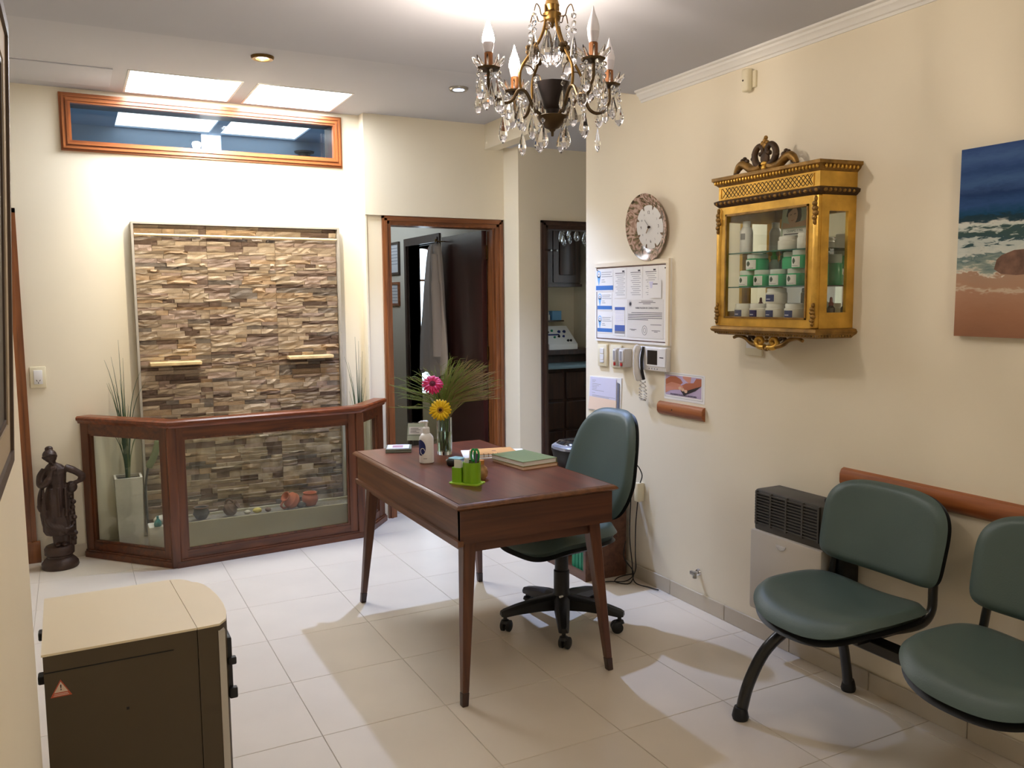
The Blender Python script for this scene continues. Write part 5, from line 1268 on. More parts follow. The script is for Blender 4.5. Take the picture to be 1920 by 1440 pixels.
hs = obj('handset', G().tube([M @ Vector(p) for p in catmull([(-0.098, 0.064, 0.045), (-0.098, 0.04, 0.058), (-0.098, -0.02, 0.062), (-0.097, -0.075, 0.056), (-0.096, -0.112, 0.042)], 5)], [0.016] * 2 + [0.021] * 4 + [0.018] * 8 + [0.02] * 4 + [0.02, 0.018, 0.014], 12, flat=0.75), WHITEP, ic)
obj('handset_edge', G().tube([M @ Vector(p) for p in catmull([(-0.078, 0.06, 0.03), (-0.078, 0.0, 0.042), (-0.078, -0.06, 0.04), (-0.078, -0.108, 0.028)], 5)], 0.008, 8), BLACKP, hs)
pts = []
N = 150
for k in range(N):
    s = k / (N - 1); base = Vector((-0.094 - 0.012 * math.sin(PI * s * 2), -0.11 - 0.105 * math.sin(PI * s * 0.98) * 1.0, 0.028))
    a = s * 2 * PI * 15
    if s > 0.5: base.x += 0.016
    pts.append(M @ (base + Vector((0.008 * math.cos(a), 0.003 * math.sin(a), 0.008 * math.sin(a)))))
obj('coiled_cord', G().tube(pts, 0.0024, 5), CORDM, ic)

# hands poster
hpst = thing('hands_poster', 'small poster photo of clasped hands on the right wall', 'poster', (XR, 3.22, 0.99))
M = WRm(3.373, 0.992)
obj('sheet', G().prism(rect(0, 0.305, 0, 0.136), M, 0.0012), PAPER, hpst)
M1 = M @ Matrix.Translation((0, 0, 0.0012))
g = G()
for q in (rect(0.006, 0.293, 0.012, 0.0135), rect(0.006, 0.293, 0.128, 0.1295), rect(0.006, 0.0075, 0.012, 0.1295), rect(0.2915, 0.293, 0.012, 0.1295)): g.prism(q, M1, 0.0003)
obj('border_print', g, INK_L, hpst)
flat(rect(0.012, 0.282, 0.022, 0.122), M1, LILAC, hpst, 'background_print', 0.0003)
M2 = M1 @ Matrix.Translation((0, 0, 0.0003))
flat([(0.145, 0.122), (0.145, 0.112), (0.20, 0.085), (0.208, 0.122)], M2, SKIN_P, hpst, 'arm_print', 0.0002)
flat([(0.012, 0.075), (0.012, 0.098), (0.05, 0.116), (0.09, 0.118), (0.13, 0.105), (0.145, 0.09), (0.11, 0.07), (0.06, 0.062)], M2, SKIN_D, hpst, 'hand_print', 0.0003)
flat([(0.282, 0.118), (0.245, 0.118), (0.225, 0.095), (0.17, 0.09), (0.135, 0.075), (0.13, 0.05), (0.15, 0.034), (0.2, 0.046), (0.25, 0.065), (0.282, 0.085)], M2 @ Matrix.Translation((0, 0, 0.0003)), SKIN_D, hpst, 'hand_print', 0.0003)
flat([(0.012, 0.03), (0.012, 0.072), (0.06, 0.088), (0.12, 0.082), (0.15, 0.07), (0.13, 0.055), (0.09, 0.052), (0.05, 0.046)], M2 @ Matrix.Translation((0, 0, 0.0006)), SKIN_P, hpst, 'hand_print', 0.0003)
for k in range(3): flat(circ(0.012, 12, 0.125 + 0.022 * k, 0.062 - 0.006 * k, 0.008), M2 @ Matrix.Translation((0, 0, 0.0009)), SKIN, hpst, 'finger_print', 0.0003)
flat([(0.13, 0.05), (0.155, 0.028), (0.24, 0.058), (0.282, 0.084), (0.25, 0.075), (0.17, 0.052)], M2 @ Matrix.Translation((0, 0, 0.0009)), HAIR, hpst, 'shade_print', 0.0002)
text('ESTAS MANOS TE AYUDAN A SENTIRTE BIEN', 0.0098, M1 @ Matrix.Translation((0.15, 0.0285, 0.0018)), INK, hpst, bold=True)
# paper bundle
pb = thing('paper_bundle', 'sheaf of lilac and peach forms hanging beside the office chair', 'paper', (XR, 3.9, 0.86))
M = WRm(4.055, 0.862)
obj('back_sheet', G().prism([(-0.02, -0.006), (0.305, 0.0), (0.315, 0.2), (0.0, 0.19)], M, 0.004), PAPER, pb)
obj('form', G().prism([(0.0, 0.075), (0.268, 0.075), (0.27, 0.192), (0.012, 0.186)], M @ Matrix.Translation((0, 0, 0.006)), 0.001), PAPER_L, pb)
obj('form_foot', G().prism([(-0.016, 0.0), (0.266, 0.004), (0.268, 0.075), (0.0, 0.075)], M @ Matrix.Translation((0, 0, 0.006)), 0.001), PAPER_P, pb)
obj('grey_edge_strip', G().prism([(0.275, 0.0), (0.296, 0.0), (0.30, 0.17), (0.28, 0.175)], M @ Matrix.Translation((0, 0, 0.006)), 0.002), mat('grey_strip', (110, 114, 130), 0.6), pb)
lines([(0.03, 0.07, 0.17), (0.03, 0.06, 0.162), (0.03, 0.12, 0.15), (0.03, 0.10, 0.141), (0.03, 0.08, 0.132), (0.03, 0.075, 0.123), (0.03, 0.15, 0.114), (0.03, 0.06, 0.098), (0.03, 0.26, 0.085), (0.03, 0.2, 0.079)], M @ Matrix.Translation((0, 0, 0.007)), INK_L, pb, h=0.002)

# detector and small plate under the cabinet
dt = thing('alarm_sensor', 'small ivory alarm sensor high on the right wall by the cornice', 'sensor', (XR, 2.78, 2.36))
M = WRm(2.79, 2.41)
obj('bracket', G().rbox(-0.022, 0.026, -0.034, 0.036, 0, 0.014, 0.004, 2, M=M), IVORY, dt)
obj('body', G().rbox(-0.026, 0.012, -0.05, 0.046, 0.012, 0.046, 0.010, 3, M=M), IVORY, dt)
obj('lens', G().prism(circ(0.004, 12, -0.012, -0.004), M @ Matrix.Translation((0, 0, 0.046)), 0.001), BROWN_D, dt)
plate(2.745, 1.278, 0.10, 0.07, 'blank_socket_plate', 'ivory blank socket plate below the gilded cabinet', 'socket', [(-0.04, 0.04, -0.004, 0.022)])

# ================================================================== GILDED CABINET
gc = thing('gilded_cabinet', 'gilded glass wall cabinet with carved crest on the right wall', 'cabinet', (XR, 2.53, 1.35))
FX = 2.45; YL, YRr = 2.795, 2.255; ZB, ZT2 = 1.362, 1.985
def plan(o, fx=FX, yl=YL, yr=YRr, cant=0.02):
    """front-left, front-right, wall-right, wall-left footprint grown by o"""
    return [(fx - o, yl + o * 0.8), (fx - o, yr - o * 0.8), (XR, yr - cant - o), (XR, yl + cant + o)]
def band(rows, m, name, par=gc):
    g = G(); V = [[g.bm.verts.new((x, y, z)) for x, y in plan(o)] for o, z in rows]
    for a, b in zip(V, V[1:]):
        for k in range(4): g.bm.faces.new((a[k], a[(k + 1) % 4], b[(k + 1) % 4], b[k]))
    g.bm.faces.new(list(reversed(V[0]))); g.bm.faces.new(V[-1]); return obj(name, g, m, par, ang=30)
band([(0.004, 1.375), (0.018, 1.372), (0.024, 1.362), (0.02, 1.354), (0.006, 1.346), (-0.004, 1.338)][::-1], GOLD_D, 'base_moulding')
band([(-0.020, 1.368), (-0.020, 1.406)], GOLD, 'cabinet_floor')
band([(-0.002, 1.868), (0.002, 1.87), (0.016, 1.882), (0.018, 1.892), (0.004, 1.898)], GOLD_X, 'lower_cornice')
band([(0.002, 1.895), (0.002, 1.955)], GOLD, 'frieze')
band([(0.002, 1.953), (0.016, 1.966), (0.02, 1.974), (0.026, 1.978), (0.026, 1.990), (0.018, 1.992)], GOLD_D, 'top_cornice')
# front door frame and side frames
gf = G()
dx0, dx1 = FX, FX + 0.018
gf.box(dx0, dx1, YL - 0.042, YL - 0.008, 1.376, 1.868).box(dx0, dx1, YRr + 0.026, YRr + 0.05, 1.376, 1.868).box(dx0, dx1, YRr + 0.05, YL - 0.042, 1.83, 1.868).box(dx0, dx1, YRr + 0.05, YL - 0.042, 1.376, 1.415)
dr = obj('door_frame', gf, GOLD, gc)
g = G(); e_ = 0.006
g.box(dx0 - 0.004, dx0, YL - 0.05, YL - 0.042, 1.408, 1.838).box(dx0 - 0.004, dx0, YRr + 0.05, YRr + 0.057, 1.408, 1.838).box(dx0 - 0.004, dx0, YRr + 0.05, YL - 0.042, 1.83, 1.838).box(dx0 - 0.004, dx0, YRr + 0.05, YL - 0.042, 1.408, 1.415)
obj('glazing_bead', g, GOLD_D, dr)
obj('door_glass', G().box(dx0 + 0.008, dx0 + 0.011, YRr + 0.048, YL - 0.04, 1.412, 1.833), GLASS, dr)
for yc, s_ in ((YL - 0.002, 1), (YRr + 0.014, -1)):
    cp = obj('corner_column', G().rbox(FX - 0.004, FX + 0.02, yc - 0.014, yc + 0.014, 1.376, 1.868, 0.006, 2), GOLD, gc)
    for z0, z1 in ((1.385, 1.47), (1.76, 1.862)):
        g = G(); n_ = 6
        for k in range(n_):
            zz = z0 + (z1 - z0) * (k + 0.5) / n_; w_ = 0.011 * math.sin(PI * (k + 0.7) / (n_ + 0.4))
            g.ell((FX - 0.006, yc + 0.003 * math.sin(k * 2.2), zz), 0.008, w_ + 0.003, (z1 - z0) / n_ * 0.62, u=10, v=6)
        obj('carved_drop', g, GOLD_D, cp)
for s_, yy in ((-1, YRr), (1, YL)):
    # side frame between front corner (FX,yy) and wall (XR, yy -/+ .02)
    a = Vector((FX + 0.012, yy, 0)); b = Vector((XR - 0.001, yy + s_ * 0.02, 0)); d = (b - a); Ls = d.length; d.normalize(); n_ = Vector((-d.y, d.x, 0)) * -s_
    Mside = Matrix(((d.x, n_.x, 0, a.x), (d.y, n_.y, 0, a.y), (0, 0, 1, 0), (0, 0, 0, 1)))
    g = G()
    for x0, x1, z0, z1 in ((0, 0.035, 1.376, 1.868), (Ls - 0.035, Ls, 1.376, 1.868), (0.035, Ls - 0.035, 1.81, 1.868), (0.035, Ls - 0.035, 1.376, 1.435)): g.box(x0, x1, -0.001, 0.014, z0, z1, M=Mside)
    sf = obj('side_frame', g, GOLD, gc)
    obj('side_glass', G().box(0.033, Ls - 0.033, 0.005, 0.008, 1.43, 1.815, M=Mside), GLASS, sf)
obj('mirror_back', G().box(XR - 0.008, XR - 0.002, YRr + 0.0, YL - 0.0, 1.376, 1.868), MIRROR, gc)
for zz in (1.538, 1.678):
    sh = obj('glass_shelf', G().box(FX + 0.022, XR - 0.010, YRr + 0.02, YL - 0.02, zz - 0.005, zz - 0.0005), SHELFG, gc)
    obj('shelf_edge', G().box(FX + 0.0205, FX + 0.022, YRr + 0.02, YL - 0.02, zz - 0.005, zz), SHELFE, sh)
# beads: dentils along the cornices, rope at the base, lattice on the frieze
g = G(); n_ = 34
for k in range(n_):
    y = YL + 0.012 - (YL - YRr + 0.024) * (k + 0.5) / n_
    g.ell((FX - 0.020, y, 1.968), 0.006, 0.0055, 0.008, u=8, v=6)
for k in range(9): g.ell((FX + 0.005 + 0.018 * k, YRr - 0.022 - 0.002 * k, 1.968), 0.0055, 0.006, 0.008, u=8, v=6)
obj('egg_beading', g, GOLD, gc, kind='stuff')
g = G()
for k in range(22):
    y = YL + 0.01 - (YL - YRr + 0.02) * (k + 0.5) / 22; g.ell((FX - 0.015, y, 1.884), 0.007, 0.009 if k % 2 else 0.005, 0.007, u=8, v=6)
for k in range(7): g.ell((FX + 0.01 + 0.022 * k, YRr - 0.018 - 0.002 * k, 1.884), 0.008, 0.007, 0.007, u=8, v=6)
obj('leaf_beading', g, GOLD_D, gc, kind='stuff')
g = G()
for k in range(40):
    y = YL + 0.006 - (YL - YRr + 0.012) * (k + 0.5) / 40; g.ell((FX - 0.010, y, 1.349), 0.006, 0.0045, 0.007, M=Matrix.Rotation(0.5, 4, 'X'), u=8, v=6)
for k in range(12): g.ell((FX + 0.006 + 0.0135 * k, YRr - 0.012 - 0.0015 * k, 1.349), 0.005, 0.005, 0.007, u=8, v=6)
obj('rope_beading', g, GOLD_D, gc, kind='stuff')
g = G(); zc0, zc1 = 1.904, 1.946; hh = zc1 - zc0; Mf = Matrix(((0, 0, -1, FX - 0.002), (-1, 0, 0, YL), (0, 1, 0, zc0), (0, 0, 0, 1)))
Lf = YL - YRr - 0.03
k = 0.02
while k < Lf - 0.02:
    for sgn in (1, -1):
        x0, x1 = (k, k + hh) if sgn > 0 else (k + hh, k)
        g.tube([Mf @ Vector((min(max(x0, 0.015), Lf), 0, 0.0)), Mf @ Vector((min(max(x1, 0.015), Lf), hh, 0.0))], 0.0016, 5)
    k += 0.021
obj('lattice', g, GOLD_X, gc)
g = G()
for q in (rect(0.012, Lf + 0.004, -0.003, 0), rect(0.012, Lf + 0.004, hh, hh + 0.003), rect(0.012, 0.015, 0, hh), rect(Lf + 0.001, Lf + 0.004, 0, hh)): g.prism(q, Mf, 0.003)
obj('lattice_border', g, GOLD, gc)
# carved crest
YC = (YL + YRr) / 2 + 0.03
Mcr = Matrix(((0, 0, -1, FX + 0.02), (-1, 0, 0, YC), (0, 1, 0, 1.992), (0, 0, 0, 1)))   # x right, y up, z out
def crest(pts, rad, m=GOLD_D, n=10, name='crest_scroll'): 
    P_ = catmull([Vector((x, y, 0)) for x, y in pts], 6); k_ = len(P_)
    rr2 = [1.35 * rad(i / (k_ - 1)) for i in range(k_)]
    return obj(name, G().tube([Mcr @ p for p in P_], rr2, n), m, gc)
for s_ in (-1, 1):
    crest([(s_ * 0.02, 0.02), (s_ * 0.045, 0.012), (s_ * 0.075, 0.016), (s_ * 0.105, 0.034), (s_ * 0.128, 0.042), (s_ * 0.15, 0.03), (s_ * 0.168, 0.006)], lambda t: 0.013 - 0.003 * abs(t - 0.5) - 0.006 * max(0, t - 0.8) * 5 * 0.8, GOLD_D)
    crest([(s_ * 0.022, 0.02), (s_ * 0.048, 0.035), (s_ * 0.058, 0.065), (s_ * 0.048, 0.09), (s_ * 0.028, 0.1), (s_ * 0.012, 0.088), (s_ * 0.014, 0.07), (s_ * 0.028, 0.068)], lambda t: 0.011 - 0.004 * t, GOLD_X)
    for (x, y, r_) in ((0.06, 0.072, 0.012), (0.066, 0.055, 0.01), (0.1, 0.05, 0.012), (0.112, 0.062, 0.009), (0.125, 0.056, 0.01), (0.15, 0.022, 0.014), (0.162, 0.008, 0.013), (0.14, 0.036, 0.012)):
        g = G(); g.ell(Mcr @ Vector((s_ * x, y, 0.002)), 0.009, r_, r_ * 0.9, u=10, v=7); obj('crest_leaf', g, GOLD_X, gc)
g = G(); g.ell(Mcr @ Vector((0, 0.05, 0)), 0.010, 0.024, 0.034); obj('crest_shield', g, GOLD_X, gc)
g = G()
for x, y, r_ in ((0, 0.118, 0.010), (-0.012, 0.108, 0.010), (0.012, 0.108, 0.009), (0.004, 0.128, 0.008), (0, 0.1, 0.014)): g.ell(Mcr @ Vector((x, y, 0.002)), 0.009, r_, r_ * 1.1, u=10, v=7)
obj('crest_finial', g, GOLD_D, gc)
g = G(); g.ell(Mcr @ Vector((0, 0.012, 0.006)), 0.010, 0.012, 0.012, u=10, v=7); g.ell(Mcr @ Vector((0, 0.028, 0.006)), 0.008, 0.016, 0.01, u=10, v=7); obj('crest_palmette', g, GOLD, gc)
# carved apron under the cabinet
Mcr = Matrix(((0, 0, -1, FX + 0.03), (-1, 0, 0, YC - 0.02), (0, 1, 0, 1.338), (0, 0, 0, 1)))
for s_ in (-1, 1):
    crest([(s_ * 0.01, -0.045), (s_ * 0.04, -0.044), (s_ * 0.058, -0.03), (s_ * 0.052, -0.012), (s_ * 0.034, -0.008), (s_ * 0.022, -0.02), (s_ * 0.032, -0.03), (s_ * 0.04, -0.023)], lambda t: 0.009 - 0.004 * t, GOLD, name='apron_scroll')
    crest([(s_ * 0.05, -0.04), (s_ * 0.085, -0.032), (s_ * 0.12, -0.012), (s_ * 0.16, -0.004), (s_ * 0.19, -0.012)], lambda t: 0.008 - 0.003 * t, GOLD_D, name='apron_scroll')
    crest([(s_ * 0.07, -0.012), (s_ * 0.09, -0.002), (s_ * 0.10, -0.018), (s_ * 0.088, -0.028)], lambda t: 0.006, GOLD_X, name='apron_scroll')
g = G()
for x, y, r_ in ((0, -0.05, 0.014), (-0.02, -0.05, 0.01), (0.02, -0.05, 0.01), (0, -0.02, 0.008), (0, -0.006, 0.008)): g.ell(Mcr @ Vector((x, y, 0)), 0.010, r_, r_ * 0.8, u=10, v=7)
obj('apron_shell', g, GOLD_D, gc)

# ---- contents of the cabinet
def yz(px): return px
def jar(y, z, r, h, kind, label, x=2.515, group=None, lab=True):
    t = thing('cream_jar' if kind == 'w' else 'gel_jar', label, 'jar', (x, y, z), group=group)
    hl = h * 0.28
    if kind == 'w':
        obj('body', G().lathe([(0, 0), (r * 0.95, 0), (r, 0.003), (r, h - hl - 0.003), (r * 0.93, h - hl), (0, h - hl)], (x, y, z), 24), JARW, t)
        obj('lid', G().lathe([(0, h - hl), (r * 0.9, h - hl), (r * 0.92, h - 0.004), (r * 0.86, h), (0, h)], (x, y, z), 24), JARW, t)
    else:
        obj('body', G().lathe([(0, 0), (r * 0.95, 0), (r, 0.004), (r, h - hl - 0.006), (r * 0.88, h - hl), (0, h - hl)], (x, y, z), 24), JARG, t)
        obj('lid', G().lathe([(0, h - hl), (r * 0.9, h - hl), (r * 0.92, h - 0.004), (r * 0.86, h), (0, h)], (x, y, z), 24), LIDF, t)
    if lab:
        M = Matrix.Translation((x, y, z)); a0 = R(-202)
        if kind == 'w':
            lb = obj('label', cyl_patch(lambda u, v: (R(150) + u * R(62), h * 0.14 + v * h * 0.44), r * 1.012, 8, 2, M), BLUE_D, t)
            obj('label_print', cyl_patch(lambda u, v: (R(160) + u * R(30), h * 0.26 + v * h * 0.06), r * 1.02, 5, 1, M), PAPER_L, lb)
        else:
            lb = obj('label', cyl_patch(lambda u, v: (R(148) + u * R(70), h * 0.06 + v * h * 0.58), r * 1.012, 8, 2, M), PAPER, t)
            obj('label_leaf', cyl_patch(lambda u, v: (R(160) + R(26) * (0.5 + math.cos(PI * (v - 0.5)) * (u - 0.5)), h * 0.22 + h * 0.36 * v), r * 1.02, 6, 8, M), LEAFP, lb)
            obj('label_print', cyl_patch(lambda u, v: (R(155) + u * R(50), h * 0.12 + v * h * 0.03), r * 1.02, 6, 1, M), INK_L, lb)
    return t
z1s, z2s, z0s = 1.538, 1.678, 1.406
for i, (y, lb) in enumerate(((2.70, 'white cream jar at the left end of the cabinet floor'), (2.612, 'second white cream jar on the cabinet floor'), (2.522, 'white cream jar under the stacked one on the cabinet floor'), (2.42, 'white cream jar at the right end of the cabinet floor'))):
    jar(y, z0s, 0.039, 0.062, 'w', lb, x=2.51, group='cream jars on the cabinet floor')
jar(2.522, z0s + 0.062, 0.042, 0.062, 'w', 'white cream jar stacked on another on the cabinet floor', x=2.515, group='cream jars on the cabinet floor')
for y, lb in ((2.68, 'green gel jar at the left of the lower cabinet shelf'), (2.595, 'second green gel jar from the left on the lower cabinet shelf'), (2.508, 'third green gel jar from the left on the lower cabinet shelf'), (2.415, 'fourth green gel jar, at the right of the lower cabinet shelf')):
    jar(y, z1s, 0.0405, 0.066, 'g', lb, x=2.515, group='gel jars on the lower cabinet shelf')
jar(2.637, z1s + 0.066, 0.046, 0.066, 'g', 'green gel jar stacked at the left on the lower cabinet shelf', x=2.52, group='gel jars on the lower cabinet shelf')
jar(2.462, z1s + 0.066, 0.046, 0.066, 'g', 'unlabelled green gel jar stacked over the lower cabinet shelf', x=2.545, group='gel jars on the lower cabinet shelf', lab=False)
jar(2.385, z1s + 0.066, 0.034, 0.07, 'g', 'narrow green gel jar stacked at the right by the cabinet door frame', x=2.50, group='gel jars on the lower cabinet shelf')
for y, lb in ((2.665, 'pump bottle with green top behind the stacked gel jar, left one'), (2.61, 'pump bottle with green top behind the stacked gel jar, right one')):
    t = thing('gel_pump_bottle', lb, 'bottle', (2.585, y, z1s), group='green pump bottles in the cabinet')
    obj('body', G().lathe([(0, 0), (0.019, 0), (0.02, 0.003), (0.02, 0.095), (0.01, 0.11), (0, 0.11)], (2.585, y, z1s), 18), JARW, t)
    obj('pump', G().lathe([(0, 0.11), (0.014, 0.11), (0.014, 0.124), (0.008, 0.127), (0.008, 0.138), (0.013, 0.14), (0.012, 0.148), (0, 0.149)], (2.585, y, z1s), 16), PUMPG, t)
jar(2.355, z1s, 0.03, 0.12, 'g', 'tall green gel bottle behind the side glass on the lower shelf', x=2.575, lab=False)
t = thing('spray_bottle', 'tall white bottle at the left of the top cabinet shelf', 'bottle', (2.53, 2.715, z2s))
obj('body', G().lathe([(0, 0), (0.026, 0), (0.027, 0.003), (0.027, 0.09), (0.018, 0.108), (0, 0.108)], (2.53, 2.715, z2s), 20), WHITEP, t)
obj('cap', G().lathe([(0, 0.108), (0.016, 0.108), (0.016, 0.132), (0, 0.134)], (2.53, 2.715, z2s), 16), JARW, t)
obj('label', cyl_patch(lambda u, v: (R(165) + u * R(50), 0.055 + v * 0.026), 0.0274, 6, 1, Matrix.Translation((2.53, 2.715, z2s))), INK_L, t)
jar(2.462, z2s, 0.042, 0.052, 'w', 'squat white cream pot in front of the portrait card', x=2.515, lab=False)
jar(2.375, z2s, 0.03, 0.06, 'w', 'white cream pot at the right end of the top cabinet shelf', x=2.51, lab=False)
for (x, y, lb) in ((2.56, 2.655, 'dark dropper bottle behind the white jars at the left'), (2.575, 2.62, 'second dark dropper bottle behind the white jars'), (2.53, 2.30, 'dark dropper bottle behind the side glass, nearer the front'), (2.575, 2.30, 'dark dropper bottle behind the side glass, by the wall')):
    t = thing('dropper_bottle', lb, 'bottle', (x, y, z0s), group='dropper bottles in the cabinet')
    obj('body', G().lathe([(0, 0), (0.014, 0), (0.015, 0.002), (0.015, 0.045), (0.007, 0.054), (0, 0.054)], (x, y, z0s), 16), AMBER, t)
    obj('dropper', G().lathe([(0, 0.054), (0.009, 0.054), (0.009, 0.066), (0.006, 0.068), (0.005, 0.084), (0, 0.088)], (x, y, z0s), 14), REDRUB, t)
t = thing('wrapped_gift', 'small cellophane wrapped sachet behind the white jars at right', 'sachet', (2.57, 2.405, z0s))
g = G(); g.ell((2.57, 2.405, z0s + 0.038), 0.02, 0.035, 0.036)
for v in g.bm.verts: v.co += Vector((noise.noise(v.co * 60), noise.noise(v.co * 55 + Vector((5, 0, 0))), noise.noise(v.co * 50) * 0.5)) * 0.006
obj('wrapping', g, mat('cellophane', (176, 184, 172), 0.25), t)
# portrait card
pc_ = thing('portrait_card', 'standing advertising card with a dark haired woman in the cabinet', 'card', (2.585, 2.51, z2s))
Mp_ = Matrix(((0, 0, -1, 2.588), (-1, 0, 0, 2.585), (0, 1, 0, z2s), (0, 0, 0, 1))) @ Matrix.Rotation(R(-5), 4, 'X')
obj('card', G().prism(rect(0, 0.15, 0, 0.188), Mp_, 0.0015), SAGE, pc_)
def pr_(poly, m, lvl, nm): flat(poly, Mp_ @ Matrix.Translation((0, 0, 0.0015 + 0.0003 * lvl)), m, pc_, nm, 0.0003)
pr_([(0.024, 0.142), (0.03, 0.172), (0.05, 0.186), (0.085, 0.186), (0.1, 0.165), (0.105, 0.135), (0.1, 0.118), (0.07, 0.11)], HAIR, 0, 'hair_print')
pr_([(0.01, 0.118), (0.04, 0.11), (0.12, 0.118), (0.14, 0.13), (0.14, 0.098), (0.005, 0.092)], SKIN, 1, 'shoulder_print')
pr_(circ(0.026, 22, 0.058, 0.142, 0.036), SKIN, 2, 'face_print')
pr_([(0.03, 0.15), (0.032, 0.172), (0.06, 0.184), (0.082, 0.176), (0.06, 0.172), (0.04, 0.158)], HAIR, 3, 'fringe_print')
pr_([(0.044, 0.146), (0.052, 0.148), (0.052, 0.1455), (0.044, 0.144)], HAIR, 3, 'eye_print'); pr_([(0.064, 0.149), (0.074, 0.151), (0.074, 0.148), (0.064, 0.1465)], HAIR, 3, 'eye_print')
pr_([(0.048, 0.124), (0.058, 0.120), (0.07, 0.126), (0.058, 0.123)], SKIN_D, 3, 'mouth_print')
pr_(rect(0.012, 0.142, 0.062, 0.09), PAPER, 3, 'banner_print')
text('CUERPO Y PIEL', 0.013, Mp_ @ Matrix.Translation((0.077, 0.08, 0.003)), LEAFP, pc_)
lines([(0.02, 0.13, 0.068)], Mp_ @ Matrix.Translation((0, 0, 0.0028)), INK, pc_, h=0.004)
pr_(rect(0.05, 0.142, 0.03, 0.06), HAIR, 1, 'dark_print')

# ================================================================== SEASCAPE PAINTING
pt = thing('seascape_painting', 'unframed canvas painting of waves breaking on a sandy beach', 'painting', (XR, 1.45, 1.36))
pmx = bpy.data.materials.new('seascape'); pmx.use_nodes = True
nt = pmx.node_tree; bs = nt.nodes['Principled BSDF']; bs.inputs['Roughness'].default_value = 0.6; bs.inputs['Specular IOR Level'].default_value = 0.12
tc = nt.nodes.new('ShaderNodeTexCoord'); sp_ = nt.nodes.new('ShaderNodeSeparateXYZ'); nt.links.new(tc.outputs['Object'], sp_.inputs[0])
def nmath(op, a, b, clamp=False):
    n = nt.nodes.new('ShaderNodeMath'); n.operation = op; n.use_clamp = clamp
    for i, v in enumerate((a, b)):
        if isinstance(v, (int, float)): n.inputs[i].default_value = v
        else: nt.links.new(v, n.inputs[i])
    return n.outputs[0]
mp = nt.nodes.new('ShaderNodeMapping'); mp.inputs['Scale'].default_value = (1, 1, 3.5); nt.links.new(tc.outputs['Object'], mp.inputs[0])
n1 = nt.nodes.new('ShaderNodeTexNoise'); n1.inputs['Scale'].default_value = 7; n1.inputs['Detail'].default_value = 7; nt.links.new(mp.outputs[0], n1.inputs['Vector'])
n2 = nt.nodes.new('ShaderNodeTexNoise'); n2.inputs['Scale'].default_value = 26; n2.inputs['Detail'].default_value = 6; n2.inputs['Distortion'].default_value = 1; nt.links.new(mp.outputs[0], n2.inputs['Vector'])
base_ = nmath('DIVIDE', sp_.outputs['Z'], 0.603)
sea_ = nmath('MULTIPLY', nmath('MULTIPLY', nmath('SUBTRACT', 0.66, base_), 6, True), nmath('MULTIPLY', nmath('SUBTRACT', base_, 0.22), 5, True))
zz = nmath('ADD', base_, nmath('MULTIPLY', nmath('SUBTRACT', n1.outputs['Fac'], 0.5), nmath('ADD', 0.05, nmath('MULTIPLY', sea_, 0.22))))
zz = nmath('ADD', zz, nmath('MULTIPLY', nmath('SUBTRACT', n2.outputs['Fac'], 0.5), nmath('ADD', 0.05, nmath('MULTIPLY', sea_, 0.10))))
cr = nt.nodes.new('ShaderNodeValToRGB'); els = cr.color_ramp.elements
stops = [(0.0, (150, 106, 80)), (0.12, (166, 120, 92)), (0.235, (178, 136, 110)), (0.245, (206, 188, 164)), (0.26, (178, 140, 114)), (0.335, (176, 144, 120)), (0.345, (222, 214, 196)), (0.37, (148, 160, 150)),
         (0.42, (96, 120, 120)), (0.445, (206, 210, 200)), (0.50, (188, 198, 192)), (0.515, (58, 84, 90)), (0.56, (64, 88, 84)), (0.575, (196, 204, 196)), (0.595, (214, 216, 206)), (0.61, (40, 66, 76)), (0.645, (30, 58, 72)), (0.655, (22, 70, 104)), (0.70, (48, 82, 132)), (0.76, (34, 60, 108)), (0.82, (66, 98, 146)), (0.88, (44, 74, 126)), (0.94, (70, 100, 150)), (1.0, (44, 72, 126))]
els[0].position, els[0].color = stops[0][0], (*lin(stops[0][1]), 1); els[1].position, els[1].color = stops[-1][0], (*lin(stops[-1][1]), 1)
for p_, c_ in stops[1:-1]:
    q = els.new(p_); q.color = (*lin(c_), 1)
nt.links.new(zz, cr.inputs[0]); nt.links.new(cr.outputs[0], bs.inputs['Base Color'])
obj('canvas', G().box(2.595, 2.6195, 0.98, 1.803, 1.362, 1.965), pmx, pt)
g = G()
rk = random.Random(4)
g.prism([(0.128 + 0.0, 0.215), (0.135, 0.245), (0.15, 0.258), (0.19, 0.272), (0.26, 0.275), (0.27, 0.2), (0.2, 0.195), (0.15, 0.2)], Matrix(((0, 0, -1, 2.595), (-1, 0, 0, 1.803), (0, 1, 0, 1.362), (0, 0, 0, 1))), 0.0008)
obj('painted_rock', g, mat('painted_rock', (116, 84, 66), 0.6, var=0.4, vscale=30), pt)

# ================================================================== LEFT FOREGROUND: FRAMED PICTURE, DEVICE
fp = thing('framed_picture', 'dark edged framed picture leaning out from the left wall', 'picture', (-0.12, 1.2, 1.22))
Ml = Matrix(((0, 0, 1, -0.119), (-1, 0, 0, 1.755), (0, 1, 0, 1.215), (0, 0, 0, 1)))   # x towards camera, y up, z into the room
Ml = Ml @ Matrix.Rotation(math.atan2(0.036, 0.76), 4, 'X')
FW, FH = 1.1, 0.765
def fr4(a, b, z0, z1):
    g = G()
    for q in (rect(a, FW - a, a, b), rect(a, FW - a, FH - b, FH - a), rect(a, b, b, FH - b), rect(FW - b, FW - a, b, FH - b)): g.prism(q, Ml @ Matrix.Translation((0, 0, z0)), z1 - z0)
    return g
obj('outer_bead', fr4(0, 0.022, 0.0, 0.014), FRAME_D, fp)
obj('frame', fr4(0.022, 0.075, 0.0, 0.009), MATB, fp)
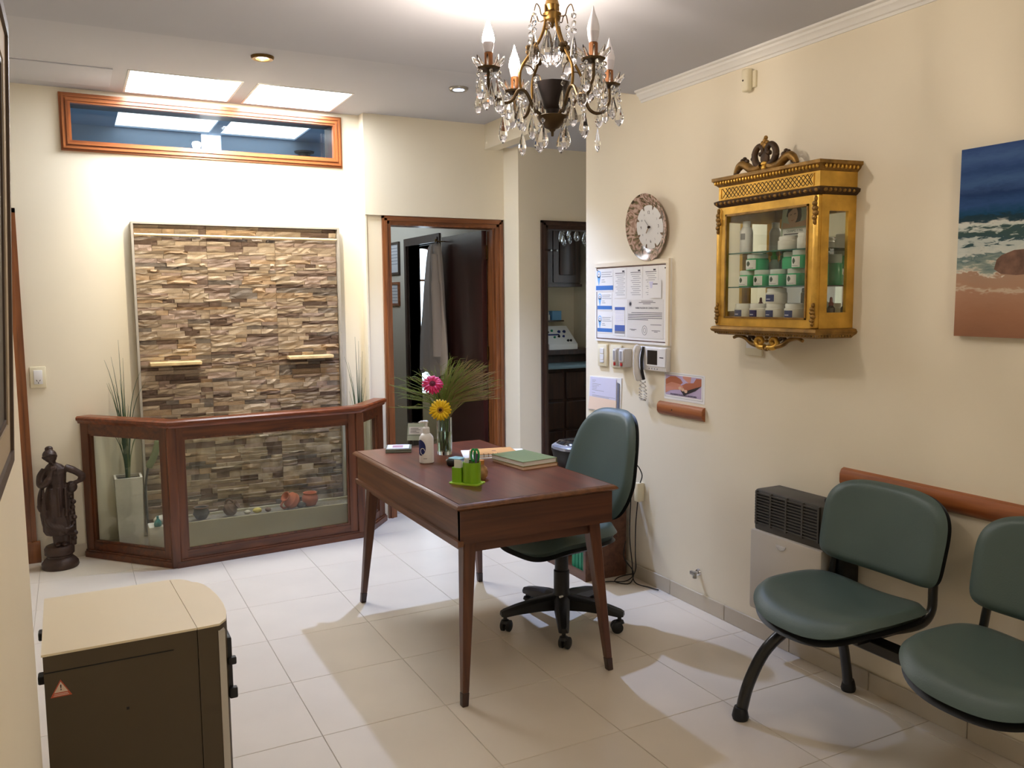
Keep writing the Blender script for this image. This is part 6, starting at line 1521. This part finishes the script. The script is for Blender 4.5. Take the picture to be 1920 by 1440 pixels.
obj('inner_bead', fr4(0.075, 0.085, 0.0, 0.007), FRAME_D, fp)
obj('print', G().prism(rect(0.085, FW - 0.085, 0.085, FH - 0.085), Ml, 0.004), PIC_D, fp)
obj('hanging_wire', G().tube([Ml @ Vector((0.3, FH - 0.1, 0)), Vector((-0.118, 1.45, 1.98))], 0.0015, 5), STEEL, fp)

dv = thing('beauty_device', 'beige box shaped appliance with rounded front by the left wall', 'appliance', (0.1, 2.63, 0))
DZ = 0.598
bodyp = [(-0.113, 2.408), (0.262, 2.408), (0.236, 2.873), (-0.117, 2.870)]
I4 = Matrix.Identity(4)
obj('cabinet_body', G().prism(bodyp, Matrix.Translation((0, 0, 0.04)), DZ - 0.045), DEV_SHADED, dv)
obj('top_cover', G().prism([(-0.116, 2.404), (0.262, 2.404), (0.236, 2.876), (-0.12, 2.873)], Matrix.Translation((0, 0, DZ - 0.006)), 0.006), BEIGE_DEV, dv)
frontp = [(0.2635, 2.404), (0.322, 2.407), (0.345, 2.44), (0.355, 2.50), (0.357, 2.57), (0.352, 2.65), (0.342, 2.72), (0.328, 2.775), (0.312, 2.81), (0.300, 2.815), (0.288, 2.84), (0.268, 2.866), (0.2375, 2.876)]
obj('front_cover', G().prism(frontp, Matrix.Translation((0, 0, 0.04)), DZ - 0.046), DEV_SHADED, dv)
obj('front_cover_top', G().prism(frontp, Matrix.Translation((0, 0, DZ - 0.006)), 0.006), BEIGE_DEV, dv)
obj('grey_edge_trim', G().box(0.318, 0.336, 2.404, 2.43, 0.04, DZ - 0.02), GREYW, dv)
obj('control_panel', G().rbox(0.335, 0.358, 2.44, 2.60, 0.36, 0.54, 0.006, 2), BLACKP, dv)
for z_, s_ in ((0.46, 0.014), (0.36, 0.02)):
    obj('knob', G().rbox(0.345, 0.368, 2.43, 2.45, z_, z_ + s_ * 1.6, 0.004, 2), BLACKP, dv)
obj('side_seam', G().box(-0.112, 0.2, 2.4065, 2.4085, 0.545, 0.5475), BLACKP, dv)
obj('screw', G().box(0.075, 0.082, 2.4062, 2.4085, 0.405, 0.412), BLACKP, dv)
for z_ in (0.555, 0.49): obj('rear_hook', G().rbox(-0.132, -0.113, 2.66 - 2.4 * (0.555 - z_), 2.70 - 2.4 * (0.555 - z_), z_ - 0.012, z_ + 0.010, 0.003, 1), BLACKP, dv)
for x, y in ((-0.09, 2.45), (-0.09, 2.83), (0.24, 2.45), (0.22, 2.83)):
    obj('caster', G().lathe([(0, -0.012), (0.018, -0.012), (0.02, 0), (0.018, 0.012), (0, 0.012)], n=16, M=Matrix.Translation((x, y, 0.02)) @ Matrix.Rotation(R(90), 4, 'X')).box(x - 0.008, x + 0.008, y - 0.014, y + 0.014, 0.025, 0.041), BLACKP, dv)
obj('mains_lead', G().tube(catmull([(-0.10, 2.42, 0.3), (-0.125, 2.4, 0.22), (-0.12, 2.40, 0.1), (-0.10, 2.40, 0.006)]), 0.006, 8), CABLE, dv)
Mw = Matrix(((1, 0, 0, -0.076), (0, 0, -1, 2.4075), (0, 1, 0, 0.498), (0, 0, 0, 1)))
obj('warning_triangle', G().prism([(-0.025, -0.02), (0.025, -0.02), (0, 0.026)], Mw, 0.0006), WARN_R, dv)
obj('warning_panel', G().prism([(-0.016, -0.008), (0.016, -0.008), (0, 0.02)], Mw @ Matrix.Translation((0, 0, 0.0006)), 0.0004), WARN_W, dv)
text('!', 0.021, Mw @ Matrix.Translation((0, 0.004, 0.0012)), INK, dv, bold=True)
lines([(-0.016, 0.016, -0.012), (-0.018, 0.018, -0.016)], Mw @ Matrix.Translation((0, 0, 0.0006)), WARN_W, dv, h=0.0016)

# ================================================================== COAT ROOM AND TREATMENT ROOM CONTENTS
rb = thing('hanging_coat', 'pale grey coat hanging on the open dark door', 'coat', (2.58, 6.2, 0.85))
rows = [(1.93, 6.24, 0.05, 0.03), (1.90, 6.25, 0.075, 0.04), (1.80, 6.26, 0.105, 0.045), (1.60, 6.28, 0.15, 0.05), (1.40, 6.29, 0.18, 0.05), (1.20, 6.30, 0.22, 0.052), (1.05, 6.30, 0.235, 0.055), (0.93, 6.31, 0.235, 0.055), (0.90, 6.31, 0.232, 0.052)]
fr_ = []
for z_, yc, hw, hd in rows:
    ring = []
    for k in range(48):
        a = 2 * PI * k / 48
        f = 1 + 0.16 * math.sin(9 * a + 2.0 * z_) + 0.10 * math.sin(14 * a - z_)
        ring.append(Vector((2.588 - hd * 0.2 + hd * f * math.cos(a), yc + hw * 1.1 * math.sin(a) * (1 + 0.03 * math.sin(5 * a + z_ * 3)), z_ + (0.02 * math.sin(3 * a) if z_ < 0.91 else 0))))
    fr_.append(ring)
obj('coat_body', loft(fr_), ROBE, rb, ang=70)
obj('sleeve', G().tube(catmull([(2.54, 6.17, 1.84), (2.525, 6.12, 1.6), (2.525, 6.10, 1.3), (2.53, 6.11, 1.05)]), [0.03] * 6 + [0.04] * 6 + [0.042] * 6 + [0.044], 14, flat=0.7), ROBE, rb, ang=70)
obj('hook', G().tube(catmull([(2.654, 6.24, 1.95), (2.60, 6.24, 1.95), (2.585, 6.24, 1.965), (2.58, 6.24, 1.94)]), 0.005, 8), BRASS, rb)
kc = thing('key_bunch', 'bunch of keys hanging from the open door lock', 'keys', (2.63, YD + 0.83, 0.98))
obj('key_ring', G().tube([(2.635, YD + 0.83 + 0.018 * math.cos(a), 0.985 + 0.018 * math.sin(a)) for a in [2 * PI * k / 16 for k in range(16)]], 0.0018, 5, closed=True), STEEL, kc)
for k in range(3): obj('key', G().box(2.631 + 0.003 * k, 2.633 + 0.003 * k, YD + 0.82 + 0.008 * k, YD + 0.83 + 0.008 * k, 0.915 + 0.008 * k, 0.97), BRASS, kc)
def cert(y0, y1, z0, z1, frm, label):
    t = thing('framed_certificate', label, 'certificate', (XI, (y0 + y1) / 2, z0))
    g = G(); w_ = 0.022
    g.box(XI - 0.02, XI, y0, y1, z0, z0 + w_).box(XI - 0.02, XI, y0, y1, z1 - w_, z1).box(XI - 0.02, XI, y0, y0 + w_, z0 + w_, z1 - w_).box(XI - 0.02, XI, y1 - w_, y1, z0 + w_, z1 - w_)
    obj('frame', g, frm, t)
    obj('document', G().box(XI - 0.008, XI, y0 + w_, y1 - w_, z0 + w_, z1 - w_), PAPER, t)
    g = G()
    for k in range(6): g.box(XI - 0.0088, XI - 0.008, y0 + 0.06, y1 - 0.06, z1 - 0.06 - 0.03 * k, z1 - 0.055 - 0.03 * k)
    obj('print', g, INK_L, t)
cert(7.645, 8.0, 1.73, 2.04, FRAME_D, 'black framed certificate on the coat room wall')
cert(7.665, 7.95, 1.435, 1.66, RAILW, 'brown framed certificate below the black framed one')
# treatment room
uc = thing('wall_cupboard', 'dark wooden wall cupboard with two panelled doors in the far room', 'cupboard', (3.85, 6.75, 1.6))
obj('carcass', G().box(3.45, 4.165, 6.62, 6.94, 1.62, 2.2).box(3.44, 4.175, 6.60, 6.94, 1.595, 1.62), DARKW, uc)
for x0, x1, kx in ((3.46, 3.86, 3.835), (3.87, 4.155, 3.895)):
    d_ = obj('cupboard_door', G().box(x0, x1, 6.60, 6.62, 1.635, 2.19), DARKW, uc)
    obj('door_panel', G().rbox(x0 + 0.06, x1 - 0.06, 6.588, 6.601, 1.70, 2.13, 0.01, 2), DARKW, d_)
    obj('knob', G().lathe([(0, 0), (0.006, 0), (0.005, 0.012), (0.011, 0.018), (0.008, 0.024), (0, 0.025)], n=12, M=Matrix(((1, 0, 0, kx), (0, 0, -1, 6.60), (0, 1, 0, 1.92), (0, 0, 0, 1)))), STEEL, d_)
sf = thing('far_room_shelf', 'thin dark shelf on the far room wall above the white machine', 'shelf', (3.9, 6.9, 1.28))
obj('board', G().box(3.55, 4.10, 6.80, 6.949, 1.275, 1.288), DARKW, sf)
for x, h, m, lb in ((3.78, 0.07, DARKPOT, 'small dark jar at the left of the far room shelf'), (3.85, 0.075, WHITEP, 'little white bottle on the far room shelf'), (3.92, 0.11, BROWNPOT, 'brown spray bottle on the far room shelf'), (3.96, 0.075, PAPER, 'white tub beside the blue box on the far room shelf')):
    t = thing('shelf_bottle', lb, 'bottle', (x, 6.86, 1.288))
    obj('body', G().lathe([(0, 0), (0.02, 0), (0.021, 0.003), (0.02, h * 0.65), (0.009, h * 0.75), (0, h * 0.75)], (x, 6.86, 1.288), 14), m, t)
    obj('cap', G().lathe([(0, h * 0.75), (0.011, h * 0.75), (0.011, h), (0, h)], (x, 6.86, 1.288), 12), m, t)
tag(obj('blue_box', G().rbox(3.99, 4.09, 6.83, 6.90, 1.288, 1.375, 0.002, 1), LBLUE), 'pale blue carton on the far room shelf', 'box')
ct = thing('treatment_counter', 'dark wooden counter with drawers and grey top in the far room', 'counter', (3.8, 6.5, 0))
obj('upper_shelf', G().rbox(3.3, 4.24, 6.50, 6.94, 0.985, 1.03, 0.005, 1), DARKW, ct)
obj('counter_top', G().rbox(3.3, 4.29, 6.22, 6.94, 0.885, 0.91, 0.004, 1), COUNTER, ct)
obj('carcass', G().box(3.35, 4.29, 6.32, 6.94, 0.05, 0.885).box(3.35, 4.22, 6.6, 6.94, 0.91, 0.985), DARKW, ct)
for k in range(3):
    for x0, x1 in ((3.37, 3.80), (3.82, 4.27)):
        d_ = obj('drawer', G().rbox(x0, x1, 6.30, 6.32, 0.09 + 0.26 * k, 0.33 + 0.26 * k, 0.006, 1), DARKW, ct)
        obj('handle', G().tube([((x0 + x1) / 2 - 0.04, 6.285, 0.21 + 0.26 * k), ((x0 + x1) / 2 + 0.04, 6.285, 0.21 + 0.26 * k)], 0.006, 8), DARKPOT, d_)
mc = thing('beauty_machine', 'white sloped control machine standing on the far room counter', 'machine', (3.9, 6.65, 1.03))
prof_ = [(6.56, 1.03), (6.56, 1.075), (6.76, 1.235), (6.84, 1.235), (6.84, 1.03)]
g = G(); a_ = [g.bm.verts.new((3.80 , y, z)) for y, z in prof_]; b_ = [g.bm.verts.new((4.10, y, z)) for y, z in prof_]
g.bm.faces.new(a_); g.bm.faces.new(list(reversed(b_)))
for k in range(5): g.bm.faces.new((a_[k], b_[k], b_[(k + 1) % 5], a_[(k + 1) % 5]))
obj('case', g, WHITEP, mc)
sl = Vector((0, 0.2, 0.16)).normalized(); nn = Vector((0, -0.16, 0.2)).normalized()
Mm = Matrix(((1, 0, nn.x * -0 , 3.95), (0, sl.y, nn.y, 6.66), (0, sl.z, nn.z, 1.155), (0, 0, 0, 1)))
for x, y, r_, m in ((-0.09, 0.07, 0.011, REDP), (-0.09, 0.04, 0.011, DARKPOT), (0.03, 0.045, 0.016, BLUE_D), (0.085, 0.045, 0.016, BLUE_D), (-0.04, 0.06, 0.012, FOLDER), (-0.05, -0.03, 0.011, FOLDER), (0.0, -0.02, 0.012, BLACKP), (0.05, -0.02, 0.012, BLUE_D), (0.10, -0.08, 0.012, BLACKP), (0.07, -0.08, 0.012, BLACKP)):
    obj('dial', G().lathe([(0, 0), (r_, 0), (r_ * 0.8, 0.012), (0, 0.013)], n=14, M=Mm @ Matrix.Translation((x, y, 0))), m, mc)
obj('print_band', G().prism(rect(-0.1, 0.02, 0.0, 0.018), Mm, 0.001), BLUE_D, mc)
tag(obj('red_pot', G().lathe([(0, 0), (0.04, 0), (0.045, 0.05), (0.042, 0.1), (0, 0.1)], (3.76, 6.62, 1.03), 16), REDP), 'red pot at the left of the white machine in the far room', 'pot')

def drop_mesh():
    g = G()
    prof_ = [(0.0005, 0.0), (0.007, -0.014), (0.0165, -0.042), (0.018, -0.053), (0.012, -0.068), (0.0005, -0.077)]
    n = 8
    rings = [[g.bm.verts.new((r * math.cos(2 * PI * k / n), 0.55 * r * math.sin(2 * PI * k / n), z)) for k in range(n)] for r, z in prof_]
    for a, b in zip(rings, rings[1:]):
        for k in range(n): g.bm.faces.new((a[k], a[(k + 1) % n], b[(k + 1) % n], b[k]))
    g.bm.faces.new(list(reversed(rings[0]))); g.bm.faces.new(rings[-1])
    bmesh.ops.recalc_face_normals(g.bm, faces=g.bm.faces)
    me = bpy.data.meshes.new('crystal_drop'); g.bm.to_mesh(me); g.bm.free(); me.materials.append(CRYSTAL); return me
def bead_mesh():
    b = bmesh.new(); bmesh.ops.create_icosphere(b, subdivisions=1, radius=0.0085); bmesh.ops.scale(b, vec=(1, 0.7, 1), verts=b.verts)
    me = bpy.data.meshes.new('crystal_bead'); b.to_mesh(me); b.free(); me.materials.append(CRYSTAL); return me
DROP, BEAD = drop_mesh(), bead_mesh()
rc_ = random.Random(9)
def pendant(root, p, beads=2, s=1.0, first=1.0):
    p = Vector(p); z = p.z
    D = inst('crystal_drop', DROP, root, Matrix.Translation((p.x, p.y, z - 0.018 * beads * s)) @ Matrix.Rotation(rc_.uniform(0, PI), 4, 'Z') @ Matrix.Scale(s, 4))
    for k in range(beads):
        o = bpy.data.objects.new('crystal_bead', BEAD); C.objects.link(o); o.parent = D
        o.matrix_basis = Matrix.Translation((0, 0, 0.009 + 0.018 * (beads - 1 - k))) @ Matrix.Rotation(rc_.uniform(0, PI), 4, 'Z')
    return D
fc = thing('far_chandelier', 'crystal chandelier hanging in the far room behind the corridor', 'chandelier', (3.75, 5.95, 2.12))
obj('ring', G().tube([(3.75 + 0.17 * math.cos(a), 5.95 + 0.17 * math.sin(a), 2.06) for a in [2 * PI * k / 32 for k in range(32)]], 0.006, 6, closed=True).tube([(3.58, 5.95, 2.06), (3.75, 5.95, 2.2), (3.92, 5.95, 2.06)], 0.005, 6).tube([(3.75, 5.95, 2.18), (3.75, 5.95, 2.6)], 0.006, 6), BRONZE, fc)
for k in range(16):
    a = 2 * PI * k / 16; pendant(fc, (3.75 + 0.17 * math.cos(a), 5.95 + 0.17 * math.sin(a), 2.058), k % 3, 1.2)

# ================================================================== CHANDELIER
CX, CY = 1.405, 2.40
ch = thing('crystal_chandelier', 'brass four-arm chandelier with candle bulbs and crystal drops', 'chandelier', (CX, CY, 2.0))
def CP(ang, r, z): return Vector((CX + r * math.cos(ang), CY + r * math.sin(ang), z))
obj('canopy', G().lathe([(0, ZC), (0.05, ZC), (0.045, ZC - 0.02), (0.015, ZC - 0.035), (0, ZC - 0.036)], (CX, CY, 0), 24), BRONZE, ch)
obj('stem_rod', G().lathe([(0.006, ZC - 0.035), (0.006, 2.44), (0.02, 2.435), (0.024, 2.42), (0.016, 2.405), (0.03, 2.395), (0.026, 2.375), (0.008, 2.36), (0, 2.35)][::-1], (CX, CY, 0), 18), BRASS, ch)
obj('bowl', G().lathe([(0, 2.015), (0.004, 2.016), (0.005, 2.03), (0.009, 2.033), (0.011, 2.037), (0.022, 2.042), (0.04, 2.06), (0.048, 2.072), (0.05, 2.078), (0.046, 2.08), (0, 2.078)], (CX, CY, 0), 28), BRONZE, ch)
obj('central_cup', G().lathe([(0.016, 2.078), (0.02, 2.088), (0.022, 2.10), (0.028, 2.105), (0.034, 2.125), (0.054, 2.176), (0.055, 2.182), (0.051, 2.182), (0.03, 2.13), (0, 2.125)], (CX, CY, 0), 24, wob=lambda a, z: 1 + 0.02 * math.cos(12 * a)), mat('dark_cup', (52, 46, 46), 0.4, 0.6), ch)
ZB_ = 2.198
a0 = -YAW
for k, (ad, lit) in enumerate(((300, False), (30, False), (122, True), (207, True))):
    a = a0 + R(ad)
    r_b = 0.225
    obj('arm', G().tube(catmull([CP(a, 0.03, 2.075), CP(a, 0.065, 2.095), CP(a, 0.088, 2.135), CP(a, 0.105, 2.150), CP(a, 0.125, 2.145), CP(a, 0.145, 2.115), CP(a, 0.175, 2.105), CP(a, 0.205, 2.118), CP(a, r_b, 2.15), CP(a, r_b, ZB_)], 5), 0.0055, 8), BRONZE, ch)
    obj('cage_rod', G().tube(catmull([CP(a, 0.022, 2.42), CP(a, 0.026, 2.36), CP(a, 0.045, 2.31), CP(a, 0.085, 2.255), CP(a, 0.112, 2.215), CP(a, 0.117, 2.18), CP(a, 0.112, 2.148)], 5), 0.005, 8, flat=0.7), BRASS, ch)
    g = G()
    for j in range(5):
        b_ = 2 * PI * j / 5; g.ell(CP(a, 0.075, 2.275) + Vector((0.012 * math.cos(b_), 0.004, 0.012 * math.sin(b_))), 0.009, 0.004, 0.009, u=8, v=6)
    obj('rosette', g, BRONZE, ch)
    c = CP(a, r_b, 0)
    bb_ = obj('drip_pan', G().lathe([(0.006, ZB_ - 0.008), (0.02, ZB_ - 0.004), (0.033, ZB_), (0.036, ZB_ + 0.006), (0.03, ZB_ + 0.003), (0.0, ZB_ + 0.002)], c, 24, wob=lambda t, z: 1 + 0.07 * math.cos(8 * t)), BRONZE, ch)
    g = G()
    for j in range(9):
        b_ = 2 * PI * j / 9; d_ = Vector((math.cos(b_), math.sin(b_), 0)); s_ = Vector((-d_.y, d_.x, 0))
        pts_ = [c + d_ * 0.013 + Vector((0, 0, ZB_ + 0.004)), c + d_ * 0.03 + Vector((0, 0, ZB_ + 0.012)), c + d_ * 0.044 + Vector((0, 0, ZB_ + 0.026)), c + d_ * 0.05 + Vector((0, 0, ZB_ + 0.036))]
        g.tube(pts_, [0.004, 0.008, 0.008, 0.002], 6, flat=0.45)
    obj('glass_bobeche', g, CRYSTAL, bb_)
    sl_ = obj('candle_sleeve', G().lathe([(0.0, ZB_ + 0.003), (0.0135, ZB_ + 0.003), (0.0135, ZB_ + 0.05), (0.011, ZB_ + 0.052), (0, ZB_ + 0.052)], c, 8), CANDLE, ch)
    obj('bulb_base', G().lathe([(0.0, ZB_ + 0.052), (0.0125, ZB_ + 0.052), (0.017, ZB_ + 0.072), (0.0175, ZB_ + 0.082), (0, ZB_ + 0.082)], c, 20), mat('bulb_collar', (214, 208, 214), 0.4), sl_)
    obj('bulb', G().lathe([(0.0, ZB_ + 0.082), (0.0178, ZB_ + 0.082), (0.019, ZB_ + 0.092), (0.0145, ZB_ + 0.113), (0.007, ZB_ + 0.133), (0.0025, ZB_ + 0.15), (0.0, ZB_ + 0.158)], c, 16), LITBULB if lit else OPAL, sl_)
    for j in range(6):
        b_ = 2 * PI * j / 6 + 0.3; q = c + Vector((math.cos(b_), math.sin(b_), 0)) * 0.034 + Vector((0, 0, ZB_ - 0.002))
        pendant(ch, q, 1 + (j % 3), 1.0)
    pendant(ch, CP(a, 0.178, 2.098), 2, 1.05)
    pendant(ch, CP(a, 0.118, 2.138), 2, 1.0)
    pendant(ch, CP(a + 0.4, 0.05, 2.068), 1, 1.05)
    hk = CP(a + 0.35, 0.03, 2.385)
    obj('hook', G().tube(catmull([CP(a + 0.35, 0.02, 2.385), CP(a + 0.35, 0.05, 2.38), CP(a + 0.35, 0.06, 2.40), CP(a + 0.35, 0.075, 2.408), CP(a + 0.35, 0.085, 2.385)], 5), 0.002, 6), BRONZE, ch)
    pendant(ch, CP(a + 0.35, 0.085, 2.383), 3, 1.25)
    obj('hook', G().tube(catmull([CP(a, 0.115, 2.20), CP(a, 0.10, 2.226), CP(a, 0.075, 2.222), CP(a, 0.062, 2.20)], 5), 0.002, 6), BRONZE, ch)
    pendant(ch, CP(a, 0.062, 2.198), 2, 1.1)
for j in range(4):
    b_ = 2 * PI * j / 4 + 0.4; pendant(ch, (CX + 0.02 * math.cos(b_), CY + 0.02 * math.sin(b_), 2.372), 1, 1.45)

# sash glass of the added fill window behind the camera
w5 = struct('window_5', G().box(0.9, 1.8, -1.53, -1.524, 0.9, 2.1), GLASS)
obj('frame', G().box(0.9, 0.94, -1.55, -1.5, 0.9, 2.1).box(1.76, 1.8, -1.55, -1.5, 0.9, 2.1).box(0.94, 1.76, -1.55, -1.5, 0.9, 0.94).box(0.94, 1.76, -1.55, -1.5, 2.06, 2.1).box(1.33, 1.37, -1.55, -1.5, 0.94, 2.06), CASING, w5)
w9 = struct('window_9', G().box(4.35, 4.356, 5.5, 6.2, 1.0, 2.1), GLASS)  # unseen window added to bring daylight into the far room
obj('frame', G().box(4.33, 4.37, 5.5, 5.54, 1.0, 2.1).box(4.33, 4.37, 6.16, 6.2, 1.0, 2.1).box(4.33, 4.37, 5.54, 6.16, 1.0, 1.04).box(4.33, 4.37, 5.54, 6.16, 2.06, 2.1), DARKW, w9)
